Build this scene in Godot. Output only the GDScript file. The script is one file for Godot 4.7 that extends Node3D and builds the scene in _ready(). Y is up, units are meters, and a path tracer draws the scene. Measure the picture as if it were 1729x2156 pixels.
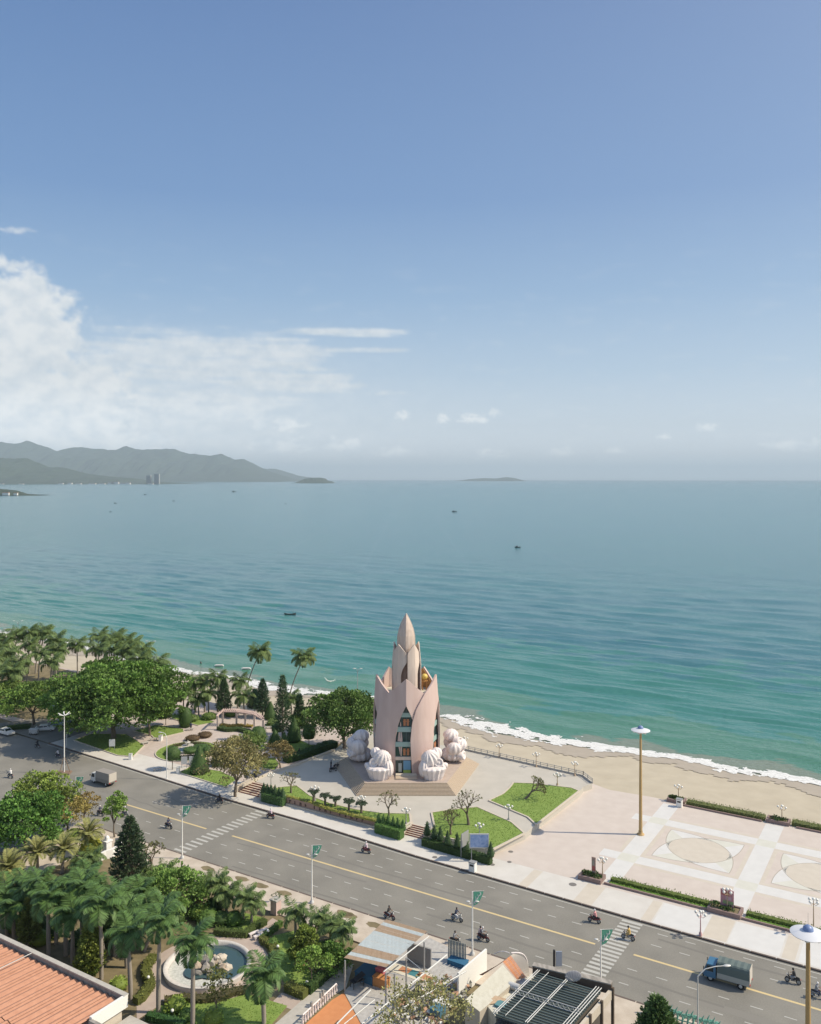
extends Node3D
# A seaside boulevard with a lotus-shaped tower, seen from a high balcony. Metres, y up.
# U runs along the boulevard, N runs from the boulevard towards the sea.
const U := Vector3(0.851, 0, 0.5254)
const N := Vector3(0.5254, 0, -0.851)
const PAVE := 0.18      # height of pavements and park paths above the carriageway
const TERR := 1.2       # height of the tower's terrace
const SEA := -1.2       # water level
var rng := RandomNumberGenerator.new()
var taken := {}
var mats := {}
var M := {}
var ROAD_TURN := atan2(-0.5254, 0.851)   # turns +x to U

func uv(u: float, v: float, y := 0.0) -> Vector3:
	return U * u + N * v + Vector3(0, y, 0)
func uv2(u: float, v: float) -> Vector2:
	var p := uv(u, v)
	return Vector2(p.x, p.z)
func uvlist(a: Array) -> Array:
	var r := []
	for p in a: r.append(uv2(p[0], p[1]))
	return r

class MB:
	var v := PackedVector3Array()
	var n := PackedVector3Array()
	var c := PackedColorArray()
	var col := Color.WHITE
	func tri(a: Vector3, b: Vector3, d: Vector3) -> void:
		var m := (d - a).cross(b - a)
		if m.length_squared() < 1e-16: return
		m = m.normalized()
		v.append(a); v.append(b); v.append(d)
		n.append(m); n.append(m); n.append(m)
		c.append(col); c.append(col); c.append(col)
	func quad(a: Vector3, b: Vector3, d: Vector3, e: Vector3) -> void:
		tri(a, b, d); tri(a, d, e)
	func trin(a: Vector3, b: Vector3, d: Vector3, na: Vector3, nb: Vector3, nd: Vector3) -> void:
		var m := (d - a).cross(b - a)
		if m.length_squared() < 1e-16: return
		if m.dot(na + nb + nd) < 0.0:
			v.append(a); v.append(d); v.append(b); n.append(na); n.append(nd); n.append(nb)
		else:
			v.append(a); v.append(b); v.append(d); n.append(na); n.append(nb); n.append(nd)
		c.append(col); c.append(col); c.append(col)
	func quadn(a: Vector3, b: Vector3, d: Vector3, e: Vector3, na: Vector3, nb: Vector3, nd: Vector3, ne: Vector3) -> void:
		trin(a, b, d, na, nb, nd); trin(a, d, e, na, nd, ne)
	func box(ce: Vector3, s: Vector3, ba := Basis()) -> void:
		var x := ba.x * s.x * 0.5; var y := ba.y * s.y * 0.5; var z := ba.z * s.z * 0.5
		for q in [[x, y, z], [-x, z, y], [y, z, x], [-y, x, z], [z, x, y], [-z, y, x]]:
			var o: Vector3 = ce + q[0]
			quad(o - q[1] - q[2], o - q[1] + q[2], o + q[1] + q[2], o + q[1] - q[2])
	func tube(p: Array, r: Array, seg := 8, caps := true) -> void:
		var px := []; var pn := []
		var side := Vector3.ZERO
		for i in p.size():
			var d: Vector3 = (p[min(i + 1, p.size() - 1)] - p[max(i - 1, 0)]).normalized()
			if side == Vector3.ZERO:
				side = d.cross(Vector3.UP if absf(d.y) < 0.9 else Vector3.RIGHT).normalized()
			else:
				side = (side - d * side.dot(d)).normalized()
			var up := d.cross(side)
			var rp := []; var rn := []
			for k in seg + 1:
				var a := TAU * k / seg
				var m := side * cos(a) + up * sin(a)
				rn.append(m); rp.append(p[i] + m * r[i])
			px.append(rp); pn.append(rn)
		for i in p.size() - 1:
			for k in seg:
				quadn(px[i][k], px[i][k + 1], px[i + 1][k + 1], px[i + 1][k], pn[i][k], pn[i][k + 1], pn[i + 1][k + 1], pn[i + 1][k])
		if caps:
			for k in seg:
				tri(p[0], px[0][k], px[0][k + 1])
				tri(p[-1], px[-1][k + 1], px[-1][k])
	func cyl(a: Vector3, b: Vector3, ra: float, rb: float, seg := 8) -> void:
		tube([a, b], [ra, rb], seg)
	func lathe(prof: Array, seg := 24, o := Vector3.ZERO, ribs := 0, deep := 0.0, ba := Basis()) -> void:
		var px := []; var pn := []
		for i in prof.size():
			var d: Vector2 = prof[min(i + 1, prof.size() - 1)] - prof[max(i - 1, 0)]
			var nn := Vector2(d.y, -d.x).normalized()
			var rp := []; var rn := []
			for k in seg + 1:
				var a := TAU * k / seg
				var f := 1.0 - deep * (0.5 - 0.5 * cos(a * ribs)) if ribs > 0 else 1.0
				rp.append(o + ba * Vector3(cos(a) * prof[i].x * f, prof[i].y, sin(a) * prof[i].x * f))
				rn.append(ba * Vector3(cos(a) * nn.x, nn.y, sin(a) * nn.x))
			px.append(rp); pn.append(rn)
		for i in prof.size() - 1:
			for k in seg:
				if ribs > 0: quad(px[i][k], px[i + 1][k], px[i + 1][k + 1], px[i][k + 1])
				else: quadn(px[i][k], px[i][k + 1], px[i + 1][k + 1], px[i + 1][k], pn[i][k], pn[i][k + 1], pn[i + 1][k + 1], pn[i + 1][k])
	func ball(o: Vector3, r: Vector3, seg := 16, rings := 8, ba := Basis()) -> void:
		var q := []
		for i in rings + 1:
			var row := []
			for k in seg + 1:
				var a := TAU * k / seg; var b := PI * i / rings
				row.append(Vector3(cos(a) * sin(b), cos(b), sin(a) * sin(b)))
			q.append(row)
		for i in rings:
			for k in seg:
				var w := []; var m := []
				for e in [q[i][k], q[i][k + 1], q[i + 1][k + 1], q[i + 1][k]]:
					w.append(o + ba * (e * r)); m.append((ba * (e / r)).normalized())
				quadn(w[0], w[1], w[2], w[3], m[0], m[1], m[2], m[3])
	func sheet(poly: Array, y: float) -> void:
		var pk := PackedVector2Array(poly)
		var ix := Geometry2D.triangulate_polygon(pk)
		for i in range(0, ix.size(), 3):
			var a := Vector3(pk[ix[i]].x, y, pk[ix[i]].y); var b := Vector3(pk[ix[i + 1]].x, y, pk[ix[i + 1]].y); var d := Vector3(pk[ix[i + 2]].x, y, pk[ix[i + 2]].y)
			trin(a, b, d, Vector3.UP, Vector3.UP, Vector3.UP)
	func prism(poly: Array, y0: float, y1: float) -> void:
		sheet(poly, y1)
		var mid := Vector2.ZERO
		var area := 0.0
		for i in poly.size():
			area += poly[i].cross(poly[(i + 1) % poly.size()])
		for i in poly.size():
			var a: Vector2 = poly[i]; var b: Vector2 = poly[(i + 1) % poly.size()]
			var e := b - a
			var o := Vector2(e.y, -e.x) * signf(area)
			var m := Vector3(o.x, 0, o.y).normalized()
			quadn(Vector3(a.x, y0, a.y), Vector3(b.x, y0, b.y), Vector3(b.x, y1, b.y), Vector3(a.x, y1, a.y), m, m, m, m)
	# a ribbon of width w along a line in plan
	func ribbon(line: Array, w: float, y0: float, y1: float, closed := false) -> void:
		var l := []; var r := []
		var k := line.size()
		for i in k:
			var a: Vector2 = line[(i - 1 + k) % k] if closed else line[max(i - 1, 0)]
			var b: Vector2 = line[(i + 1) % k] if closed else line[min(i + 1, k - 1)]
			var d := (b - a).normalized()
			var s := Vector2(-d.y, d.x) * w * 0.5
			l.append(line[i] + s); r.append(line[i] - s)
		for i in (k if closed else k - 1):
			var j := (i + 1) % k
			prism([l[i], l[j], r[j], r[i]], y0, y1)
	func leaf(p: Vector3, d: Vector3, side: Vector3, ln: float, w: float) -> void:
		var q := p + d * ln
		var m := p + d * ln * 0.5
		tri(p, m + side * w, q); tri(p, q, m - side * w)
	func mesh() -> ArrayMesh:
		var a := []
		a.resize(Mesh.ARRAY_MAX)
		a[Mesh.ARRAY_VERTEX] = v; a[Mesh.ARRAY_NORMAL] = n; a[Mesh.ARRAY_COLOR] = c
		var am := ArrayMesh.new()
		am.add_surface_from_arrays(Mesh.PRIMITIVE_TRIANGLES, a)
		return am

func numbered(s: String) -> String:
	taken[s] = taken.get(s, -1) + 1
	return s if taken[s] == 0 else "%s_%03d" % [s, taken[s]]
func thing(called: String, label: String, category: String, at := Vector3.ZERO, turn := 0.0, group := "") -> Node3D:
	var o := Node3D.new()
	o.name = numbered(called)
	add_child(o)
	o.position = at; o.rotation.y = turn
	o.set_meta("label", label); o.set_meta("category", category)
	if group: o.set_meta("group", group)
	return o
func put(mesh: Mesh, called: String, m: Material, parent: Node, at := Vector3.ZERO) -> MeshInstance3D:
	var o := MeshInstance3D.new()
	o.mesh = mesh
	o.material_override = m
	o.position = at
	if parent == null:
		o.name = numbered(called); add_child(o)
	else:
		o.name = called; parent.add_child(o, true)
	return o
func part(b: MB, called: String, m: Material, parent: Node, at := Vector3.ZERO) -> MeshInstance3D:
	return put(b.mesh(), called, m, parent, at)
func struct(b: MB, called: String, m: Material) -> MeshInstance3D:
	var o := put(b.mesh(), called, m, null)
	o.set_meta("kind", "structure")
	return o
func tag(o: Node, label: String, category: String, group := "", kind := "") -> Node:
	o.set_meta("label", label); o.set_meta("category", category)
	if group: o.set_meta("group", group)
	if kind: o.set_meta("kind", kind)
	return o
func copy(o: Node3D, at: Vector3, turn: float, label := "") -> Node3D:
	var c := o.duplicate()
	var base := String(o.name)
	if base.length() > 4 and base[-4] == "_" and base.substr(base.length() - 3).is_valid_int(): base = base.substr(0, base.length() - 4)
	c.name = numbered(base)
	add_child(c)
	c.position = at; c.rotation.y = turn
	if label: c.set_meta("label", label)
	return c

# materials: colours given as linear reflectance
func mat(r: float, g: float, b: float, rough := 0.85, metal := 0.0) -> StandardMaterial3D:
	var key := "%.3f %.3f %.3f %.2f %.2f" % [r, g, b, rough, metal]
	if not mats.has(key):
		var m := StandardMaterial3D.new()
		m.albedo_color = Color(r, g, b).linear_to_srgb()
		m.roughness = rough; m.metallic = metal
		mats[key] = m
	return mats[key]
func vmat(rough := 0.8, back := 0.0) -> StandardMaterial3D:
	var m := StandardMaterial3D.new()
	m.vertex_color_use_as_albedo = true
	m.roughness = rough
	if back > 0.0:
		m.backlight_enabled = true
		m.backlight = Color(back, back, back)
	return m
# a computed texture: coarse patches and fine grain mixed between two colours
func grain(sd: int, coarse: float, fine: float, lo: Color, hi: Color, share := 0.5, sz := 512, stretch := 1.0) -> ImageTexture:
	var f := FastNoiseLite.new()
	f.seed = sd; f.noise_type = FastNoiseLite.TYPE_SIMPLEX_SMOOTH; f.frequency = coarse; f.fractal_octaves = 5
	var big := f.get_seamless_image(sz, int(sz / stretch))
	if stretch > 1.0: big.resize(sz, sz, Image.INTERPOLATE_CUBIC)
	var a := big.get_data()
	f.seed = sd + 7; f.frequency = fine; f.fractal_octaves = 3
	var b := f.get_seamless_image(sz, sz).get_data()
	var lut := []
	for i in 256:
		lut.append(lo.lerp(hi, i / 255.0).linear_to_srgb())
	var out := PackedByteArray()
	out.resize(sz * sz * 3)
	for y in sz:
		for x in sz:
			var i := y * sz + x
			var w := int(clampf(a[i] * (1.0 - share) + b[i] * share, 0, 255))
			var c: Color = lut[w]
			out[i * 3] = c.r8; out[i * 3 + 1] = c.g8; out[i * 3 + 2] = c.b8
	return ImageTexture.create_from_image(Image.create_from_data(sz, sz, false, Image.FORMAT_RGB8, out))
func tmat(t: Texture2D, metres: float, rough := 0.9, tint := Color.WHITE) -> StandardMaterial3D:
	var m := StandardMaterial3D.new()
	m.albedo_texture = t; m.albedo_color = tint.linear_to_srgb()
	m.roughness = rough
	m.uv1_triplanar = true; m.uv1_world_triplanar = true
	m.uv1_scale = Vector3.ONE / metres
	return m
func rnd(a: float, b: float) -> float:
	return rng.randf_range(a, b)
func ring(c: Vector2, r: float, seg := 48, ry := -1.0) -> Array:
	var l := []
	for k in seg:
		var a := TAU * k / seg
		l.append(c + Vector2(cos(a) * r, sin(a) * (r if ry < 0 else ry)))
	return l
func arc2(c: Vector2, r: float, a0: float, a1: float, seg := 16) -> Array:
	var l := []
	for k in seg + 1:
		var a := deg_to_rad(lerpf(a0, a1, float(k) / seg))
		l.append(c + Vector2(cos(a), sin(a)) * r)
	return l
func poly(pts: Array, at: float) -> float:   # piecewise line through [x, y] pairs
	if at <= pts[0][0]: return pts[0][1]
	for i in pts.size() - 1:
		if at <= pts[i + 1][0]:
			return lerpf(pts[i][1], pts[i + 1][1], (at - pts[i][0]) / (pts[i + 1][0] - pts[i][0]))
	return pts[-1][1]

func _ready() -> void:
	rng.seed = 20
	make_camera_and_light()
	make_materials()
	make_sea()
	make_hills()
	make_ground()
	make_road()
	make_plaza()
	make_terrace()
	make_tower()
	make_left_park()
	make_near_park()
	make_buildings()
	make_trees()
	make_furniture()
	make_traffic()
	make_boats()

func make_camera_and_light() -> void:
	var cam := Camera3D.new()
	cam.name = "camera"
	cam.projection = Camera3D.PROJECTION_FRUSTUM
	cam.near = 1.0
	cam.far = 200000.0
	cam.size = 2.0 * 1078.0 / 1800.0
	cam.frustum_offset = Vector2(0, -70.0 / 1800.0)
	cam.keep_aspect = Camera3D.KEEP_HEIGHT
	add_child(cam)
	cam.position = Vector3(0, 58, 0)
	cam.current = true
	var env := Environment.new()
	env.background_mode = Environment.BG_SKY
	env.sky = Sky.new()
	env.sky.sky_material = make_sky()
	env.tonemap_mode = Environment.TONE_MAPPER_LINEAR
	env.tonemap_exposure = 1.17
	env.sdfgi_enabled = true
	env.ssao_enabled = true
	env.ssil_enabled = true
	env.fog_enabled = true
	env.fog_density = 0.000047
	env.fog_light_color = Color(0.86, 0.945, 1.0)
	var we := WorldEnvironment.new()
	we.name = "world_environment"
	we.environment = env
	add_child(we)
	var sun := DirectionalLight3D.new()
	sun.name = "sun"
	sun.light_energy = 1.4
	sun.light_color = Color(1.0, 0.94, 0.84)
	sun.light_angular_distance = 0.5
	sun.shadow_enabled = true
	sun.basis = Basis.looking_at(Vector3(-17.0, -16.9, -1.2))
	add_child(sun)

func make_sky() -> PanoramaSkyMaterial:
	var w := 3600; var h := 1800
	var im := Image.create_empty(w, h, false, Image.FORMAT_RGBF)
	# clear air by height above the horizon, in degrees
	var steps := [[-90.0, Color(0.30, 0.36, 0.38)], [-2.0, Color(0.74, 0.79, 0.83)], [0.0, Color(0.90, 0.95, 0.99)], [1.5, Color(0.80, 0.86, 0.92)], [3.5, Color(0.60, 0.69, 0.77)], [7.0, Color(0.41, 0.545, 0.69)], [12.0, Color(0.25, 0.40, 0.605)], [18.0, Color(0.142, 0.272, 0.51)], [30.0, Color(0.072, 0.172, 0.395)], [60.0, Color(0.10, 0.195, 0.39)], [90.0, Color(0.10, 0.195, 0.385)]]
	var f := FastNoiseLite.new()
	f.seed = 4; f.frequency = 0.09; f.fractal_octaves = 5; f.fractal_gain = 0.55
	var g := FastNoiseLite.new()
	g.seed = 11; g.frequency = 0.03; g.fractal_octaves = 3
	# banks of cloud: [azimuth, height, half width, half height, kind] in degrees; kind 0 heaped, 1 layered
	var banks := [[-25.5, 8.2, 5.4, 5.2, 0], [-23.0, 4.6, 6.5, 4.2, 0], [-29.0, 6.0, 5.0, 6.0, 0], [-15.5, 7.6, 7.5, 2.3, 1], [-10.0, 8.0, 5.5, 1.8, 1], [-8.5, 6.4, 6.0, 1.2, 1], [-14.0, 4.9, 8.0, 1.6, 1], [-4.5, 9.7, 4.8, 0.36, 1], [-3.2, 8.55, 3.6, 0.24, 1], [-1.5, 5.7, 2.2, 0.2, 1], [-20.0, 2.2, 6.0, 1.1, 0],
		[-9.0, 3.6, 2.4, 0.85, 0], [-8.6, 2.1, 2.8, 0.7, 0], [-4.4, 2.2, 1.5, 0.75, 0], [-1.0, 1.7, 1.8, 0.5, 0], [2.1, 4.0, 0.55, 0.55, 0], [4.3, 3.95, 1.3, 0.45, 0], [5.6, 4.4, 0.5, 0.4, 0], [5.2, 1.5, 1.4, 0.55, 0], [10.0, 1.7, 1.2, 0.4, 0], [13.5, 1.8, 0.9, 0.3, 0], [-0.5, 4.2, 0.6, 0.4, 0], [16.5, 2.7, 0.5, 0.25, 0], [19.0, 3.2, 0.8, 0.35, 0], [24.0, 2.0, 2.0, 0.6, 0], [-24.8, 14.8, 1.2, 0.22, 1],
		[-50.0, 12.0, 20.0, 9.0, 0], [-80.0, 10.0, 18.0, 6.0, 1], [-120.0, 14.0, 24.0, 10.0, 0], [-155.0, 5.0, 10.0, 2.0, 1], [170.0, 12.0, 22.0, 9.0, 0], [130.0, 4.0, 12.0, 2.0, 0], [95.0, 5.0, 9.0, 2.5, 1], [60.0, 3.0, 10.0, 1.2, 0], [40.0, 4.0, 4.0, 1.0, 0]]  # banks out of view, the large ones enlarged to brighten shaded sides
	var to_sun := Vector3(17.0, 16.9, 1.2).normalized()
	for y in h:
		var el := 90.0 - (y + 0.5) * 180.0 / h
		var i := 0
		while i < steps.size() - 2 and el > steps[i + 1][0]: i += 1
		var t := (el - float(steps[i][0])) / (float(steps[i + 1][0]) - float(steps[i][0]))
		var air: Color = steps[i][1].lerp(steps[i + 1][1], clampf(t, 0, 1)) * 0.92
		if el < -0.5:
			im.fill_rect(Rect2i(0, y, w, 1), air)
			continue
		for x in range(0, w, 8 if el > 30.0 else 1):
			var az := (x + 0.5) * 360.0 / w
			if az > 180.0: az -= 360.0
			# paler air towards the sun
			var dir := Vector3(sin(deg_to_rad(az)) * cos(deg_to_rad(el)), sin(deg_to_rad(el)), -cos(deg_to_rad(az)) * cos(deg_to_rad(el)))
			var near_sun := exp(-dir.angle_to(to_sun) / 0.42)
			var here := Color(air.r + 1.25 * near_sun, air.g + 1.2 * near_sun, air.b + 1.1 * near_sun)
			if el > 30.0:
				im.fill_rect(Rect2i(x, y, 8, 1), here)
				continue
			if el > 26.0:
				im.set_pixel(x, y, here)
				continue
			var n1 := f.get_noise_2d(az * 3.2, el * 5.0)
			var n2 := f.get_noise_2d(az * 9.0 + 200.0, el * 13.0)
			var n3 := f.get_noise_2d(az * 34.0 - 90.0, el * 44.0)
			var d := -1.0
			var lay := -1.0
			var thin := 0.0
			for b in banks:
				var lx: float = (az - b[0]) / b[2]
				var ly: float = (el - b[1]) / b[3]
				if absf(lx) > 1.7 or absf(ly) > 2.2: continue
				if b[4] == 1 and b[2] > 3.0:
					lay = maxf(lay, 1.0 - absf(lx * lx * lx) - ly * ly)
				elif b[4] == 1:   # wisps, bent and frayed
					ly += 0.8 * f.get_noise_1d(lx * 9.0 + b[0] * 5.0)
					thin = maxf(thin, smoothstep(0.0, 1.3, 1.0 - lx * lx - ly * ly + 1.1 * f.get_noise_2d(lx * 16.0 + b[0] * 9.0, ly * 7.0)) * 0.62)
				elif b[2] > 3.0:
					d = maxf(d, 1.0 - lx * lx - ly * ly + n1 * 0.6)
				else:   # small heaps with flat feet and ragged heads
					if ly < 0.0: ly *= 1.5
					var puff: float = 0.95 - lx * lx - ly * ly + 1.25 * f.get_noise_2d(lx * 17.0 + b[0] * 31.0, ly * 13.0 + b[1] * 17.0) + 0.35 * f.get_noise_2d(lx * 50.0, ly * 40.0 + b[0] * 3.0)
					thin = maxf(thin, smoothstep(0.0, 0.9, puff) * 0.85)
			var heap := thin
			if d > -0.7: heap = maxf(heap, smoothstep(0.0, 0.6, d * 1.1 + n2 * 0.42 + n3 * 0.14))
			if lay > -0.4:
				var st := f.get_noise_2d(az * 1.6 + 300.0, el * 22.0)
				heap = maxf(heap, smoothstep(0.0, 1.0, lay * 0.95 + st * 0.6 + n2 * 0.25 + n3 * 0.08) * 0.82)
			heap = maxf(heap, smoothstep(0.15, 0.7, g.get_noise_2d(az * 9.0, el * 30.0)) * 0.12 * smoothstep(18.0, 8.0, el))
			# thin veil under the cloud banks
			var veil := exp(-pow((az + 22.0) / 17.0, 2.0)) + exp(-pow((az - 160.0) / 30.0, 2.0)) + exp(-pow((az + 110.0) / 24.0, 2.0))
			veil *= 0.56 * smoothstep(10.5, 5.0, el) * (1.0 + 0.5 * n1)
			var white := Color(0.74, 0.755, 0.755).lerp(Color(0.58, 0.63, 0.67), clampf(0.4 - 1.1 * f.get_noise_2d(az * 6.0 + 90.0, el * 9.0 - 6.0) - 0.25 * n3, 0, 1))
			white = white * (1.0 + 0.42 * smoothstep(7.0, 1.5, el))
			white = Color(maxf(white.r, here.r * 1.06), maxf(white.g, here.g * 1.05), maxf(white.b, here.b * 1.03))
			var amount := maxf(heap * 0.92 * smoothstep(0.0, 1.6, el), clampf(veil, 0, 0.6))
			im.set_pixel(x, y, here.lerp(white, amount))
	var sky := PanoramaSkyMaterial.new()
	sky.panorama = ImageTexture.create_from_image(im)
	return sky

func make_materials() -> void:
	M.asphalt = tmat(grain(1, 0.006, 0.2, Color(0.155, 0.15, 0.132), Color(0.255, 0.245, 0.215), 0.45), 26.0, 0.92)
	M.pale_paving = tmat(grain(2, 0.008, 0.25, Color(0.40, 0.38, 0.335), Color(0.50, 0.475, 0.42), 0.5), 18.0, 0.8)
	M.pink_paving = tmat(grain(3, 0.008, 0.25, Color(0.47, 0.41, 0.365), Color(0.58, 0.525, 0.475), 0.5), 14.0, 0.8)
	M.cream_paving = tmat(grain(5, 0.009, 0.25, Color(0.49, 0.47, 0.43), Color(0.62, 0.605, 0.57), 0.5), 16.0, 0.8)
	M.white_slab = tmat(grain(6, 0.012, 0.25, Color(0.53, 0.53, 0.515), Color(0.63, 0.63, 0.615), 0.5), 12.0, 0.7)
	M.tan_slab = tmat(grain(7, 0.012, 0.25, Color(0.48, 0.435, 0.365), Color(0.57, 0.525, 0.45), 0.5), 12.0, 0.75)
	M.grey_slab = tmat(grain(8, 0.012, 0.25, Color(0.50, 0.50, 0.44), Color(0.60, 0.60, 0.54), 0.5), 12.0, 0.75)
	M.dust_paving = tmat(grain(9, 0.012, 0.2, Color(0.38, 0.32, 0.255), Color(0.58, 0.52, 0.44), 0.35), 16.0, 0.95)
	M.rose_paving = tmat(grain(10, 0.012, 0.2, Color(0.34, 0.27, 0.23), Color(0.47, 0.40, 0.35), 0.5), 9.0, 0.9)
	M.park_path = tmat(grain(41, 0.012, 0.2, Color(0.40, 0.335, 0.30), Color(0.54, 0.475, 0.43), 0.5), 9.0, 0.9)
	M.soil = tmat(grain(12, 0.01, 0.2, Color(0.10, 0.085, 0.04), Color(0.27, 0.22, 0.13), 0.4), 11.0, 0.95)
	M.grass_ground = tmat(grain(13, 0.012, 0.3, Color(0.095, 0.175, 0.024), Color(0.255, 0.345, 0.085), 0.5), 9.0, 0.95)
	M.sand = tmat(grain(14, 0.008, 0.3, Color(0.375, 0.33, 0.25), Color(0.50, 0.45, 0.35), 0.5), 22.0, 0.95)
	M.concrete = tmat(grain(15, 0.014, 0.2, Color(0.34, 0.33, 0.30), Color(0.50, 0.48, 0.44), 0.4), 7.0, 0.9)
	M.dirty_concrete = tmat(grain(16, 0.016, 0.12, Color(0.12, 0.11, 0.095), Color(0.46, 0.43, 0.39), 0.35, 512, 4.0), 6.0, 0.92)
	M.petal = tmat(grain(17, 0.010, 0.12, Color(0.46, 0.335, 0.30), Color(0.62, 0.495, 0.46), 0.3, 512, 6.0), 9.0, 0.75)
	M.petal_pale = tmat(grain(18, 0.014, 0.12, Color(0.50, 0.41, 0.35), Color(0.68, 0.585, 0.51), 0.3, 512, 6.0), 5.0, 0.75)
	M.bud = tmat(grain(19, 0.02, 0.1, Color(0.42, 0.315, 0.25), Color(0.68, 0.59, 0.52), 0.3, 512, 8.0), 3.4, 0.75)
	M.shell = tmat(grain(20, 0.016, 0.1, Color(0.58, 0.52, 0.51), Color(0.80, 0.75, 0.735), 0.35, 512, 5.0), 4.0, 0.7)
	M.step_stone = tmat(grain(21, 0.02, 0.2, Color(0.36, 0.29, 0.215), Color(0.50, 0.42, 0.33), 0.5), 5.0, 0.85)
	M.brown_wall = tmat(grain(22, 0.02, 0.2, Color(0.27, 0.175, 0.135), Color(0.38, 0.27, 0.215), 0.5), 4.0, 0.85)
	M.beige_wall = tmat(grain(23, 0.02, 0.2, Color(0.44, 0.39, 0.315), Color(0.58, 0.53, 0.45), 0.5), 5.0, 0.85)
	M.red_step = mat(0.28, 0.12, 0.09, 0.8)
	M.white = mat(0.75, 0.75, 0.72, 0.6)
	M.line_white = tmat(grain(24, 0.03, 0.3, Color(0.31, 0.31, 0.285), Color(0.55, 0.55, 0.515), 0.5), 3.0, 0.8)
	M.line_yellow = tmat(grain(25, 0.03, 0.3, Color(0.50, 0.39, 0.19), Color(0.64, 0.52, 0.29), 0.5), 3.0, 0.8)
	M.dark = mat(0.02, 0.02, 0.022, 0.7)
	M.black_metal = mat(0.03, 0.03, 0.033, 0.5, 0.3)
	M.grey_metal = mat(0.36, 0.37, 0.37, 0.5, 0.4)
	M.pale_metal = mat(0.55, 0.56, 0.55, 0.5, 0.2)
	M.rust_pole = mat(0.36, 0.21, 0.10, 0.7, 0.1)
	M.ochre_pole = tmat(grain(26, 0.05, 0.2, Color(0.36, 0.23, 0.09), Color(0.50, 0.35, 0.16), 0.5), 3.0, 0.6)
	M.leaf = vmat(0.7, 0.6)
	M.palm_leaf = vmat(0.62, 0.6)
	M.bark = tmat(grain(27, 0.03, 0.2, Color(0.10, 0.08, 0.06), Color(0.22, 0.18, 0.14), 0.5), 1.5, 0.95)
	M.palm_bark = tmat(grain(28, 0.03, 0.2, Color(0.20, 0.17, 0.14), Color(0.38, 0.345, 0.30), 0.5), 1.5, 0.95)
	M.tyre = mat(0.018, 0.018, 0.018, 0.9)
	M.glass_dark = mat(0.02, 0.03, 0.035, 0.08)
	M.skin = mat(0.42, 0.24, 0.16, 0.6)
	M.body = vmat(0.75)
	M.roof_red = tmat(grain(29, 0.015, 0.15, Color(0.36, 0.17, 0.105), Color(0.58, 0.315, 0.205), 0.35), 7.0, 0.85)
	M.terracotta = tmat(grain(30, 0.01, 0.2, Color(0.48, 0.19, 0.075), Color(0.58, 0.26, 0.11), 0.4), 6.0, 0.9)
	M.rust_sheet = tmat(grain(31, 0.02, 0.1, Color(0.34, 0.215, 0.12), Color(0.60, 0.48, 0.35), 0.35), 4.0, 0.8)
	M.pale_sheet = tmat(grain(32, 0.02, 0.1, Color(0.48, 0.50, 0.46), Color(0.68, 0.75, 0.76), 0.3), 4.0, 0.6)
	M.inside_shade_sheet = tmat(grain(33, 0.02, 0.15, Color(0.02, 0.03, 0.032), Color(0.07, 0.09, 0.09), 0.4), 4.0, 0.7)  # near-black colour stands for the shade inside the stripped hall roof
	M.cream_roof = tmat(grain(34, 0.015, 0.12, Color(0.42, 0.40, 0.32), Color(0.66, 0.655, 0.58), 0.35), 5.0, 0.85)

# ---------------------------------------------------------------- water, beach, far land
const SHORE := [[-700.0, 214.0], [-303.6, 195.6], [-262.9, 193.5], [-202.4, 184.5], [-185.1, 186.1], [-166.8, 183.0], [-150.1, 182.6], [-137.8, 185.4], [-126.7, 186.0], [-104.4, 183.1], [-82.1, 177.4], [-71.1, 178.2], [-57.3, 180.9], [-42.2, 181.7], [-34.0, 179.8], [-19.1, 180.9], [300.0, 180.0]]
const FOAM := [[-700.0, 6.8], [-310.0, 3.8], [-270.0, 4.7], [-209.7, 5.5], [-190.0, 4.7], [-174.0, 6.8], [-157.0, 7.6], [-134.0, 8.5], [-107.0, 5.1], [-88.0, 9.8], [-76.0, 7.2], [-66.0, 6.0], [-55.0, 4.7], [-43.0, 4.2], [-19.0, 4.7], [60.0, 5.1]]
var swell := FastNoiseLite.new()
var patch := FastNoiseLite.new()
func shore(u: float) -> float:
	return poly(SHORE, u) + swell.get_noise_2d(u * 0.09, 3.0) * 1.6
func sea_y(u: float, v: float, d: float, step: float) -> float:
	var a := smoothstep(3.0, 45.0, d)
	var h := 0.0
	if step < 9.0:
		h = swell.get_noise_2d(u * 0.011 + v * 0.006, v * 0.075) * 0.62 + swell.get_noise_2d(u * 0.03 + 50.0, v * 0.21) * 0.42
		h *= a * smoothstep(9.0, 3.0, step)
	else:
		h = 0.0
	var crest := d - 17.0 - swell.get_noise_2d(u * 0.02, 9.0) * 5.0
	h += 0.5 * exp(-crest * crest / (5.0 if crest < 0 else 16.0)) * (0.6 + 0.4 * swell.get_noise_2d(u * 0.03, 77.0))
	return SEA + h
func sand_y(u: float, v: float) -> float:
	var s := shore(u)
	var inner := 158.0
	if v < s:
		var t := clampf((v - inner) / (s - inner), 0.0, 1.0)
		return lerpf(-0.12, SEA, t * t * (3.0 - 2.0 * t) * 0.5 + t * 0.5)
	return SEA - (v - s) * 0.06
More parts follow.
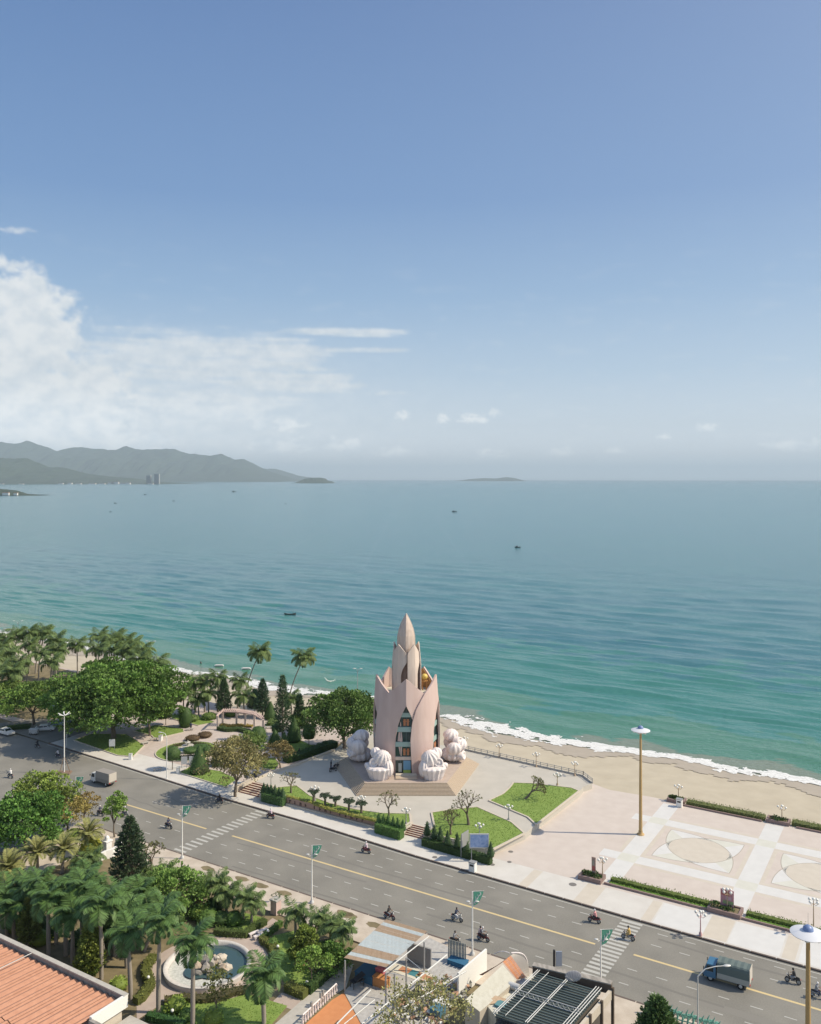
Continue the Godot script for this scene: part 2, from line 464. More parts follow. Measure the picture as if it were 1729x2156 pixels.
func make_sea() -> void:
	swell.seed = 3; swell.frequency = 1.0; swell.noise_type = FastNoiseLite.TYPE_SIMPLEX_SMOOTH; swell.fractal_octaves = 2
	patch.seed = 9; patch.frequency = 1.0; patch.fractal_octaves = 4
	# ripples as a relief texture: elongated along the shore
	var f := FastNoiseLite.new()
	f.seed = 5; f.frequency = 0.02; f.fractal_octaves = 5; f.fractal_gain = 0.6
	var rip := f.get_seamless_image(1024, 1024)
	rip.resize(1024, 1024)
	rip.convert(Image.FORMAT_RGBA8)
	var nm := rip.duplicate()
	nm.bump_map_to_normal_map(5.0)
	var water := StandardMaterial3D.new()
	water.vertex_color_use_as_albedo = true
	water.roughness = 0.17
	water.metallic_specular = 0.5
	water.normal_enabled = true
	water.normal_texture = ImageTexture.create_from_image(nm)
	water.normal_scale = 0.8
	water.uv1_triplanar = true; water.uv1_world_triplanar = true
	water.uv1_scale = Vector3(1.0 / 70.0, 1.0 / 70.0, 1.0 / 26.0)
	var vs := [168.0]
	var st := 0.8
	while vs[-1] < 32000.0:
		if vs[-1] > 250.0: st *= 1.021
		vs.append(vs[-1] + st)
	var cols := 400
	var b := MB.new()
	var pv := PackedVector3Array(); var pc := PackedColorArray(); var pi := PackedInt32Array()
	for i in vs.size():
		var v: float = vs[i]
		var step: float = vs[i] - vs[max(i - 1, 0)]
		var k := maxf(v - 160.0, 0.0)
		for j in cols + 1:
			var u := lerpf(-420.0 - 1.95 * k, 120.0 + 0.25 * k, float(j) / cols)
			var d := v - shore(u)
			var y := sea_y(u, v, d, step)
			pv.append(uv(u, v, y))
			# one body colour with streaks of clearer and cloudier water; sand churned up in ragged plumes by the breakers
			var q := patch.get_noise_2d(u * 0.004, v * 0.02) * 0.5 + patch.get_noise_2d(u * 0.02 + 9.0, v * 0.11) * 0.5
			var c := Color(0.042, 0.142, 0.165).lerp(Color(0.046, 0.172, 0.172), clampf(0.5 + q, 0, 1))
			var plume := patch.get_noise_2d(u * 0.035 + 70.0, v * 0.07) * 16.0 + patch.get_noise_2d(u * 0.15, v * 0.25) * 5.0
			if d + plume * 3.2 < 95.0: c = Color(0.046, 0.182, 0.150)
			if d + plume < 30.0: c = Color(0.066, 0.19, 0.118)
			if d + plume * 0.55 < 9.0: c = Color(0.17, 0.205, 0.14)
			pc.append(c)
	for i in vs.size() - 1:
		for j in cols:
			var a := i * (cols + 1) + j
			for x in [a, a + 1, a + cols + 2, a, a + cols + 2, a + cols + 1]: pi.append(x)
	var pn := PackedVector3Array()
	pn.resize(pv.size())
	for i in vs.size():
		for j in cols + 1:
			var a := i * (cols + 1) + j
			var du := pv[a + (1 if j < cols else 0)] - pv[a - (1 if j > 0 else 0)]
			var dv := pv[a + (cols + 1 if i < vs.size() - 1 else 0)] - pv[a - (cols + 1 if i > 0 else 0)]
			pn[a] = du.cross(dv).normalized()
	if pn[0].y < 0.0:
		for i in pn.size(): pn[i] = -pn[i]
	var t0 := (pv[pi[2]] - pv[pi[0]]).cross(pv[pi[1]] - pv[pi[0]])
	if t0.y < 0.0:
		for i in range(0, pi.size(), 3):
			var sw := pi[i + 1]; pi[i + 1] = pi[i + 2]; pi[i + 2] = sw
	var arr := []
	arr.resize(Mesh.ARRAY_MAX)
	arr[Mesh.ARRAY_VERTEX] = pv; arr[Mesh.ARRAY_NORMAL] = pn; arr[Mesh.ARRAY_COLOR] = pc; arr[Mesh.ARRAY_INDEX] = pi
	var am := ArrayMesh.new()
	am.add_surface_from_arrays(Mesh.PRIMITIVE_TRIANGLES, arr)
	put(am, "sea", water, null).set_meta("kind", "structure")
	# beach
	b = MB.new()
	var uu := -700.0
	var rows := []
	while uu < 260.0:
		var row := []
		var v := 140.0
		while v < 204.0:
			var bump := patch.get_noise_2d(uu * 0.35, v * 0.35) * 0.07 * smoothstep(6.0, 14.0, shore(uu) - v)
			row.append(uv(uu, v, sand_y(uu, v) + bump))
			v += 1.6
		rows.append(row)
		uu += 2.0
	for i in rows.size() - 1:
		for j in rows[0].size() - 1:
			b.quad(rows[i][j], rows[i][j + 1], rows[i + 1][j + 1], rows[i + 1][j])
	struct(b, "beach", M.sand)
	# wet sand: a darker sheet with a ragged upper edge
	b = MB.new()
	uu = -420.0
	while uu < 60.0:
		for k in 14:
			var s := shore(uu)
			var a := s + 1.2 - k * 0.7
			if k * 0.7 > 5.6 + patch.get_noise_2d(uu * 0.05, 4.0) * 5.5 + patch.get_noise_2d(uu * 0.9, 8.0) * 1.6: continue
			b.quad(uv(uu, a, sand_y(uu, a) + 0.09), uv(uu, a - 0.7, sand_y(uu, a - 0.7) + 0.09), uv(uu + 1, a - 0.7, sand_y(uu + 1, a - 0.7) + 0.09), uv(uu + 1, a, sand_y(uu + 1, a) + 0.09))
		uu += 1.0
	struct(b, "wet_sand", tmat(grain(40, 0.01, 0.25, Color(0.33, 0.285, 0.22), Color(0.43, 0.375, 0.30), 0.5), 15.0, 0.55))
	# foam of the breaking wave, torn into lace at its edges
	b = MB.new()
	var cell := 0.36
	uu = -340.0
	while uu < 45.0:
		var s := shore(uu)
		var wide := poly(FOAM, uu)
		var v := s - 3.5
		while v < s + wide + 5.0:
			var t := (v - s) / wide
			var keep := 1.15 - absf(t - 0.42) * 1.75
			keep += patch.get_noise_2d(uu * 0.16, v * 0.26) * 0.85 + patch.get_noise_2d(uu * 0.45, v * 0.7) * 0.4
			if uu > -78.0 and t > 0.5: keep += 0.12
			if keep > 0.52:
				var y0 := maxf(sea_y(uu, v, v - s, 1.0), sand_y(uu, v)) + 0.12 + rnd(0.0, 0.05)
				b.quad(uv(uu, v, y0), uv(uu, v + cell, y0), uv(uu + cell, v + cell, y0), uv(uu + cell, v, y0))
			v += cell
		uu += cell
	tag(struct(b, "sea_foam", mat(0.70, 0.71, 0.70, 0.85)), "white foam of the wave breaking along the sand", "foam", "", "stuff")

# a range of hills: ridge given as [x, height] pairs in metres at distance z; real slopes before and behind it
func range_of_hills(called: String, ridge: Array, z: float, deep: float, m: Material, label: String, seed_: int, nx := 160) -> void:
	var f := FastNoiseLite.new()
	f.seed = seed_; f.frequency = 1.0; f.fractal_octaves = 4
	var b := MB.new()
	var x0: float = ridge[0][0]; var x1: float = ridge[-1][0]
	var rows := []
	var nr := 22
	for i in nr + 1:
		var t := float(i) / nr * 2.0 - 1.0
		var row := []
		for j in nx + 1:
			var x := lerpf(x0, x1, float(j) / nx)
			var h := poly(ridge, x)
			var prof := pow(maxf(1.0 - absf(t), 0.0), 0.85)
			var gul := f.get_noise_2d(x / deep * 5.0, t * 1.6) * 0.30 * (1.0 - prof) * prof * 4.0 + f.get_noise_2d(x / deep * 14.0, t * 5.0) * 0.05 * prof
			row.append(Vector3(x, maxf(h * (prof + gul * 0.7), -0.5) if absf(t) < 1.0 else -3.0, -z - t * deep))
		rows.append(row)
	for i in nr:
		for j in nx:
			b.quad(rows[i][j], rows[i][j + 1], rows[i + 1][j + 1], rows[i + 1][j])
	var o := struct(b, called, m)
	o.set_meta("label", label); o.set_meta("category", "hills")
func make_hills() -> void:
	var wood := tmat(grain(50, 0.02, 0.2, Color(0.028, 0.05, 0.038), Color(0.065, 0.09, 0.068), 0.5), 900.0, 1.0)
	var px := func(a: Array, z: float) -> Array:   # outline angles (thousandths of the distance) to metres
		var r := []
		for q in a: r.append([q[0] * z * 0.001, q[1] * z * 0.001])
		return r
	range_of_hills("hills", px.call([[-560.0, 30.0], [-520.0, 50.0], [-480.0, 46.0], [-458.0, 44.0], [-449.0, 48.0], [-412.0, 35.5], [-393.0, 40.5], [-347.0, 36.5], [-333.0, 41.5], [-321.0, 37.2], [-290.0, 38.0], [-276.0, 37.8], [-262.0, 33.0], [-233.0, 30.2], [-221.0, 32.0], [-206.0, 25.3], [-195.0, 26.5], [-184.0, 21.0], [-169.0, 13.0], [-150.0, 7.0], [-136.0, 2.0], [-130.0, 0.0]], 19000.0), 19000.0, 2800.0, wood, "long blue hazy mountain range far across the bay", 61)
	range_of_hills("hills", px.call([[-560.0, 34.0], [-520.0, 38.0], [-480.0, 30.0], [-463.0, 29.0], [-451.0, 30.5], [-424.0, 19.5], [-405.0, 18.6], [-379.0, 11.8], [-353.0, 8.4], [-326.0, 6.6], [-316.0, 3.0], [-290.0, 1.2], [-262.0, 0.6], [-258.0, 0.0]], 10300.0), 10300.0, 1300.0, wood, "darker green headland ridge in front of the blue range", 62)
	range_of_hills("hills", px.call([[-200.0, 0.0], [-175.0, 14.0], [-158.0, 14.2], [-140.0, 9.0], [-131.0, 6.0], [-113.0, 3.5], [-105.0, 0.0]], 24000.0), 24000.0, 1800.0, wood, "palest low range tailing off beyond the blue mountains", 63, 60)
	range_of_hills("island", px.call([[-136.5, 0.0], [-131.0, 2.0], [-124.0, 5.0], [-116.0, 6.3], [-107.0, 6.4], [-100.0, 5.6], [-96.0, 2.6], [-92.0, 2.3], [-88.5, 0.0]], 11500.0), 11500.0, 260.0, wood, "small dark rounded island in the bay", 64, 60)
	range_of_hills("island", px.call([[53.0, 0.0], [70.0, 2.4], [85.0, 3.4], [100.0, 3.0], [112.0, 4.6], [122.0, 3.6], [133.0, 0.0]], 22000.0), 22000.0, 1200.0, wood, "very faint low island on the open horizon", 65, 60)
	range_of_hills("headland", [[-1750.0, 26.0], [-1600.0, 34.0], [-1460.0, 22.0], [-1400.0, 16.0], [-1375.0, 5.0], [-1335.0, 2.0], [-1310.0, 0.0]], 3050.0, 60.0, wood, "rocky point with a tree at the end of the bay", 66, 50)
	# waterside buildings below the headland ridge
	var pale := mat(0.70, 0.69, 0.66, 0.8)
	for q in [[-478.0, 18.0, 6.0], [-455.0, 22.0, 5.0], [-409.0, 26.0, 11.0], [-398.0, 20.0, 14.0], [-388.0, 26.0, 9.0], [-372.0, 36.0, 9.0], [-361.0, 34.0, 10.0], [-350.0, 30.0, 18.0], [-345.0, 34.0, 24.0], [-336.0, 34.0, 12.0], [-330.0, 20.0, 16.0], [-304.0, 30.0, 8.0]]:
		var t := thing("waterside_building", "low white building on the shore below the headland", "building", Vector3(q[0] * 8.95, 0, -8950.0), 0.0, "white waterside buildings across the bay")
		var b := MB.new(); b.box(Vector3(0, q[2] * 0.5, 0), Vector3(q[1] * 2.0, q[2], 30)); part(b, "wall", pale, t)
		b = MB.new(); b.box(Vector3(0, q[2] + 1.0, 0), Vector3(q[1] * 2.0 + 3.0, 2.0, 33)); part(b, "roof", mat(0.35, 0.2, 0.16), t)
	for q in [[-306.0, 44.0, 96.0, "shorter hazy tower block standing on the far shore"], [-303.0, 52.0, 112.0, "taller hazy tower block standing on the far shore"]]:
		var t := thing("tower_block", q[3], "building", Vector3(q[0] * 9.2 + (60.0 if q[2] > 100.0 else 0.0), 0, -9200.0))
		var b := MB.new(); b.box(Vector3(0, q[2] * 0.5, 0), Vector3(q[1], q[2], 40)); part(b, "wall", mat(0.30, 0.32, 0.32), t)
		b = MB.new()
		for k in 9: b.box(Vector3(0, 8 + k * q[2] / 9.5, 20.6), Vector3(q[1] * 0.9, 4.5, 1.0))
		part(b, "window_band", mat(0.08, 0.10, 0.12, 0.3), t)
	for q in [[-1462.0, 14.0, 7.0], [-1415.0, 22.0, 9.0], [-1380.0, 12.0, 8.0]]:
		var t := thing("point_house", "small pale house among rocks on the point", "house", Vector3(q[0], 0, -2990.0), 0.0, "houses on the rocky point")
		var b := MB.new(); b.box(Vector3(0, q[2] * 0.5, 0), Vector3(q[1], q[2], 9)); part(b, "wall", pale, t)
		b = MB.new(); b.box(Vector3(0, q[2] + 0.7, 0), Vector3(q[1] + 1.5, 1.4, 10.5)); part(b, "roof", mat(0.40, 0.20, 0.13), t)

# ---------------------------------------------------------------- ground, road, pavements
const FAR_KERB := [[-440.0, 128.0], [-165.4, 117.6], [-142.5, 116.3], [-109.1, 113.9], [-89.5, 113.4], [-68.3, 112.0], [-55.0, 111.6], [-35.8, 111.1], [-22.6, 110.9], [70.0, 110.9]]
func make_ground() -> void:
	var b := MB.new()
	b.sheet(uvlist([[-900.0, -220.0], [500.0, -220.0], [500.0, 153.0], [-52.0, 153.0], [-60.0, 156.5], [-140.0, 159.0], [-200.0, 166.0], [-900.0, 172.0]]), -0.04)
	struct(b, "ground", M.soil)
	# carriageway and the side street that leaves it
	b = MB.new()
	var l := uvlist(FAR_KERB)
	l.append_array(uvlist([[70.0, 93.5], [-109.0, 93.7], [-112.0, 93.3], [-122.7, 93.9]]))
	l.append_array([Vector2(-57.95, -142.66), Vector2(-59.67, -138.97), Vector2(-60.25, -135.46), Vector2(-59.78, -131.66), Vector2(-58.55, -128.07), Vector2(-56.48, -119.90), Vector2(-55.46, -115.48)])
	l.append_array(uvlist([[-190.0, 30.0], [-440.0, 40.0]]))
	b.sheet(l, 0.0)
	struct(b, "road", M.asphalt)
	# pavements
	b = MB.new()
	l = uvlist(FAR_KERB.slice(1))
	l.append_array(uvlist([[70.0, 117.5], [-165.4, 124.0]]))
	b.prism(l, -0.1, PAVE)
	struct(b, "pavement", M.cream_paving)
	b = MB.new()
	l = uvlist([[70.0, 93.5], [-109.0, 93.7], [-112.0, 93.3], [-122.7, 93.9]])
	l.append_array([Vector2(-57.77, -142.22), Vector2(-59.48, -138.54), Vector2(-60.06, -135.04), Vector2(-59.60, -131.26), Vector2(-58.37, -127.68)])
	l.append_array([Vector2(-54.71, -124.29), Vector2(-52.85, -127.68), Vector2(-50.89, -131.26), Vector2(-47.24, -131.26), Vector2(-45.13, -132.18)])
	l.append_array(uvlist([[-105.0, 87.5], [70.0, 87.0]]))
	b.prism(l, -0.1, PAVE)
	var near := struct(b, "pavement", M.dust_paving)
	near.name = "near_pavement"
	# kerb stones along both edges
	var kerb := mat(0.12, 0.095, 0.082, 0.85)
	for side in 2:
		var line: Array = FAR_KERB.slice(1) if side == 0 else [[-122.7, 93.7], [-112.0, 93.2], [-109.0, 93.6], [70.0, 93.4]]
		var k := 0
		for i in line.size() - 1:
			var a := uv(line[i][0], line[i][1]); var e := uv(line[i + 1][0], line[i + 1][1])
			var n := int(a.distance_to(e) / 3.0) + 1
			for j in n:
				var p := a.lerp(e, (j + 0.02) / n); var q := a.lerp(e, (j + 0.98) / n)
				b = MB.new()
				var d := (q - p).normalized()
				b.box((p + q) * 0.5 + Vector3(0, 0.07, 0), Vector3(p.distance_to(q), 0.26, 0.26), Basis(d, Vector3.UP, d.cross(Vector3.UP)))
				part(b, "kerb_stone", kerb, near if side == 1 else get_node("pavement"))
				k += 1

func strip(parent: Node, called: String, m: Material, u: float, v: float, lu: float, lv: float, y: float) -> void:
	var b := MB.new()
	b.sheet(uvlist([[u - lu, v - lv], [u + lu, v - lv], [u + lu, v + lv], [u - lu, v + lv]]), y)
	part(b, called, m, parent)
func make_road() -> void:
	var road := get_node("road")
	# the yellow centre line, a long line each side of the crossings
	for a in [[-125.2, -103.2], [-97.6, -36.4], [-31.6, 60.0]]:
		var b := MB.new()
		b.ribbon(uvlist([[a[0], 102.95], [a[1], 102.75]]), 0.34, 0.0, 0.006)
		part(b, "yellow_line", M.line_yellow, road)
	var dash: Mesh = null
	var shapes := []
	for k in 3:
		var b := MB.new()
		b.box(Vector3.ZERO, Vector3([1.25, 1.15, 1.3][k], 0.006, 0.14))
		shapes.append(b.mesh())
	for row in [106.3, 109.25, 99.65, 96.4]:
		var u := -119.5 if row > 102.0 else -117.0
		var k := 0
		while u < 20.0:
			if (u < -103.6 or u > -97.0) and (u < -37.0 or u > -31.0):
				var o := put(shapes[k % 3], "lane_dash", M.line_white, road, uv(u, row + (0.3 if row > 109.0 and u < -90.0 else 0.0), 0.005))
				o.rotation.y = ROAD_TURN
			u += 3.45
			k += 1
	for c in [[-100.6, 94.6, 112.8, 1.25, 17], [-34.4, 94.2, 110.2, 1.35, 19]]:
		for k in c[4]:
			var v := lerpf(c[1], c[2], float(k) / (c[4] - 1))
			strip(road, "crossing_stripe", M.line_white, c[0] + 0.02 * k, v, c[3], 0.23, 0.008)
	# edge line along the far kerb
	for k in FAR_KERB.size() - 2:
		var a: Array = FAR_KERB[k + 1]; var e: Array = FAR_KERB[k + 2]
		var b := MB.new()
		b.ribbon(uvlist([[a[0], a[1] - 0.55], [e[0], e[1] - 0.55]]), 0.13, 0.0, 0.006)
		part(b, "edge_line", M.line_white, road)
	# dark tyre marks and patched asphalt
	for q in [[-121.0, 108.2, -113.0, 106.4, 0.22], [-119.5, 109.4, -111.5, 107.8, 0.2], [-127.0, 105.5, -116.0, 104.6, 0.3], [-90.0, 95.0, -60.0, 94.9, 0.35], [-58.0, 98.2, -20.0, 98.0, 0.4], [-80.0, 105.0, -50.0, 104.7, 0.4], [-30.0, 107.9, 0.0, 107.6, 0.4], [-95.0, 101.4, -70.0, 101.2, 0.3]]:
		var b := MB.new()
		var l := []
		for k in 9: l.append(uv2(lerpf(q[0], q[2], k / 8.0), lerpf(q[1], q[3], k / 8.0) + 0.15 * sin(k * 1.7 + q[0])))
		b.ribbon(l, q[4], 0.0, 0.0035)
		part(b, "tyre_mark", tmat(grain(48, 0.03, 0.3, Color(0.15, 0.145, 0.13), Color(0.23, 0.22, 0.195), 0.5, 256), 5.0, 0.9) if q[0] == -121.0 else mat(0.172, 0.166, 0.148, 0.9), road)
	for q in [[-118.0, 106.5, 5.0, 0.25], [-112.0, 108.0, 3.0, 0.2], [-129.0, 104.0, 7.0, 0.5], [-60.0, 95.2, 6.0, 0.5], [-14.0, 97.6, 9.0, 0.6], [-76.0, 101.2, 8.0, 0.5]]:
		strip(road, "asphalt_patch", mat(0.205, 0.197, 0.175, 0.9), q[0], q[1], q[2], q[3], 0.003)

func make_plaza() -> void:
	var b := MB.new()
	b.prism(uvlist([[-72.0, 117.5], [70.0, 117.5], [70.0, 154.8], [-40.0, 154.8], [-44.0, 155.2], [-52.0, 154.6], [-58.0, 157.0], [-72.0, 157.0]]), -0.3, PAVE + 0.004)
	struct(b, "plaza", M.pink_paving)
	var pl := get_node("plaza")
	var y := PAVE + 0.008
	# tan and white slabs in the pavement before the plaza
	var pv := get_node("pavement")
	for q in [[-32.6, 0.65], [-24.0, 1.45], [-15.4, 0.75], [-50.2, 0.7], [-41.3, 1.3], [-7.0, 1.4]]:
		strip(pv, "tan_band", M.tan_slab, q[0], 114.35, q[1], 3.0, PAVE + 0.004)
	for q in [[-28.6, 3.1], [-19.4, 3.0], [-11.4, 2.9], [-37.0, 2.9], [-1.5, 3.6]]:
		strip(pv, "white_slab", M.cream_paving if q[0] < -30.0 else M.white_slab, q[0], 114.35, q[1], 2.95, PAVE + 0.004)
	# bands of white paving with grey crossings
	var us := [-40.3, -23.2, -6.1, 11.0]
	var vs := [128.45, 144.9]
	for u in us:
		for c in [[118.9, 127.1], [129.8, 143.55], [146.25, 153.3]]:
			strip(pl, "white_band", M.white_slab, u, (c[0] + c[1]) * 0.5, 1.4, (c[1] - c[0]) * 0.5, y)
		for v in vs: strip(pl, "grey_square", M.grey_slab, u, v, 1.4, 1.35, y)
	for v in vs:
		strip(pl, "white_band", M.white_slab, -43.1, v, 1.4, 1.3, y)
		for k in 3: strip(pl, "white_band", M.white_slab, (us[k] + us[k + 1]) * 0.5, v, 7.15, 1.3, y)
		for e in [-1.0, 1.0]:
			for k in 3: strip(pl, "tan_edge", M.tan_slab, (us[k] + us[k + 1]) * 0.5, v + e * 1.75, 7.15, 0.3, y)
	for u in us:
		for e in [-1.0, 1.0]:
			for c in [[130.6, 142.7]]: strip(pl, "tan_edge", M.tan_slab, u + e * 1.75, (c[0] + c[1]) * 0.5, 0.28, (c[1] - c[0]) * 0.5, y)
	# rosettes: two crossing pointed ovals round a tan disc
	for k in 3:
		var ce := Vector2((us[k] + us[k + 1]) * 0.5, 136.8)
		var disc := PackedVector2Array(ring(ce, 4.5, 40))
		for a in [45.0, -45.0]:
			var e1 := Vector2.from_angle(deg_to_rad(a)); var e2 := e1.orthogonal()
			for s in [-1.0, 1.0]:
				for h in [-1.0, 1.0]:
					var pts := PackedVector2Array()
					for i in 13:
						var t := lerpf(0.0, 8.05, i / 12.0)
						pts.append(ce + e1 * t * s + e2 * h * 4.35 * (1.0 - t * t / 64.8) * 0.98)
					pts.append(ce + e1 * 0.0)
					for c in Geometry2D.clip_polygons(pts, disc):
						var l := []
						for p in c: l.append(uv2(p.x, p.y))
						b = MB.new(); b.sheet(l, y); part(b, "rosette_leaf", M.white_slab if h * s > 0 else M.grey_slab, pl)
			var line := []
			for i in 25:
				var t := lerpf(-8.05, 8.05, i / 24.0)
				line.append(ce + e1 * t + e2 * 4.4 * (1.0 - t * t / 64.8))
			for i in 25:
				var t := lerpf(8.05, -8.05, i / 24.0)
				line.append(ce + e1 * t - e2 * 4.4 * (1.0 - t * t / 64.8))
			var lw := []
			for p in line: lw.append(uv2(p.x, p.y))
			b = MB.new(); b.ribbon(lw, 0.085, y, y + 0.006 + a * 0.00003, false); part(b, "rosette_line", mat(0.33, 0.30, 0.25), pl)
		var d2 := []
		for p in disc: d2.append(uv2(p.x, p.y))
		b = MB.new(); b.sheet(d2, y); part(b, "rosette_disc", M.tan_slab, pl)

# a raised flat bed with turf and a pale kerb
func lawn(called: String, pts: Array, y0: float, y1: float, kerb := 0.0, parent: Node = null) -> MeshInstance3D:
	var b := MB.new()
	b.prism(pts, y0, y1)
	var o: MeshInstance3D = struct(b, called, M.grass_ground)
	if kerb > 0.0:
		for i in pts.size():
			b = MB.new()
			b.ribbon([pts[i], pts[(i + 1) % pts.size()]], kerb, y0, y1 + 0.07 + 0.003 * (i % 2))
			part(b, "kerb_stone", M.beige_wall, o)
	# turf: short blades standing up from the bed
	b = MB.new()
	var box := Rect2(pts[0], Vector2.ZERO)
	for p in pts: box = box.expand(p)
	var pk := PackedVector2Array(pts)
	var n := int(minf(box.get_area() * 22.0, 9000.0))
	for i in n:
		var p := box.position + Vector2(rng.randf() * box.size.x, rng.randf() * box.size.y)
		if not Geometry2D.is_point_in_polygon(p, pk): continue
		var a := rnd(0, TAU)
		var d := Vector3(cos(a) * 0.6, rnd(0.4, 1.0), sin(a) * 0.6).normalized()
		var sd := d.cross(Vector3(sin(a * 3.0), 0.2, cos(a * 3.0))).normalized()
		var g := rng.randf()
		b.col = Color(0.16 + 0.07 * g, 0.255 + 0.07 * g, 0.045 + 0.02 * g)
		b.leaf(Vector3(p.x, y1 - 0.01, p.y), d, sd, rnd(0.06, 0.13), rnd(0.04, 0.08))
	if b.v.size() > 0:
		var t := part(b, "turf", M.leaf, o)
		t.set_meta("kind", "stuff")
	return o
func make_terrace() -> void:
	var b := MB.new()
	var l := uvlist([[-109.9, 121.05], [-104.4, 121.05], [-104.4, 117.7], [-73.9, 117.7], [-73.9, 120.0], [-70.0, 120.0], [-70.0, 117.6], [-58.6, 117.6]])
	l.append_array([Vector2(18.39, -137.02), Vector2(20.30, -139.99), Vector2(30.68, -155.35), Vector2(31.87, -157.68), Vector2(33.89, -159.39), Vector2(32.97, -163.13), Vector2(10.93, -179.35)])
	l.append_array(uvlist([[-112.0, 160.0]]))
	l.append_array([Vector2(-15.92, -179.02), Vector2(-26.03, -165.56)])
	b.prism(l, -0.2, TERR)
	struct(b, "terrace", M.pale_paving)
	var te := get_node("terrace")
	# the two flights of red steps up from the pavement
	for q in [[-109.9, -104.6, 117.6, 121.0], [-73.8, -70.1, 117.7, 120.0]]:
		var s := thing("steps", "flight of red steps " + ("at the park end of the lettered wall" if q[0] < -100.0 else "between the two front lawns"), "steps")
		for k in 6:
			var b2 := MB.new()
			var v0 := lerpf(q[2], q[3], k / 6.0)
			b2.prism(uvlist([[q[0], v0], [q[1], v0], [q[1], q[3] - 0.004], [q[0], q[3] - 0.004]]), PAVE + k * 0.17, PAVE + (k + 1) * 0.17)
			part(b2, "step", M.red_step, s)
			b2 = MB.new()
			b2.prism(uvlist([[q[0] + 0.02, v0 + 0.1], [q[1] - 0.02, v0 + 0.1], [q[1] - 0.02, v0 + 0.42], [q[0] + 0.02, v0 + 0.42]]), PAVE + (k + 1) * 0.17, PAVE + (k + 1) * 0.17 + 0.006)
			part(b2, "tread", M.beige_wall, s)
		for e in [q[0] - 0.25, q[1] + 0.25]:
			var b2 := MB.new()
			b2.prism(uvlist([[e - 0.2, q[2] - 0.3], [e + 0.2, q[2] - 0.3], [e + 0.2, q[3] + 0.2], [e - 0.2, q[3] + 0.2]]), -0.1, TERR + 0.22)
			part(b2, "side_wall", M.beige_wall, s)
	# brown front wall with its row of raised letters
	var w := thing("lettered_wall", "long brown wall with a row of small dark letters facing the pavement", "wall")
	b = MB.new(); b.prism(uvlist([[-99.2, 117.45], [-79.4, 117.45], [-79.4, 117.8], [-99.2, 117.8]]), 0.1, TERR + 0.3); part(b, "wall", M.brown_wall, w)
	b = MB.new(); b.prism(uvlist([[-104.4, 117.15], [-74.2, 117.15], [-74.2, 117.7], [-104.4, 117.7]]), -0.1, 0.5); part(b, "plinth", M.beige_wall, w)
	var ux := -97.6
	for k in 13:
		var b2 := MB.new()
		var h := 0.56
		b2.box(uv(ux, 117.42, 0.95), Vector3(0.14, h, 0.06), Basis(Vector3.UP, ROAD_TURN))
		if k % 3 != 1: b2.box(uv(ux + 0.13, 117.42, 0.92 + (0.15 if k % 2 == 0 else 0.0)), Vector3(0.26, 0.13, 0.055), Basis(Vector3.UP, ROAD_TURN))
		if k % 4 == 2: b2.box(uv(ux + 0.26, 117.42, 0.92), Vector3(0.1, h, 0.05), Basis(Vector3.UP, ROAD_TURN))
		part(b2, "letter", mat(0.06, 0.035, 0.028), w)
		ux += 1.16 if k not in [3, 7] else 2.0
	# beds
	lawn("front_lawn", [Vector2(-26.66, -155.35), Vector2(-24.40, -157.00), Vector2(-21.05, -158.05), Vector2(-17.98, -152.94), Vector2(-13.97, -149.31), Vector2(-9.31, -146.53), Vector2(-4.86, -144.96), Vector2(-0.13, -144.74), Vector2(0.09, -140.02), Vector2(-1.16, -138.30), Vector2(-5.61, -141.70), Vector2(-13.72, -146.62), Vector2(-22.35, -152.94)], TERR - 0.05, TERR + 0.12, 0.28)
	lawn("billboard_lawn", [Vector2(3.57, -145.22), Vector2(5.37, -145.98), Vector2(8.76, -147.03), Vector2(11.46, -147.72), Vector2(13.99, -144.56), Vector2(16.71, -141.10), Vector2(18.19, -136.69)] + uvlist([[-58.0, 117.9], [-69.5, 117.9]]) + [Vector2(2.67, -137.41), Vector2(3.92, -139.11)], TERR - 0.05, TERR + 0.12, 0.3)
	lawn("seaward_lawn", [Vector2(13.82, -150.63), Vector2(16.61, -153.78), Vector2(18.13, -156.73), Vector2(19.19, -159.45), Vector2(22.83, -159.11), Vector2(29.53, -156.86), Vector2(30.62, -155.27), Vector2(20.58, -140.11), Vector2(19.67, -143.28)], TERR - 0.05, TERR + 0.12, 0.3)
	# pink ramp where the path between the lawns comes down to the plaza
	var r: Array = [Vector3(18.29, 1.20, -139.45), Vector3(20.11, 1.20, -141.98)]
	var e: Array = [Vector3(18.90, 0.19, -138.43), Vector3(20.98, 0.19, -141.35)]
	b = MB.new(); b.quad(r[0], r[1], e[1], e[0]); b.quad(r[0] - Vector3(0, 1.2, 0), e[0] - Vector3(0, 0.3, 0), e[1] - Vector3(0, 0.3, 0), r[1] - Vector3(0, 1.2, 0))
	part(b, "ramp", M.pink_paving, te)
	var d2: Array = [Vector3(30.15, 1.20, -158.21), Vector3(32.42, 1.20, -160.42)]
	var d3: Array = [Vector3(31.21, 0.19, -156.79), Vector3(34.27, 0.19, -160.35)]
	b = MB.new(); b.quad(d2[0], d2[1], d3[1], d3[0]); part(b, "ramp", M.pink_paving, te)
	# promenade railing on the seaward edge
	var rl := thing("promenade_railing", "low grey railing along the seaward edge of the terrace", "railing")
	var ends: Array = [Vector3(10.93, 1.20, -179.35), Vector3(32.97, 1.20, -163.13), Vector3(33.89, 1.20, -159.39)]
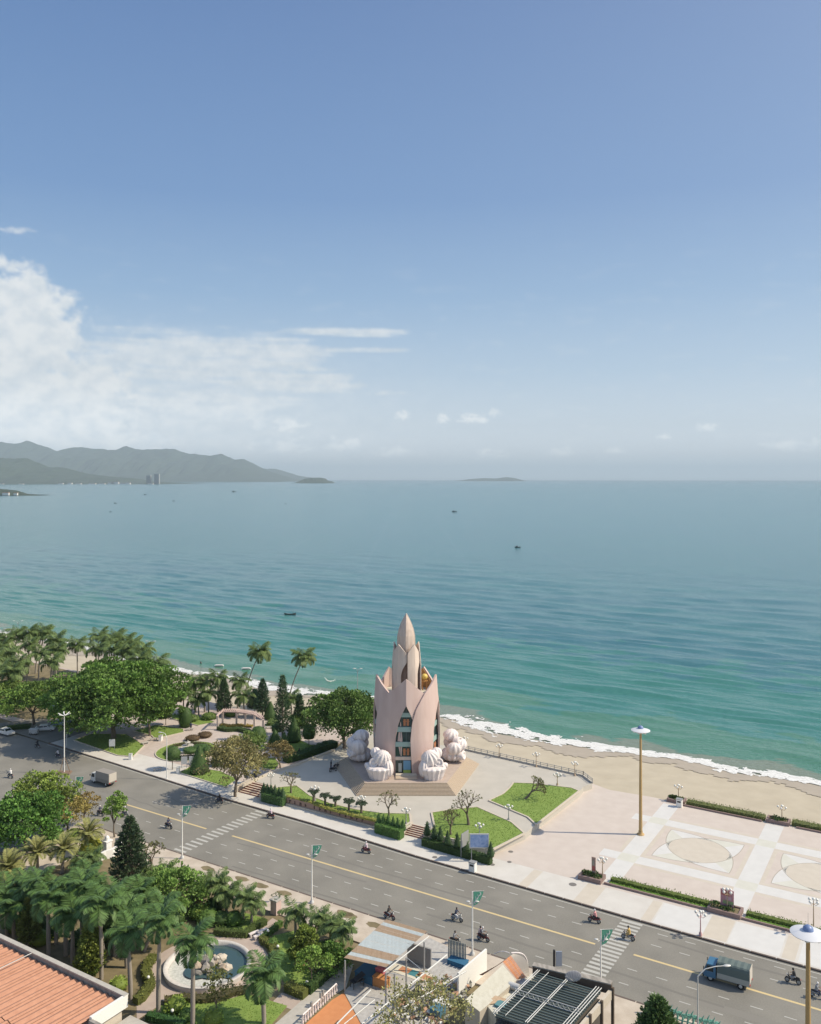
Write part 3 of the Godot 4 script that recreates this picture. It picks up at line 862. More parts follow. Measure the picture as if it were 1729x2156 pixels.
	for k in 2:
		b = MB.new(); b.ribbon([Vector2(ends[k].x, ends[k].z), Vector2(ends[k + 1].x, ends[k + 1].z)], 0.3, TERR, TERR + 0.3); part(b, "plinth", M.concrete, rl)
		for hy in [0.58, 0.9]:
			b = MB.new(); b.cyl(ends[k] + Vector3(0, hy, 0), ends[k + 1] + Vector3(0, hy, 0), 0.05, 0.05, 6); part(b, "rail", M.grey_metal, rl)
		var n := int(ends[k].distance_to(ends[k + 1]) / 1.5)
		for i in n + 1:
			b = MB.new(); b.box(ends[k].lerp(ends[k + 1], float(i) / n) + Vector3(0, 0.5, 0), Vector3(0.12, 1.0, 0.12)); part(b, "post", M.grey_metal, rl)

# ---------------------------------------------------------------- the lotus tower
const TC := Vector3(-0.8, 0, -165.4)
func face(phi: float) -> Vector3:
	return Vector3(sin(phi), 0, cos(phi))
func petal_point(phi: float, a: float, y: float, r: float, ridge: float, pin: float, off: float) -> Vector3:
	var aa := absf(a)
	var pent := cos(deg_to_rad(36.0)) / cos(deg_to_rad(36.0) - minf(aa, deg_to_rad(36.0)))
	var rr := r * lerpf(1.0, pent, ridge) - pin * a + off
	return TC + face(phi + a) * rr + Vector3(0, y, 0)
# one petal: wl / wr give the half width in degrees left and right at a height, gap the half width of the opening in it
func petal(phi: float, ys: Array, rad: Array, wl: Array, wr: Array, gap: Array, ridge: float, pin: float, thick: float) -> MB:
	var b := MB.new()
	var nu := 12
	for side in [-1.0, 1.0]:
		var grid := []; var gin := []; var gn := []
		for y in ys:
			var lim: float = poly(wl if side < 0.0 else wr, y)
			var g: float = minf(poly(gap, y), lim)
			var row := []; var rin := []; var rn := []
			for i in nu + 1:
				var a: float = deg_to_rad(lerpf(g, lim, float(i) / nu)) * side
				var r := poly(rad, y)
				var p := petal_point(phi, a, y, r, ridge, pin, 0.0)
				row.append(p)
				rin.append(petal_point(phi, a, y, r, ridge, pin, -thick))
				var da := petal_point(phi, a + 0.01 * side, y, r, ridge, pin, 0.0) - p
				var dy := petal_point(phi, a, y + 0.1, poly(rad, y + 0.1), ridge, pin, 0.0) - petal_point(phi, a, y - 0.1, poly(rad, y - 0.1), ridge, pin, 0.0)
				var n := da.cross(dy).normalized()
				if n.dot(face(phi + a)) < 0.0: n = -n
				rn.append(n)
			grid.append(row); gin.append(rin); gn.append(rn)
		for i in ys.size() - 1:
			for j in nu:
				b.quadn(grid[i][j], grid[i][j + 1], grid[i + 1][j + 1], grid[i + 1][j], gn[i][j], gn[i][j + 1], gn[i + 1][j + 1], gn[i + 1][j])
				b.quadn(gin[i][j], gin[i][j + 1], gin[i + 1][j + 1], gin[i + 1][j], -gn[i][j], -gn[i][j + 1], -gn[i + 1][j + 1], -gn[i + 1][j])
			b.quad(grid[i][nu], grid[i + 1][nu], gin[i + 1][nu], gin[i][nu])
			if poly(gap, ys[i]) > 0.01: b.quad(grid[i][0], gin[i][0], gin[i + 1][0], grid[i + 1][0])
	return b
func make_tower() -> void:
	var t := thing("lotus_tower", "pink tower shaped like a lotus bud with tall pointed petals", "tower")
	# podium of five-sided steps
	var pent := func(inr: float) -> Array:
		var l := []
		for k in 5:
			var d := face(deg_to_rad(36.0 + 72.0 * k)) * inr / cos(deg_to_rad(36.0))
			l.append(Vector2(TC.x + d.x, TC.z + d.z))
		return l
	for k in 10:
		var b := MB.new()
		b.prism(pent.call(12.3 - k * 0.22), TERR + k * 0.16, TERR + (k + 1) * 0.16)
		part(b, "step", M.step_stone, t)
	var top := TERR + 1.6
	var b := MB.new(); b.prism(pent.call(10.15), top, top + 0.02); part(b, "podium_floor", M.rose_paving, t)
	# core, floors
	b = MB.new(); b.lathe([Vector2(5.2, top), Vector2(5.2, 16.4)], 40, TC); part(b, "core", M.concrete, t)
	b = MB.new(); b.lathe([Vector2(0, 16.6), Vector2(5.75, 16.6), Vector2(5.75, 16.2), Vector2(0, 16.2)], 40, TC); part(b, "roof_terrace", M.cream_roof, t)
	# five great petals
	var ys := []
	for k in 41: ys.append(lerpf(top - 0.05, 20.6, k / 40.0))
	var wide := [[2.0, 60.0], [3.1, 62.0], [9.2, 65.0], [12.5, 62.0], [14.9, 55.0], [16.4, 46.0], [17.7, 36.0], [19.2, 16.0], [20.6, 0.2]]
	var hole := [[2.0, 19.5], [8.0, 19.5], [10.0, 18.0], [12.0, 14.2], [13.8, 8.5], [15.75, 0.0], [30.0, 0.0]]
	for k in 5:
		var phi := deg_to_rad(72.0 * k)
		part(petal(phi, ys, [[2.0, 6.35], [5.0, 6.6], [9.0, 6.75], [14.0, 6.6], [20.6, 6.1]], wide, wide, hole, 0.42, 0.34, 0.34), "petal", M.petal, t)
		# glazing of the tall pointed opening
		var o := TC + face(phi) * 5.62
		var bs := Basis(Vector3.UP, phi)
		var levels := [[top + 0.05, 5.5], [6.1, 8.0], [8.85, 10.75], [11.65, 13.5], [14.3, 15.9]]
		for i in 5:
			var lv: Array = levels[i]
			var w: float = [2.15, 2.15, 2.1, 1.6, 0.9][i]
			b = MB.new()
			for c in 5: b.box(o + bs.z * 0.05 + bs.x * (c - 2) * w * 0.5 + Vector3(0, (lv[0] + lv[1]) * 0.5, 0), Vector3(0.07, lv[1] - lv[0], 0.12), bs)
			for e in [lv[0] + 0.04, lv[1] - 0.04]: b.box(o + bs.z * 0.05 + Vector3(0, e, 0), Vector3(w * 2.0 + 0.07, 0.08, 0.11), bs)
			var win := part(b, "window_frame", mat(0.10, 0.16, 0.16), t)
			for c in 4:
				b = MB.new()
				b.box(o + bs.x * (c - 1.5) * w * 0.5 + Vector3(0, (lv[0] + lv[1]) * 0.5, 0), Vector3(w * 0.5 - 0.07, lv[1] - lv[0] - 0.05, 0.05), bs)
				part(b, "window_pane", mat(0.03, 0.06, 0.06, 0.07), win)
		for q in [[5.5, 6.1, 2.2, 0], [8.0, 8.85, 2.2, 1], [10.75, 11.65, 2.0, 1], [13.5, 14.3, 1.5, 1]]:
			b = MB.new(); b.box(o + bs.z * 0.1 + Vector3(0, (q[0] + q[1]) * 0.5, 0), Vector3(q[2] * 2.0, q[1] - q[0], 0.3), bs)
			part(b, "spandrel", M.petal_pale if q[3] == 0 else mat(0.30, 0.42, 0.40, 0.4), t)
		for q in [[12.5, 0.55], [7.0, 0.62]]:
			for s in [-0.55, 0.55]:
				b = MB.new()
				b.box(o + bs.z * 0.14 + bs.x * s * q[1] + Vector3(0, q[0], 0), Vector3(0.42, 1.25, 0.05), bs)
				b.box(o + bs.z * 0.15 + bs.x * s * q[1] + Vector3(0, q[0] + 0.2, 0), Vector3(0.6, 0.16, 0.05), bs)
				part(b, "orange_panel", mat(0.42, 0.18, 0.09), t)
	# doorway display on the front
	b = MB.new(); b.box(TC + Vector3(0.15, top + 1.75, 5.85), Vector3(1.35, 1.7, 0.06)); part(b, "door_poster", mat(0.16, 0.33, 0.48), t)
	b = MB.new(); b.box(TC + Vector3(0.15, top + 0.55, 5.85), Vector3(1.35, 0.62, 0.06)); part(b, "door_poster", mat(0.33, 0.44, 0.10), t)
	b = MB.new(); b.box(TC + Vector3(-1.15, top + 1.3, 5.82), Vector3(0.62, 1.6, 0.05)); part(b, "door_leaf", mat(0.42, 0.46, 0.44), t)
	b = MB.new(); b.box(TC + Vector3(0, top + 0.12, 7.4), Vector3(3.9, 0.24, 2.6)); part(b, "door_step", M.step_stone, t)
	b = MB.new(); b.box(TC + Vector3(0, top + 0.30, 6.7), Vector3(3.9, 0.14, 1.2)); part(b, "door_step", M.beige_wall, t)
	# inner petals and the bud
	ys = []
	for k in 31: ys.append(lerpf(16.5, 26.35, k / 30.0))
	var wl := [[10.0, 31.0], [24.3, 31.0], [24.7, 30.0], [25.6, 15.0], [26.35, 0.3]]
	var wr := [[10.0, 14.0], [20.6, 14.0], [21.6, 20.0], [22.4, 30.0], [22.9, 38.0], [24.3, 38.0], [24.7, 36.0], [25.6, 17.0], [26.35, 0.3]]
	for k in 5:
		part(petal(deg_to_rad(36.0 + 72.0 * k), ys, [[16.0, 2.95], [22.0, 2.95], [26.4, 2.6]], wl, wr, [[0.0, 0.0], [90.0, 0.0]], 0.30, 0.15, 0.2), "inner_petal", M.petal_pale, t)
	b = MB.new(); b.lathe([Vector2(1.9, 16.6), Vector2(1.9, 24.0), Vector2(0, 24.0)], 20, TC); part(b, "inner_core", M.brown_wall, t)
	b = MB.new()
	var prof := [[22.9, 1.35], [24.2, 1.68], [25.4, 1.82], [26.6, 1.80], [27.8, 1.74], [29.0, 1.47], [30.2, 1.0], [31.2, 0.47], [31.95, 0.02]]
	for i in prof.size() - 1:
		for k in 40:
			var q := []
			for e in [[i, k], [i, k + 1], [i + 1, k + 1], [i + 1, k]]:
				var ang: float = e[1] * TAU / 40.0
				var fold := absf(fposmod(ang / (TAU / 5.0) + 0.04, 1.0) - 0.5) * 2.0
				var r: float = prof[e[0]][1] * (0.90 + 0.10 * fold)
				q.append(TC + face(ang) * r + Vector3(0, prof[e[0]][0], 0))
			b.quad(q[0], q[1], q[2], q[3])
	var bud := part(b, "bud", M.bud, t)
	for k in 5:
		b = MB.new()
		var rp := []
		for q in prof: rp.append(TC + face(TAU / 5.0 * (k - 0.04)) * (q[1] + 0.015) + Vector3(0, q[0], 0))
		var rr := []
		for q in prof: rr.append(0.055)
		b.tube(rp, rr, 6)
		part(b, "bud_rib", M.petal_pale, bud)
	# golden ball on its stand on the roof terrace, orange lining behind it
	b = MB.new(); b.ball(TC + Vector3(3.55, 19.2, -2.2), Vector3(0.62, 0.62, 0.62)); part(b, "golden_ball", mat(0.62, 0.45, 0.10, 0.35), t)
	for s in [-0.4, 0.4]:
		b = MB.new(); b.box(TC + Vector3(3.55 + s, 17.6, -2.0), Vector3(0.24, 2.0, 0.24)); part(b, "stand_leg", mat(0.40, 0.19, 0.07), t)
	b = MB.new(); b.box(TC + Vector3(3.55, 18.4, -2.0), Vector3(1.2, 0.2, 0.6)); part(b, "stand_top", mat(0.52, 0.28, 0.09), t)
	ys = []
	for k in 13: ys.append(lerpf(16.6, 20.3, k / 12.0))
	part(petal(deg_to_rad(144.0), ys, [[16.0, 5.95], [20.6, 5.55]], [[16.0, 40.0], [17.5, 34.0], [20.3, 0.2]], [[16.0, 40.0], [17.5, 34.0], [20.3, 0.2]], [[0.0, 0.0], [90.0, 0.0]], 0.42, 0.34, 0.06), "orange_lining", mat(0.55, 0.29, 0.10), t)
	# scrolled stone ornaments on the corners of the podium
	var notes := ["right of the tower door", "sea side of the tower, by the railing", "", "shaded park side of the tower", "left of the tower door"]
	var k2 := 0
	for ang in [33.0, 104.0, 180.0, -104.0, -33.0]:
		if k2 != 2: ornament(TC + face(deg_to_rad(ang)) * 9.0 + Vector3(0, top, 0), deg_to_rad(ang) * 0.45 if absf(ang) < 90.0 else deg_to_rad(ang) * 0.9, signf(ang), absf(ang) > 90.0, "scrolled pale pink stone ornament " + ("on the " if absf(ang) > 90.0 else "") + notes[k2])
		k2 += 1

func ornament(at: Vector3, turn: float, s: float, tall: bool, label: String) -> void:
	var o := thing("scroll_ornament", label, "sculpture", at, turn, "scrolled stone ornaments round the tower")
	if tall: o.scale = Vector3(1.3, 1.0, 1.3)
	var shell := func(ce: Vector3, r: Vector3, ribs: int, tilt: Vector3) -> void:
		var b := MB.new()
		var prof := []
		for i in 13:
			var a := PI * i / 12.0
			prof.append(Vector2(sin(a), -cos(a)))
		var bs := Basis.from_euler(tilt) * Basis.from_scale(r)
		b.lathe(prof, ribs * 6, ce, ribs, 0.15, bs)
		part(b, "lobe", M.shell, o)
	var curl := func(ce: Vector3, r: float, deep: float, tilt: Vector3) -> void:   # a drum with a rolled rim and a hollow eye
		var b := MB.new()
		b.lathe([Vector2(0, -deep), Vector2(r * 0.85, -deep), Vector2(r, -deep * 0.7), Vector2(r * 1.02, deep * 0.5), Vector2(r * 0.9, deep), Vector2(r * 0.72, deep), Vector2(r * 0.62, deep * 0.6), Vector2(r * 0.4, deep * 0.55), Vector2(r * 0.3, deep * 0.9), Vector2(0, deep)], 28, ce, 0, 0.0, Basis.from_euler(tilt))
		part(b, "curl", M.shell, o)
	if not tall:
		var b := MB.new()   # fluted bowl
		b.lathe([Vector2(1.55, 0), Vector2(1.75, 0.5), Vector2(1.95, 1.2), Vector2(2.2, 1.75), Vector2(2.25, 2.0), Vector2(2.0, 2.2), Vector2(1.2, 2.3), Vector2(0, 2.35)], 56, Vector3(0, 0, 0.5), 14, 0.10, Basis.from_scale(Vector3(1.1, 1, 0.85)))
		part(b, "bowl", M.shell, o)
		shell.call(Vector3(-0.35 * s, 3.35, -0.35), Vector3(1.85, 1.75, 1.6), 12, Vector3(0.3, 0, 0.35 * s))
		shell.call(Vector3(1.75 * s, 2.1, 0.5), Vector3(1.1, 0.62, 0.9), 8, Vector3(0, 0, 0.35 * s))
		shell.call(Vector3(-1.75 * s, 1.9, 0.1), Vector3(0.95, 1.6, 1.2), 9, Vector3(0, 0, -0.1 * s))
		shell.call(Vector3(1.05 * s, 4.1, -1.1), Vector3(1.1, 1.1, 1.0), 8, Vector3(0, 0, 0.2))
		curl.call(Vector3(0.95 * s, 2.9, 0.65), 0.85, 0.4, Vector3(PI * 0.42, 0, 0.2 * s))
	else:
		shell.call(Vector3(0, 1.3, 0.3), Vector3(1.9, 1.35, 1.9), 12, Vector3(0, 0, 0))
		shell.call(Vector3(0.2, 4.9, 0.0), Vector3(1.25, 1.2, 1.2), 9, Vector3(0.2, 0, 0.3))
		shell.call(Vector3(-0.4, 3.2, 1.3), Vector3(1.35, 1.25, 1.1), 10, Vector3(0.3, 0, 0))
		shell.call(Vector3(-1.5, 2.9, 0.3), Vector3(1.0, 1.3, 1.2), 8, Vector3(0, 0, 0.3))
		shell.call(Vector3(1.4, 3.1, 0.3), Vector3(1.0, 1.5, 1.3), 8, Vector3(0, 0, -0.2))
		curl.call(Vector3(-0.9, 4.1, 0.9), 0.8, 0.5, Vector3(PI * 0.45, -0.6, 0))
		curl.call(Vector3(1.2, 2.1, 1.3), 0.95, 0.5, Vector3(PI * 0.45, 0.6, 0))
		curl.call(Vector3(-1.2, 1.4, 1.4), 0.8, 0.5, Vector3(PI * 0.45, -0.4, 0))

# ---------------------------------------------------------------- plants
const DARK_GREEN := Color(0.061, 0.122, 0.028)
const MID_GREEN := Color(0.111, 0.206, 0.039)
const LIME := Color(0.243, 0.338, 0.052)
const PALM_GREEN := Color(0.115, 0.172, 0.050)
const PALM_DEEP := Color(0.085, 0.160, 0.042)
const OLIVE := Color(0.243, 0.250, 0.086)
func lift(c: Color, k: float) -> Color:
	return Color(c.r * k, c.g * k, c.b * k)
func rock(b: MB, ce: Vector3, r: Vector3) -> void:
	var ba := Basis.from_euler(Vector3(rnd(0, 3), rnd(0, 3), rnd(0, 3)))
	var ring_ := []
	for i in 5:
		var row := []
		for k in 7:
			var a := TAU * k / 7.0; var e := PI * i / 4.0
			row.append(ce + ba * (Vector3(cos(a) * sin(e), cos(e), sin(a) * sin(e)) * r * (rnd(0.75, 1.2) if i > 0 and i < 4 else 0.8)))
		ring_.append(row)
	for i in 4:
		for k in 7: b.quad(ring_[i][k], ring_[i][(k + 1) % 7], ring_[i + 1][(k + 1) % 7], ring_[i + 1][k])
func rdir() -> Vector3:
	var z := rnd(-1, 1); var a := rnd(0, TAU); var r := sqrt(1.0 - z * z)
	return Vector3(r * cos(a), z, r * sin(a))
# one leafy clump: leaves over an ellipsoid's upper shell
func clump(b: MB, ce: Vector3, r: Vector3, n: int, size: float, c: Color) -> void:
	var tone := rnd(0.6, 1.45)
	for i in n:
		var d := rdir()
		if d.y < -0.25 and rng.randf() < 0.7: d.y = -d.y
		var p := ce + d * r * rnd(0.72, 1.05)
		var out := (d + rdir() * 0.9 + Vector3(0, 0.25, 0)).normalized()
		var sd := out.cross(rdir()).normalized()
		b.col = lift(c, tone * rnd(0.75, 1.25))
		b.leaf(p, out, sd, size * rnd(0.7, 1.4), size * rnd(0.3, 0.5))
func limb(b: MB, a: Vector3, e: Vector3, r0: float, r1: float, sag := 0.15, seg := 6) -> void:
	var p := []; var r := []
	var j := Vector3(rnd(-1, 1), rnd(0, 0.6), rnd(-1, 1)) * a.distance_to(e) * sag
	for i in 5:
		var t := i / 4.0
		p.append(a.lerp(e, t) + j * sin(t * PI)); r.append(lerpf(r0, r1, t))
	b.tube(p, r, seg, false)
# a broad-crowned tree: flat tiers of leaf clumps on spreading limbs
func broad_tree(called: String, label: String, at: Vector3, h: float, rad: float, c: Color, clumps := 90, leaf := 0.4, bare := 0.34, tiers := true, group := "", per := 60, trunk_r := -1.0) -> Node3D:
	var t := thing(called, label, "tree", at, 0.0, group)
	var w := MB.new(); var f := MB.new()
	var fork := Vector3(rnd(-0.3, 0.3), h * bare, rnd(-0.3, 0.3))
	var tr := trunk_r if trunk_r > 0.0 else h * 0.028
	limb(w, Vector3(0, -0.2, 0), fork, tr * 1.25, tr * 0.85, 0.05, 9)
	var ends := []
	for i in 9:
		var a := TAU * i / 9.0 + rnd(-0.3, 0.3)
		var e := Vector3(cos(a) * rad * rnd(0.4, 0.72), h * rnd(bare + 0.22, 0.86), sin(a) * rad * rnd(0.4, 0.72))
		limb(w, fork, e, tr * 0.55, tr * 0.12)
		ends.append(e)
		for j in 2: limb(w, fork.lerp(e, 0.6), e + Vector3(rnd(-1, 1), rnd(0, 0.4), rnd(-1, 1)) * rad * 0.32, tr * 0.25, tr * 0.05)
	for i in clumps:
		# a dome whose edge is uneven
		var a := rnd(0, TAU)
		var q := sqrt(rng.randf())
		var edge := 1.0 + 0.16 * sin(a * 3.0 + at.x) + 0.12 * sin(a * 7.0 + at.z)
		var rr := q * rad * edge
		var roof := sqrt(maxf(1.0 - q * q, 0.0))
		var lo := h * (bare + 0.10) + (1.0 - roof) * h * 0.02
		var hi := h * (bare + 0.16 + (0.84 - bare) * (0.30 + 0.70 * roof))
		var y := lerpf(lo, hi, pow(rng.randf(), 0.55))
		var s := rad * rnd(0.13, 0.23)
		if tiers: y = snappedf(y, h * 0.085) + rnd(-0.02, 0.02) * h
		clump(f, Vector3(cos(a) * rr, y, sin(a) * rr), Vector3(s, s * (0.36 if tiers else 0.7), s), per, leaf, c)
	part(w, "trunk", M.bark, t)
	part(f, "crown", M.leaf, t)
	return t
# fronds: a curved rib with leaflets both sides; shared by all palms of a kind
var frond_shapes := {}
func frond(kind: String, droop: float, c: Color) -> Mesh:
	var key := "%s%.2f" % [kind, droop]
	if frond_shapes.has(key): return frond_shapes[key]
	var b := MB.new()
	var pts := []; var rr := []
	var p := Vector3.ZERO
	var n := 16
	for i in n + 1:
		pts.append(p); rr.append(lerpf(0.013, 0.003, float(i) / n))
		var t := float(i) / n
		var a := lerpf(1.15, 1.15 - droop, pow(t, 1.15))
		p += Vector3(cos(a), sin(a), 0) / n
	b.col = lift(c, 1.5)
	b.tube(pts, rr, 4, false)
	for i in 42:
		var t := (i + 1.5) / 44.0
		var at := t * n
		var k := int(at)
		var q: Vector3 = pts[k].lerp(pts[min(k + 1, n)], at - k)
		var d: Vector3 = (pts[min(k + 1, n)] - pts[k]).normalized()
		var ln := (0.30 if kind == "date" else 0.38) * pow(sin(clampf(t * 0.88 + 0.10, 0, 1) * PI), 0.6)
		for s in [-1.0, 1.0]:
			var hang := 0.15 if kind == "date" else (0.75 if kind == "coconut" else 0.45)
			var o := (Vector3(0, 0, s) * 0.85 + d * 0.55 + Vector3(0, -hang * rnd(0.5, 1.3) + (0.25 if kind == "date" else 0.0), 0)).normalized()
			b.col = lift(c, rnd(0.6, 1.5))
			b.leaf(q, o, o.cross(Vector3.UP).cross(o).cross(o).normalized(), ln * rnd(0.85, 1.1), 0.017 if kind == "date" else 0.023)
	frond_shapes[key] = b.mesh()
	return frond_shapes[key]
func palm(called: String, label: String, at: Vector3, h: float, kind: String, len_: float, lean := Vector3.ZERO, group := "", count := 17, tr := 0.16) -> Node3D:
	var t := thing(called, label, "palm", at, 0.0, group)
	var b := MB.new()
	var p := []; var r := []
	for i in 9:
		var s := i / 8.0
		p.append(Vector3(0, h * s - 0.15 * (1.0 - s), 0) + lean * pow(s, 1.6))
		var fat := 1.0
		if kind == "royal": fat = 1.15 + 0.25 * sin(s * PI) - 0.35 * s
		else: fat = 1.35 - 0.6 * s if i > 0 else 1.7
		r.append(tr * fat)
	b.tube(p, r, 10, false)
	part(b, "trunk", M.palm_bark, t)
	var top: Vector3 = p[-1]
	if kind == "royal":
		b = MB.new(); b.cyl(top - Vector3(0, 0.1, 0), top + Vector3(0, 1.5, 0), tr * 0.85, tr * 0.5, 10)
		part(b, "crownshaft", mat(0.16, 0.27, 0.07, 0.5), t)
		top += Vector3(0, 1.3, 0)
	var c := PALM_GREEN
	if kind == "royal": c = PALM_DEEP
	elif kind == "date": c = OLIVE
	for i in count:
		var up := float(i) / count
		var droop: float = [1.5, 1.9, 2.3, 2.75][clampi(int(up * 4.0), 0, 3)]
		if kind == "date": droop -= 0.6
		var o := put(frond(kind, droop, c), "frond", M.palm_leaf, t, top)
		var tilt := lerpf(0.35, -0.75, up) + rnd(-0.12, 0.12)
		o.basis = Basis(Vector3.UP, i * 2.39996 + rnd(-0.25, 0.25)) * Basis(Vector3.BACK, tilt) * Basis.from_scale(Vector3.ONE * len_ * rnd(0.85, 1.1))
	if kind == "coconut":
		for i in 4:
			b = MB.new(); b.ball(top + Vector3(cos(i * 1.6) * 0.28, -0.25, sin(i * 1.6) * 0.28), Vector3(0.13, 0.16, 0.13), 8, 5)
			part(b, "coconut", mat(0.16, 0.13, 0.04), t)
	return t
# a narrow conifer with whorls of upswept branches
func conifer(called: String, label: String, at: Vector3, h: float, rad: float, c := DARK_GREEN, dense := 1.0) -> Node3D:
	var t := thing(called, label, "tree", at)
	var w := MB.new(); var f := MB.new()
	w.tube([Vector3(0, -0.2, 0), Vector3(0, h * 0.5, 0), Vector3(0, h * 0.97, 0)], [h * 0.018, h * 0.011, 0.02], 8, false)
	var y := h * 0.13
	while y < h * 0.98:
		var s := y / h
		var r := rad * pow(1.0 - s, 0.72) * (0.75 + 0.25 * smoothstep(0.1, 0.3, s)) * rnd(0.8, 1.12)
		var n := 7
		for i in n:
			var a := TAU * i / n + y * 2.1 + rnd(-0.2, 0.2)
			var d := Vector3(cos(a), 0.28, sin(a))
			var e := Vector3(0, y, 0) + d * r
			w.tube([Vector3(0, y, 0), e], [0.035, 0.012], 4, false)
			var k := int((6.0 + 9.0 * r) * dense)
			for j in k:
				var q := rnd(0.25, 1.05)
				var p := Vector3(0, y, 0) + d * r * q + rdir() * 0.16
				var o := (d * 0.8 + rdir() * 0.75 + Vector3(0, 0.35, 0)).normalized()
				f.col = lift(c, rnd(0.65, 1.35))
				f.leaf(p, o, o.cross(rdir()).normalized(), rnd(0.3, 0.6), rnd(0.07, 0.13))
		y += h * 0.030 * rnd(0.85, 1.15)
	part(w, "trunk", M.bark, t)
	part(f, "crown", M.leaf, t)
	return t
# clipped shrub: leaves over a surface of revolution
func topiary(called: String, label: String, at: Vector3, prof: Array, c: Color, group := "", stem := 0.0, size := 0.13, dense := 150.0) -> Node3D:
	var t := thing(called, label, "shrub", at, 0.0, group)
	var b := MB.new()
	var hull := []
	for p in prof: hull.append(Vector2(p.x * 0.9, p.y + stem))
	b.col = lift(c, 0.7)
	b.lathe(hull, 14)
	for i in prof.size() - 1:
		var a: Vector2 = prof[i]; var e: Vector2 = prof[i + 1]
		var area := a.distance_to(e) * PI * (a.x + e.x)
		for k in int(area * dense / 10.0 * (0.13 / size)) + 2:
			var q := a.lerp(e, rng.randf())
			var g := rnd(0, TAU)
			var d := Vector3(cos(g), 0.3, sin(g))
			b.col = lift(c, rnd(0.65, 1.4))
			var o := (d + rdir() * 0.8).normalized()
			b.leaf(Vector3(cos(g) * q.x, q.y + stem, sin(g) * q.x) * Vector3(0.97, 1, 0.97), o, o.cross(rdir()).normalized(), size * rnd(0.8, 1.8), size * rnd(0.4, 0.7))
	part(b, "foliage", M.leaf, t)
	if stem > 0.0:
		b = MB.new(); b.cyl(Vector3(0, -0.1, 0), Vector3(0, stem + 0.3, 0), 0.09, 0.06, 6); part(b, "stem", M.bark, t)
	return t
func cone(h: float, r: float) -> Array:
	return [Vector2(0.05, 0), Vector2(r * 0.85, 0.02 * h), Vector2(r, 0.14 * h), Vector2(r * 0.8, 0.36 * h), Vector2(r * 0.5, 0.64 * h), Vector2(r * 0.22, 0.88 * h), Vector2(0.02, h)]
func dome(h: float, r: float) -> Array:
	return [Vector2(0.05, 0), Vector2(r * 0.75, 0.03 * h), Vector2(r, 0.35 * h), Vector2(r * 0.9, 0.65 * h), Vector2(r * 0.55, 0.92 * h), Vector2(0.02, h)]
func drum(h: float, r: float) -> Array:
	return [Vector2(0.05, 0), Vector2(r * 0.96, 0.02), Vector2(r, 0.5 * h), Vector2(r * 0.97, h - 0.03), Vector2(0.02, h)]
func hedge(label: String, line: Array, w: float, h: float, y0: float, c: Color, group := "", rough := 0.12, dense := 26.0) -> Node3D:
	var t := thing("hedge", label, "hedge", Vector3.ZERO, 0.0, group)
	var b := MB.new()
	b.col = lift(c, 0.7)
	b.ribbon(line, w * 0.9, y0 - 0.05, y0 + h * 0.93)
	for i in line.size() - 1:
		var a: Vector2 = line[i]; var e: Vector2 = line[i + 1]
		var d := (e - a).normalized(); var s := Vector2(-d.y, d.x)
		var n := int(a.distance_to(e) * (w + 2.0 * h) * dense)
		for k in n:
			var q := a.lerp(e, rng.randf())
			var g := rnd(0, w + 2.0 * h)
			var p := Vector3.ZERO; var o := Vector3.UP
			if g < w:
				q += s * (g - w * 0.5); p = Vector3(q.x, y0 + h * 0.97 + rnd(-rough, rough), q.y)
			else:
				var sg := 1.0 if g < w + h else -1.0
				q += s * w * 0.5 * sg
				p = Vector3(q.x, y0 + rnd(0, h), q.y); o = Vector3(s.x * sg, 0.3, s.y * sg)
			o = (o + rdir() * 0.9).normalized()
			b.col = lift(c, rnd(0.6, 1.45))
			b.leaf(p, o, o.cross(rdir()).normalized(), rnd(0.1, 0.24), rnd(0.05, 0.09))
	part(b, "foliage", M.leaf, t)
	return t
# leafless frangipani: forked, knobbly branches with a few leaves at the tips
func bare_tree(label: String, at: Vector3, h: float, lean := Vector3.ZERO, group := "", leafy := 0.25, levels := 5) -> Node3D:
	var t := thing("bare_tree", label, "tree", at, 0.0, group)
	var w := MB.new(); var f := MB.new()
	var tips := [[Vector3(0, -0.1, 0), (Vector3.UP + lean).normalized(), h * 0.30, h * 0.045]]
	for lv in levels:
		var nxt := []
		for q in tips:
			var e: Vector3 = q[0] + q[1] * q[2]
			w.tube([q[0], q[0].lerp(e, 0.5) + rdir() * q[2] * 0.07, e], [q[3], q[3] * 0.8, q[3] * 0.62], 6 if lv < 2 else 4, false)
			var forks := 3
			for i in forks:
				var d: Vector3 = q[1]
				var sd := d.cross(Vector3(0.3, 1, 0.2)).normalized()
				var o := sd.rotated(d, TAU * i / forks + rnd(-0.5, 0.5))
				var nd := (d + o * rnd(0.55, 0.95) + Vector3(0, 0.12, 0) + lean * 0.25).normalized()
				nxt.append([e, nd, q[2] * rnd(0.6, 0.82), q[3] * 0.58])
		tips = nxt
	for q in tips:
		if rng.randf() < leafy:
			for i in 4:
				var o: Vector3 = (q[1] + rdir()).normalized()
				f.col = lift(Color(0.16, 0.17, 0.06), rnd(0.7, 1.3))
				f.leaf(q[0], o, o.cross(rdir()).normalized(), rnd(0.18, 0.36), 0.07)
	part(w, "trunk", M.bark, t)
	if f.v.size() > 0: part(f, "leaves", M.leaf, t)
	return t
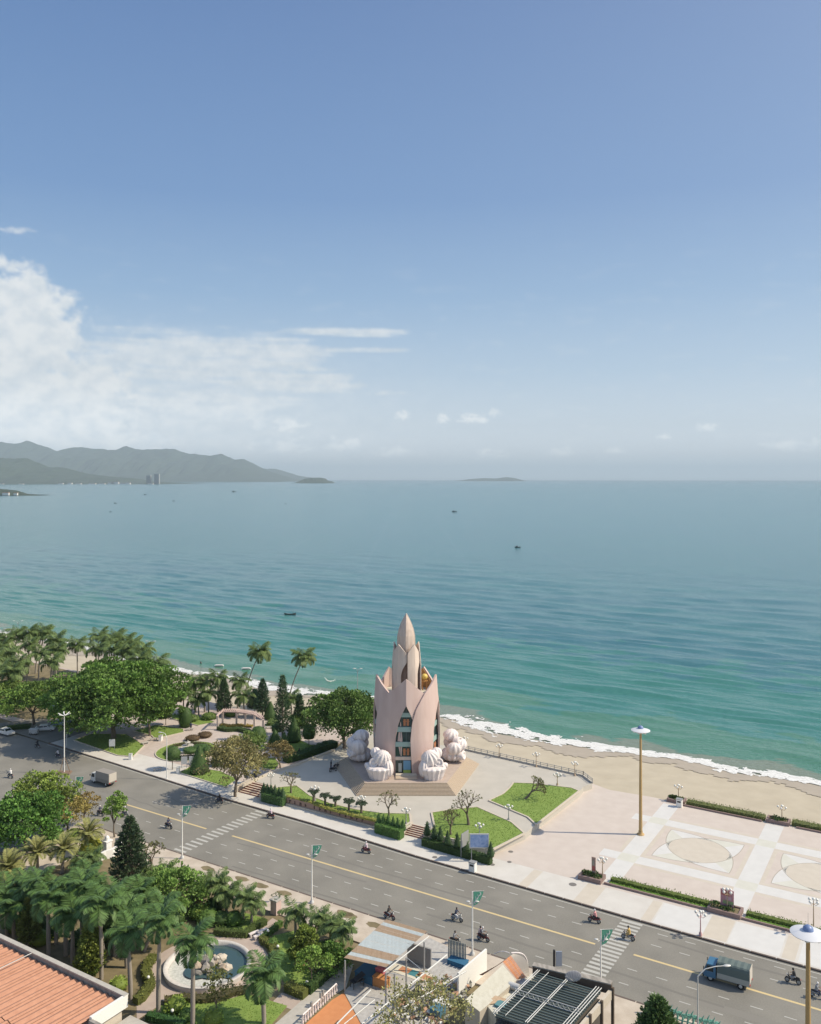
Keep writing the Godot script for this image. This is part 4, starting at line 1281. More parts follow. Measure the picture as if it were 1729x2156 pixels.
func cycad(label: String, at: Vector3, h: float, group := "") -> Node3D:
	var t := thing("cycad", label, "cycad", at, 0.0, group)
	var b := MB.new()
	b.tube([Vector3(0, -0.1, 0), Vector3(0, h * 0.3, 0), Vector3(0, h, 0)], [0.24, 0.2, 0.17], 8)
	part(b, "trunk", M.bark, t)
	for i in 20:
		var o := put(frond("cycad", 1.7, Color(0.028, 0.05, 0.02)), "frond", M.palm_leaf, t, Vector3(0, h, 0))
		o.basis = Basis(Vector3.UP, i * 2.39996) * Basis(Vector3.BACK, rnd(-0.5, 0.0)) * Basis.from_scale(Vector3.ONE * rnd(1.1, 1.35))
	return t

# ---------------------------------------------------------------- the park beside the tower
func make_left_park() -> void:
	var b := MB.new()
	b.prism(uvlist([[-300.0, 125.5], [-165.4, 123.6], [-109.95, 121.9], [-112.0, 158.5], [-140.0, 159.0], [-155.0, 160.5], [-185.0, 164.0], [-300.0, 171.0]]), -0.2, PAVE + 0.004)
	struct(b, "park_path", M.park_path)
	b = MB.new(); b.sheet([Vector2(-91.01, -195.36), Vector2(-79.37, -187.16), Vector2(-78.30, -188.48), Vector2(-76.58, -191.63), Vector2(-74.13, -195.36), Vector2(-77.61, -200.73), Vector2(-83.84, -205.35), Vector2(-90.58, -205.88), Vector2(-97.14, -202.25), Vector2(-94.28, -196.31)], PAVE + 0.012); struct(b, "car_park", M.asphalt)
	b = MB.new(); b.sheet(uvlist([[-300.0, 127.0], [-182.0, 126.0], [-178.0, 140.0], [-176.0, 158.0], [-186.0, 163.0], [-300.0, 170.0]]), PAVE + 0.008); struct(b, "grove_ground", M.soil)
	var y0 := PAVE; var y1 := PAVE + 0.1
	lawn("tree_lawn", [Vector2(-74.37, -188.82), Vector2(-72.11, -193.71), Vector2(-64.17, -193.21), Vector2(-57.62, -185.09), Vector2(-57.62, -177.62), Vector2(-61.20, -178.47)], y0, y1, 0.18)
	lawn("path_lawn", [Vector2(-63.50, -195.74), Vector2(-59.77, -200.45), Vector2(-52.43, -197.28), Vector2(-51.60, -194.72), Vector2(-56.73, -189.78), Vector2(-58.20, -192.22)], y0, y1, 0.18)
	lawn("corner_lawn", [Vector2(-45.48, -167.97), Vector2(-44.17, -171.43), Vector2(-37.48, -168.73), Vector2(-33.20, -164.28), Vector2(-34.54, -159.93)], y0, y1, 0.18)
	lawn("tower_side_lawn", [Vector2(-31.22, -172.24), Vector2(-30.90, -176.35), Vector2(-28.04, -176.99), Vector2(-26.56, -172.86), Vector2(-26.81, -169.21), Vector2(-30.12, -170.71)], y0, y1, 0.18)
	lawn("shrub_lawn", [Vector2(-30.52, -186.97), Vector2(-26.78, -190.67), Vector2(-23.43, -187.70), Vector2(-21.60, -185.52), Vector2(-18.41, -184.81), Vector2(-25.56, -176.02), Vector2(-27.96, -182.02)], y0, y1, 0.18)
	lawn("palm_lawn", [Vector2(-58.67, -208.88), Vector2(-54.00, -210.25), Vector2(-46.23, -202.72), Vector2(-49.70, -200.02), Vector2(-57.54, -205.76)], y0, y1, 0.18)
	lawn("hedge_lawn", [Vector2(-34.31, -200.61), Vector2(-31.97, -204.88), Vector2(-30.52, -200.19), Vector2(-33.63, -198.70)], y0, y1, 0.18)
	# round lawn with its fountain
	var ce := Vector3(-47.19, 0.25, -181.19)
	var c2 := Vector2(ce.x, ce.z)
	lawn("round_lawn", ring(c2, 6.6), y0, y1, 0.2)
	b = MB.new(); b.sheet(ring(c2, 4.1), y1 + 0.012); struct(b, "fountain_path", M.park_path)
	for a in [[200.0, 340.0], [20.0, 160.0]]:
		hedge("low clipped hedge curving round the stone fountain", arc2(c2, 4.6, a[0], a[1], 14), 0.55, 0.5, y1, Color(0.10, 0.10, 0.04), "hedges round the fountain")
	var f := thing("fountain", "tiered grey stone fountain in the round lawn", "fountain", Vector3(c2.x, y1, c2.y))
	b = MB.new(); b.lathe([Vector2(2.1, 0), Vector2(2.2, 0.45), Vector2(2.0, 0.5), Vector2(1.9, 0.3), Vector2(0, 0.3)], 28); part(b, "basin", M.concrete, f)
	b = MB.new(); b.lathe([Vector2(0.5, 0.3), Vector2(0.35, 0.9), Vector2(1.2, 1.15), Vector2(1.25, 1.25), Vector2(0.2, 1.2)], 24); part(b, "middle_bowl", M.pale_paving, f)
	b = MB.new(); b.lathe([Vector2(0.2, 1.2), Vector2(0.18, 1.7), Vector2(0.6, 1.85), Vector2(0.6, 1.92), Vector2(0.12, 1.95), Vector2(0.1, 2.3), Vector2(0, 2.35)], 20); part(b, "top_bowl", M.pale_paving, f)
	b = MB.new(); b.sheet(ring(Vector2.ZERO, 1.92, 28), 0.36); part(b, "water", mat(0.10, 0.16, 0.16, 0.05), f)
	# hedges and beds
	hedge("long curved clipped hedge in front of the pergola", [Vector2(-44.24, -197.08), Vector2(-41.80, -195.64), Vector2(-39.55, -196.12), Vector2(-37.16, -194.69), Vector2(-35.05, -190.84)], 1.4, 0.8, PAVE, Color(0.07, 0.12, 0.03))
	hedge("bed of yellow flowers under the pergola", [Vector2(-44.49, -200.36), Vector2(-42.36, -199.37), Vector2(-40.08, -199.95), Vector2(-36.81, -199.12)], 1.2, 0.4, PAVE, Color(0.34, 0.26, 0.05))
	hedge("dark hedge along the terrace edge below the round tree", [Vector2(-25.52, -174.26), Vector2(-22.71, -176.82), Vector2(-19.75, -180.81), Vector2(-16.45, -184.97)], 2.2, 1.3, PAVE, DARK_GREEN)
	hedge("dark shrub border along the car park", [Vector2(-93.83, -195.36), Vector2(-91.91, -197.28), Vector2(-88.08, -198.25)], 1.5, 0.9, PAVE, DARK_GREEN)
	var i := 0
	for q in [[Vector3(-48.20, 0.20, -188.96), "rust-tinged round shrub beside the round lawn"], [Vector3(-46.07, 0.20, -191.44), "rust-tinged round shrub nearer the pergola"]]:
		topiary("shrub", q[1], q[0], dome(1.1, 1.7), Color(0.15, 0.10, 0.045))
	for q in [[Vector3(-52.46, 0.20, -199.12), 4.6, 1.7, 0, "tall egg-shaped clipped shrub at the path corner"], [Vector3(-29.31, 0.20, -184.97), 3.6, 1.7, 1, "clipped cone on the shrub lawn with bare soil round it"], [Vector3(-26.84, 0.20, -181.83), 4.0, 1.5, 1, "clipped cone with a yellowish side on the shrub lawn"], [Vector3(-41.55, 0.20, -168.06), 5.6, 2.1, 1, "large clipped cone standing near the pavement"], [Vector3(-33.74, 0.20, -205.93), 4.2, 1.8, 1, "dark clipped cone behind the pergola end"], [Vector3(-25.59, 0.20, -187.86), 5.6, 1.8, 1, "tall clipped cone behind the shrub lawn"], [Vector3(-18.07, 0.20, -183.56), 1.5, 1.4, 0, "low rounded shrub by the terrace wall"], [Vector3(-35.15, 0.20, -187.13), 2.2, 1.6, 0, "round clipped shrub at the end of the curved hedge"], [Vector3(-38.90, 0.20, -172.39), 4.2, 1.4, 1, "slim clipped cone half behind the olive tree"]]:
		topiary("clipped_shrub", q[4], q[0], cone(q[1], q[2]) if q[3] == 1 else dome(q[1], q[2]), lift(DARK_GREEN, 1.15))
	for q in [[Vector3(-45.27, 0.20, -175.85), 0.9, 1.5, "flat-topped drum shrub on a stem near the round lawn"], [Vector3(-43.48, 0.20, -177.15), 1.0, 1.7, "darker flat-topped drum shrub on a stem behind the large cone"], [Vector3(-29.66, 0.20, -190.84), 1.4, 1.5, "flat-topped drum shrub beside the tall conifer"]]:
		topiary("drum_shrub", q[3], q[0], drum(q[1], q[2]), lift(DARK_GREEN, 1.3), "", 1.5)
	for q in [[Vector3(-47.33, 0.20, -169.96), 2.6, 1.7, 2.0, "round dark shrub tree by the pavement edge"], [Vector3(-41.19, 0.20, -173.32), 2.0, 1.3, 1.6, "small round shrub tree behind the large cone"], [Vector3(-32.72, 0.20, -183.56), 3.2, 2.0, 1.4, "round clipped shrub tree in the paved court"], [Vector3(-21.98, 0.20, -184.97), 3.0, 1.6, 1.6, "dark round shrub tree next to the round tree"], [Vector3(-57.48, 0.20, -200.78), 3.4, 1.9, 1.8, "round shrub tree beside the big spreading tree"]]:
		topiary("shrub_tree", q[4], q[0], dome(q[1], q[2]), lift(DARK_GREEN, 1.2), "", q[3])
	# pergola: a curved beam on posts
	var pg := thing("pergola", "curved pink pergola of thick posts with a slatted roof", "pergola")
	var feet: Array = [Vector3(-44.47, 0.20, -197.08), Vector3(-44.10, 0.20, -200.78), Vector3(-40.80, 0.20, -200.53), Vector3(-38.56, 0.20, -199.53), Vector3(-36.23, 0.20, -198.30), Vector3(-33.43, 0.20, -194.07)]
	var tops := []
	for p in feet:
		b = MB.new(); b.box(p + Vector3(0, 1.6, 0), Vector3(0.42, 3.2, 0.42)); part(b, "post", M.petal_pale, pg)
		tops.append(p + Vector3(0, 3.3, 0))
	for k in tops.size() - 1:
		for off in [-0.8, 0.8]:
			b = MB.new(); b.cyl(tops[k] + Vector3(0, 0, off), tops[k + 1] + Vector3(0, 0, off), 0.13, 0.13, 6); part(b, "beam", M.petal, pg)
		for j in 7:
			b = MB.new(); b.box(tops[k].lerp(tops[k + 1], j / 7.0) + Vector3(0, 0.2, 0), Vector3(0.12, 0.14, 2.6)); part(b, "slat", M.petal, pg)
	# stone benches, notice boards, sculpture plinths
	for q in [[Vector3(-50.10, 0.20, -169.33), 0.5], [Vector3(-50.69, 0.20, -196.42), 0.3], [Vector3(-57.81, 0.20, -186.17), 0.9], [Vector3(-56.79, 0.20, -188.99), 0.4], [Vector3(-37.57, 0.20, -190.84), 0.0], [Vector3(-32.78, 0.20, -197.89), 0.2]]:
		var t := thing("bench", "low stone bench on the park path", "bench", q[0], q[1], "stone benches on the park paths")
		b = MB.new(); b.box(Vector3(0, 0.42, 0), Vector3(1.7, 0.12, 0.5)); part(b, "seat", M.concrete, t)
		for s in [-0.6, 0.6]:
			b = MB.new(); b.box(Vector3(s, 0.18, 0), Vector3(0.16, 0.36, 0.42)); part(b, "leg", M.concrete, t)
	for q in [[Vector3(-45.22, 0.20, -170.86), 1.5], [Vector3(-43.92, 0.20, -171.78), 1.3], [Vector3(-63.42, 0.20, -181.65), 1.7]]:
		var t := thing("notice_board", "white notice board on two posts among the shrubs", "sign", q[0], 0.1, "white notice boards in the park")
		b = MB.new(); b.box(Vector3(0, q[1], 0), Vector3(1.2, 1.5, 0.08)); part(b, "board", mat(0.62, 0.63, 0.66), t)
		for s in [-0.5, 0.5]:
			b = MB.new(); b.box(Vector3(s, q[1] * 0.5, -0.06), Vector3(0.08, q[1], 0.08)); part(b, "post", M.grey_metal, t)
	for q in [[Vector3(-57.67, 0.20, -176.10), "white marker post at the edge of the tree lawn"], [Vector3(-55.19, 0.20, -188.51), "white marker post at the path lawn"], [Vector3(-45.64, 0.20, -167.88), "white marker post by the round dark shrub"], [Vector3(-33.24, 0.20, -157.84), "white litter bin beside the red steps"], [Vector3(-55.11, 0.20, -188.96), "white marker post on the far path"]]:
		var t := thing("marker_post", q[1], "post", q[0])
		b = MB.new(); b.box(Vector3(0, 0.55, 0), Vector3(0.6, 1.1, 0.6)); part(b, "shaft", M.white, t)
		b = MB.new(); b.box(Vector3(0, 1.13, 0), Vector3(0.72, 0.1, 0.72)); part(b, "cap", M.pale_metal, t)
	# low wall between the park and the terrace
	var w := thing("park_wall", "low beige wall between the park and the terrace", "wall")
	b = MB.new(); b.ribbon([Vector2(-31.05, -157.78), Vector2(-27.07, -164.66), Vector2(-22.03, -170.00), Vector2(-25.99, -165.26), Vector2(-15.90, -178.73)].slice(0, 3), 0.35, TERR - 0.1, TERR + 0.35); part(b, "wall", M.beige_wall, w)
	b = MB.new(); b.ribbon([Vector2(-22.03, -170.00), Vector2(-21.90, -170.52), Vector2(-15.90, -178.73)], 0.35, TERR - 0.1, TERR + 0.35); part(b, "wall", M.beige_wall, w)

# ---------------------------------------------------------------- the park on the near side of the boulevard
func make_near_park() -> void:
	var b := MB.new()
	b.prism(uvlist([[-140.0, 30.0], [-40.0, 30.0], [-56.0, 80.0], [-58.0, 87.0], [-104.0, 87.4], [-118.0, 84.0], [-135.0, 70.0]]), -0.2, PAVE - 0.02)
	struct(b, "park_ground", M.soil)
	var c := Vector3(-23.94, 0.20, -101.01)
	var c2 := Vector2(c.x, c.z)
	b = MB.new(); b.sheet(ring(c2, 7.2), PAVE + 0.004); struct(b, "pool_path", M.rose_paving)
	var y := PAVE
	for l in [[Vector2(-20.88, -106.92), Vector2(-18.16, -112.54), Vector2(-16.55, -111.04), Vector2(-18.85, -105.71)], [Vector2(-30.05, -93.80), Vector2(-29.41, -96.96), Vector2(-27.49, -95.47), Vector2(-27.80, -93.57), Vector2(-29.24, -91.29)], [Vector2(-14.48, -96.21), Vector2(-11.65, -94.87), Vector2(-12.55, -92.87), Vector2(-15.25, -94.51)]]:
		b = MB.new(); b.sheet(l, PAVE); struct(b, "pool_path", M.rose_paving)
	# turf
	lawn("pool_lawn", [Vector2(-17.44, -108.06), Vector2(-14.77, -109.33), Vector2(-9.38, -105.62), Vector2(-8.33, -102.72), Vector2(-11.52, -96.25), Vector2(-14.25, -97.63), Vector2(-15.99, -101.06)], PAVE - 0.05, PAVE + 0.06)
	lawn("front_pool_lawn", [Vector2(-27.56, -93.72), Vector2(-25.15, -94.43), Vector2(-20.68, -94.67), Vector2(-18.28, -95.88), Vector2(-13.53, -93.72), Vector2(-14.75, -90.52), Vector2(-20.55, -89.04), Vector2(-28.23, -91.65)], PAVE - 0.05, PAVE + 0.06)
	lawn("street_lawn", [Vector2(-26.69, -112.62), Vector2(-22.44, -113.99), Vector2(-18.98, -112.28), Vector2(-20.94, -108.06), Vector2(-23.81, -109.01)], PAVE - 0.05, PAVE + 0.06)
	# the round pool
	var p := thing("round_pool", "round pale-rimmed garden pool with a rock island in it", "pool", Vector3(c2.x, PAVE, c2.y))
	b = MB.new(); b.lathe([Vector2(5.0, 0), Vector2(5.05, 0.5), Vector2(5.1, 0.62), Vector2(4.6, 0.62), Vector2(4.55, 0.1)], 56); part(b, "rim", tmat(grain(44, 0.02, 0.2, Color(0.42, 0.39, 0.36), Color(0.66, 0.64, 0.60), 0.4), 4.0, 0.8), p)
	b = MB.new(); b.sheet(ring(Vector2.ZERO, 4.56, 48), 0.06); part(b, "floor", tmat(grain(45, 0.02, 0.1, Color(0.30, 0.32, 0.29), Color(0.66, 0.66, 0.62), 0.3), 5.0, 0.8), p)
	b = MB.new()
	var wl := []
	for k in 40:
		var a := TAU * k / 40.0
		wl.append(Vector2(cos(a), sin(a)) * (4.5 if a > 4.2 or a < 0.7 else 2.3 + 0.6 * absf(sin(a * 2.0))))
	b.sheet(wl, 0.22); part(b, "water", mat(0.045, 0.085, 0.09, 0.04), p)
	for k in 26:
		b = MB.new()
		var a := rnd(0, TAU); var r := rnd(0, 2.1)
		rock(b, Vector3(cos(a) * r * 1.2 + 0.3, 0.2 + rnd(0, 0.7) * (2.0 - r) * 0.6, sin(a) * r - 0.2), Vector3(rnd(0.4, 0.85), rnd(0.3, 0.7), rnd(0.4, 0.85)))
		part(b, "rock", M.dirty_concrete if k % 3 == 0 else (M.step_stone if k % 3 == 1 else M.beige_wall), p)
	for k in 2:
		b = MB.new(); b.sheet(arc2(Vector2(-0.9, 0.6), [0.9, 0.8][k], 0, 360, 12), 0.24 + k * 0.004)
		if k == 0: part(b, "deep_water", mat(0.03, 0.05, 0.055, 0.04), p)
	# hedges round the path
	var hy := Color(0.15, 0.17, 0.035)
	hedge("yellow-green clipped hedge curving along the lawn side of the pool path", [Vector2(-18.63, -106.77), Vector2(-17.17, -105.42), Vector2(-16.41, -103.67), Vector2(-16.21, -101.42), Vector2(-16.57, -99.80)], 0.9, 0.75, PAVE, hy)
	hedge("clipped hedge between the pool path and the street palms", [Vector2(-24.88, -108.53), Vector2(-22.96, -108.16), Vector2(-20.90, -107.85), Vector2(-19.91, -109.74), Vector2(-18.86, -111.04)], 0.9, 0.8, PAVE, Color(0.09, 0.14, 0.03))
	hedge("clipped hedge on the shaded side of the pool path", [Vector2(-30.87, -102.81), Vector2(-31.15, -101.15), Vector2(-30.72, -99.27), Vector2(-29.49, -97.21), Vector2(-29.76, -94.75), Vector2(-30.27, -94.04)], 1.0, 0.8, PAVE, hy)
	hedge("low reddish shrub border in front of the pool", [Vector2(-27.11, -94.15), Vector2(-25.23, -94.75), Vector2(-22.99, -94.56), Vector2(-21.04, -94.99), Vector2(-19.78, -95.96), Vector2(-18.22, -96.33)], 1.1, 0.6, PAVE, Color(0.13, 0.12, 0.045))
	hedge("yellow-green hedge corner where the lawn meets the service lane", [Vector2(-13.98, -96.83), Vector2(-12.97, -95.96), Vector2(-11.69, -95.23)], 1.1, 0.9, PAVE, hy)
	hedge("dark green hedge along the service lane", [Vector2(-11.56, -95.96), Vector2(-9.99, -98.75), Vector2(-7.84, -102.53)], 1.0, 1.1, PAVE, lift(DARK_GREEN, 0.95))
	hedge("clipped hedge by the side path at the pool end", [Vector2(-28.18, -91.51), Vector2(-25.52, -90.60), Vector2(-23.82, -89.97)], 0.9, 0.7, PAVE, Color(0.05, 0.13, 0.03))
	hedge("hedge beside the path from the street to the pool", [Vector2(-18.57, -106.92), Vector2(-17.72, -108.78), Vector2(-16.75, -110.71)], 0.6, 0.7, PAVE, MID_GREEN)
	# service lane
	b = MB.new(); b.sheet([Vector2(-15.47, -88.63), Vector2(-14.28, -90.84), Vector2(-11.70, -95.37), Vector2(-8.82, -100.13), Vector2(-7.83, -101.27), Vector2(-6.77, -101.91), Vector2(-7.30, -97.22), Vector2(-9.18, -94.92), Vector2(-11.40, -90.84), Vector2(-12.27, -88.63)], PAVE + 0.006); struct(b, "service_lane", M.concrete)
	# brick gate piers and garden seats
	for q in [[Vector3(-17.91, 0.20, -113.74), "brick gate pier with potted plant where the pool path meets the street", M.petal], [Vector3(-46.90, 0.20, -132.14), "white gate pier by the street corner", M.white]]:
		var t := thing("gate_pier", q[1], "pier", q[0], ROAD_TURN)
		b = MB.new(); b.box(Vector3(0, 0.9, 0), Vector3(1.0, 1.8, 1.0)); part(b, "shaft", q[2], t)
		b = MB.new(); b.box(Vector3(0, 1.88, 0), Vector3(1.25, 0.16, 1.25)); part(b, "cap", M.concrete if q[2] == M.petal else M.white, t)
		if q[2] == M.petal:
			b = MB.new(); clump(b, Vector3(0, 2.3, 0), Vector3(0.6, 0.4, 0.6), 60, 0.2, DARK_GREEN); part(b, "potted_plant", M.leaf, t)
		else:
			b = MB.new(); b.lathe([Vector2(0.25, 1.96), Vector2(0.4, 2.3), Vector2(0.2, 2.6), Vector2(0, 2.7)], 12); part(b, "finial", M.white, t)
	var wgate := thing("curved_wall", "low curved white wall at the street corner", "wall")
	b = MB.new(); b.ribbon([Vector2(-47.21, -128.95), Vector2(-46.49, -130.30), Vector2(-45.73, -130.98), Vector2(-45.17, -132.60), Vector2(-45.36, -134.99), Vector2(-46.19, -137.47)], 0.4, 0.0, 1.3); part(b, "wall", M.white, wgate)
	for q in [Vector3(-19.79, 0.20, -108.16), Vector3(-19.09, 0.20, -107.54), Vector3(-18.87, 0.20, -108.63)]:
		var t := thing("garden_bench", "pale stone garden bench by the pool path", "bench", q, 0.7, "garden benches by the pool path")
		b = MB.new(); b.box(Vector3(0, 0.4, 0), Vector3(1.4, 0.12, 0.45)); part(b, "seat", M.shell, t)
		for s in [-0.5, 0.5]:
			b = MB.new(); b.box(Vector3(s, 0.17, 0), Vector3(0.14, 0.34, 0.4)); part(b, "leg", M.shell, t)
	for q in [Vector3(-11.71, 0.20, -96.58), Vector3(-25.47, 0.20, -91.40), Vector3(-16.13, 0.20, -103.95), Vector3(-17.93, 0.20, -107.54), Vector3(-29.91, 0.20, -97.52), Vector3(-37.43, 0.20, -106.11)]:
		var t := thing("garden_lamp", "small white globe lamp standing in the garden bed", "lamp", q, 0.0, "small globe lamps in the pool garden")
		b = MB.new(); b.cyl(Vector3.ZERO, Vector3(0, 0.8, 0), 0.04, 0.04, 6); part(b, "stem", M.black_metal, t)
		b = MB.new(); b.ball(Vector3(0, 0.95, 0), Vector3(0.18, 0.18, 0.18), 10, 6); part(b, "globe", M.white, t)

# ---------------------------------------------------------------- buildings along the bottom of the view
func post(parent: Node, p: Vector3, h: float, r: float, m: Material, called := "post") -> void:
	var b := MB.new(); b.box(p + Vector3(0, h * 0.5, 0), Vector3(r, h, r), Basis(Vector3.UP, ROAD_TURN)); part(b, called, m, parent)
func bar(parent: Node, a: Vector3, e: Vector3, r: float, m: Material, called := "beam") -> void:
	var b := MB.new(); b.cyl(a, e, r, r, 4); part(b, called, m, parent)
# corrugated sheets over a four-cornered roof: p0-p1 is one eave, p3-p2 the other; ribs run p0 to p3
func sheets(parent: Node, called: String, p: Array, n: int, ms: Array, amp := 0.05, waves := 3, steps := 1) -> void:
	for i in n:
		var b := MB.new()
		for s in steps:
			var s0 := float(s) / steps; var s1 := float(s + 1) / steps - 0.004
			for k in waves * 4:
				var q := []
				for e in [[k, s0], [k + 1, s0], [k + 1, s1], [k, s1]]:
					var t: float = (i + float(e[0]) / (waves * 4) * 0.985) / n
					var lift_ := amp * sin(float(e[0]) / 4.0 * TAU) + amp * (0.3 if i % 2 == 0 else 0.0)
					q.append(p[0].lerp(p[1], t).lerp(p[3].lerp(p[2], t), e[1]) + Vector3(0, lift_, 0))
				b.quad(q[0], q[1], q[2], q[3])
		part(b, called, ms[(i * 7 + i / 3) % ms.size()] if ms.size() > 0 else (M.rust_sheet if i in [0, 2, 3, 9, 10, 12] else M.pale_sheet), parent)
func make_buildings() -> void:
	var b := MB.new()
	# red-roofed building at the corner of the park
	var r := thing("red_roof_building", "building with a ribbed salmon-red sheet roof behind a grimy parapet", "building")
	var c := Vector3(-29.09, 4.90, -87.76)
	var cu := c.dot(U); var cv := c.dot(N)
	var y := 4.2
	sheets(r, "roof_sheet", [uv(cu - 0.4, cv - 0.5, y + 0.3), uv(cu - 46.0, cv - 0.5, y + 0.3), uv(cu - 46.0, cv - 26.0, y + 1.5), uv(cu - 0.4, cv - 26.0, y + 1.5)], 46, [M.roof_red], 0.10, 1, 3)
	b = MB.new(); b.box(uv(cu - 23.0, cv - 0.15, y + 0.25), Vector3(46.0, 1.1, 0.32), Basis(Vector3.UP, ROAD_TURN)); var par := part(b, "parapet", M.dirty_concrete, r)
	b = MB.new(); b.box(uv(cu - 23.0, cv - 0.15, y + 0.86), Vector3(46.2, 0.12, 0.55), Basis(Vector3.UP, ROAD_TURN)); part(b, "coping", M.concrete, par)
	b = MB.new(); b.box(uv(cu - 0.05, cv - 2.2, y + 0.25), Vector3(0.35, 1.25, 4.4), Basis(Vector3.UP, ROAD_TURN)); part(b, "parapet", M.white, r)
	b = MB.new(); b.box(uv(cu - 23.2, cv - 13.0, 2.1), Vector3(46.0, 4.2, 25.0), Basis(Vector3.UP, ROAD_TURN)); part(b, "wall", M.beige_wall, r)
	b = MB.new(); b.box(uv(cu + 4.0, cv - 4.5, y + 0.2), Vector3(8.0, 1.0, 0.35), Basis(Vector3.UP, ROAD_TURN)); part(b, "parapet", M.dirty_concrete, r)
	b = MB.new(); b.box(uv(cu + 4.0, cv - 10.0, 2.0), Vector3(8.0, 4.0, 10.5), Basis(Vector3.UP, ROAD_TURN)); part(b, "wing", M.beige_wall, r)
	b = MB.new(); b.box(uv(cu + 3.0, cv - 2.0, 2.6), Vector3(6.0, 0.25, 4.8), Basis(Vector3.UP, ROAD_TURN)); part(b, "canopy", M.concrete, r)
	b = MB.new(); b.box(uv(cu + 3.0, cv - 2.2, 1.25), Vector3(5.6, 2.5, 4.0), Basis(Vector3.UP, ROAD_TURN)); part(b, "wall", M.concrete, r)
	bar(r, uv(cu - 15.0, cv - 0.6, y + 1.0), uv(cu - 15.0, cv - 24.0, y + 1.75), 0.05, M.pale_metal, "cable")
	# half-dismantled restaurant: rusty roof, bare steel frame, littered floor
	var q := thing("restaurant_ruin", "half-dismantled open restaurant with a patchy rusted sheet roof and bare steel frame", "building")
	b = MB.new(); b.prism([Vector2(-7.49, -96.17), Vector2(-2.96, -105.03), Vector2(2.50, -107.38), Vector2(6.75, -103.42), Vector2(6.41, -98.28), Vector2(1.80, -90.44), Vector2(-5.18, -90.44)], -0.1, 0.3); part(b, "floor", tmat(grain(46, 0.015, 0.15, Color(0.28, 0.27, 0.26), Color(0.52, 0.51, 0.48), 0.4), 6.0, 0.85), q)
	var rp: Array = [Vector3(-7.54, 3.70, -96.88), Vector3(-2.67, 3.70, -94.99), Vector3(2.03, 3.70, -102.19), Vector3(-2.95, 3.70, -104.99)]
	rp[2].y = 3.9; rp[3].y = 3.9
	sheets(q, "roof_sheet", [rp[0], rp[3], rp[2], rp[1]], 13, [], 0.05, 3, 1)
	for s in [Vector3(-7.37, 0.30, -96.17), Vector3(1.60, 0.30, -100.03), Vector3(-0.48, 0.30, -96.73), Vector3(-2.72, 0.30, -93.76), Vector3(-1.75, 0.30, -93.63)]:
		post(q, s, 3.5, 0.14, M.grey_metal)
	for s in [[Vector3(-2.97, 3.70, -94.14), Vector3(2.18, 3.90, -101.08), 0.09], [Vector3(-4.89, 3.50, -85.42), Vector3(4.11, 3.70, -97.47), 0.13], [Vector3(-3.58, 3.50, -85.42), Vector3(6.15, 3.70, -94.28), 0.09], [Vector3(-7.40, 3.40, -85.58), Vector3(-4.27, 3.60, -90.93), 0.1], [Vector3(-6.66, 3.40, -85.58), Vector3(-3.74, 3.60, -89.27), 0.07], [Vector3(-0.49, 3.60, -97.20), Vector3(1.71, 3.60, -94.03), 0.05], [Vector3(-2.76, 3.00, -95.21), Vector3(-0.72, 3.00, -94.65), 0.05], [Vector3(-2.66, 1.60, -94.55), Vector3(-0.39, 1.60, -94.55), 0.04]]:
		bar(q, s[0], s[1], s[2], M.pale_metal)
	for k in 6: bar(q, Vector3(2.27, 3.70, -94.00).lerp(Vector3(3.78, 3.70, -91.42), k / 5.0), Vector3(4.04, 3.70, -95.85).lerp(Vector3(5.91, 3.70, -94.14), k / 5.0), 0.04, M.grey_metal)
	for s in [["back_wall", [Vector3(-0.34, 0.30, -102.24), Vector3(2.43, 0.30, -100.71)], 2.3, mat(0.24, 0.24, 0.24)], ["white_wall", [Vector3(5.29, 0.30, -95.31), Vector3(8.87, 0.30, -100.23)], 2.6, M.white]]:
		b = MB.new()
		var a: Vector3 = s[1][0]; var e: Vector3 = s[1][1]
		b.ribbon([Vector2(a.x, a.z), Vector2(e.x, e.z)], 0.22, 0.0, 0.3 + s[2])
		part(b, s[0], s[3], q)
	# upright sheets of the street fence
	var fa := Vector3(4.51, 0.30, -102.78); var fe := Vector3(6.63, 0.30, -101.62)
	for k in 12:
		b = MB.new(); b.box(fa.lerp(fe, (k + 0.5) / 12.0) + Vector3(0, 1.2, 0.03 * (k % 2)), Vector3(fa.distance_to(fe) / 12.0 - 0.05, 2.4, 0.06), Basis(Vector3.UP, ROAD_TURN)); part(b, "fence_sheet", mat(0.30, 0.31, 0.28), q)
	# floor tiles and mats
	for s in [[Vector3(0.53, 0.32, -99.63), 1.5, 1.1, mat(0.05, 0.20, 0.24)], [Vector3(-0.63, 0.32, -100.37), 1.4, 1.0, mat(0.46, 0.22, 0.12)], [Vector3(1.21, 0.32, -99.34), 1.0, 0.9, mat(0.46, 0.24, 0.13)], [Vector3(2.05, 0.32, -98.68), 1.1, 0.9, mat(0.40, 0.20, 0.11)], [Vector3(-0.16, 0.32, -100.00), 5.4, 1.9, mat(0.60, 0.58, 0.50)]]:
		b = MB.new(); b.box(s[0] + Vector3(0, 0.006 if s[1] > 2.0 else 0.016, 0), Vector3(s[1], 0.012, s[2]), Basis(Vector3.UP, ROAD_TURN)); part(b, "floor_mat", s[3], q)
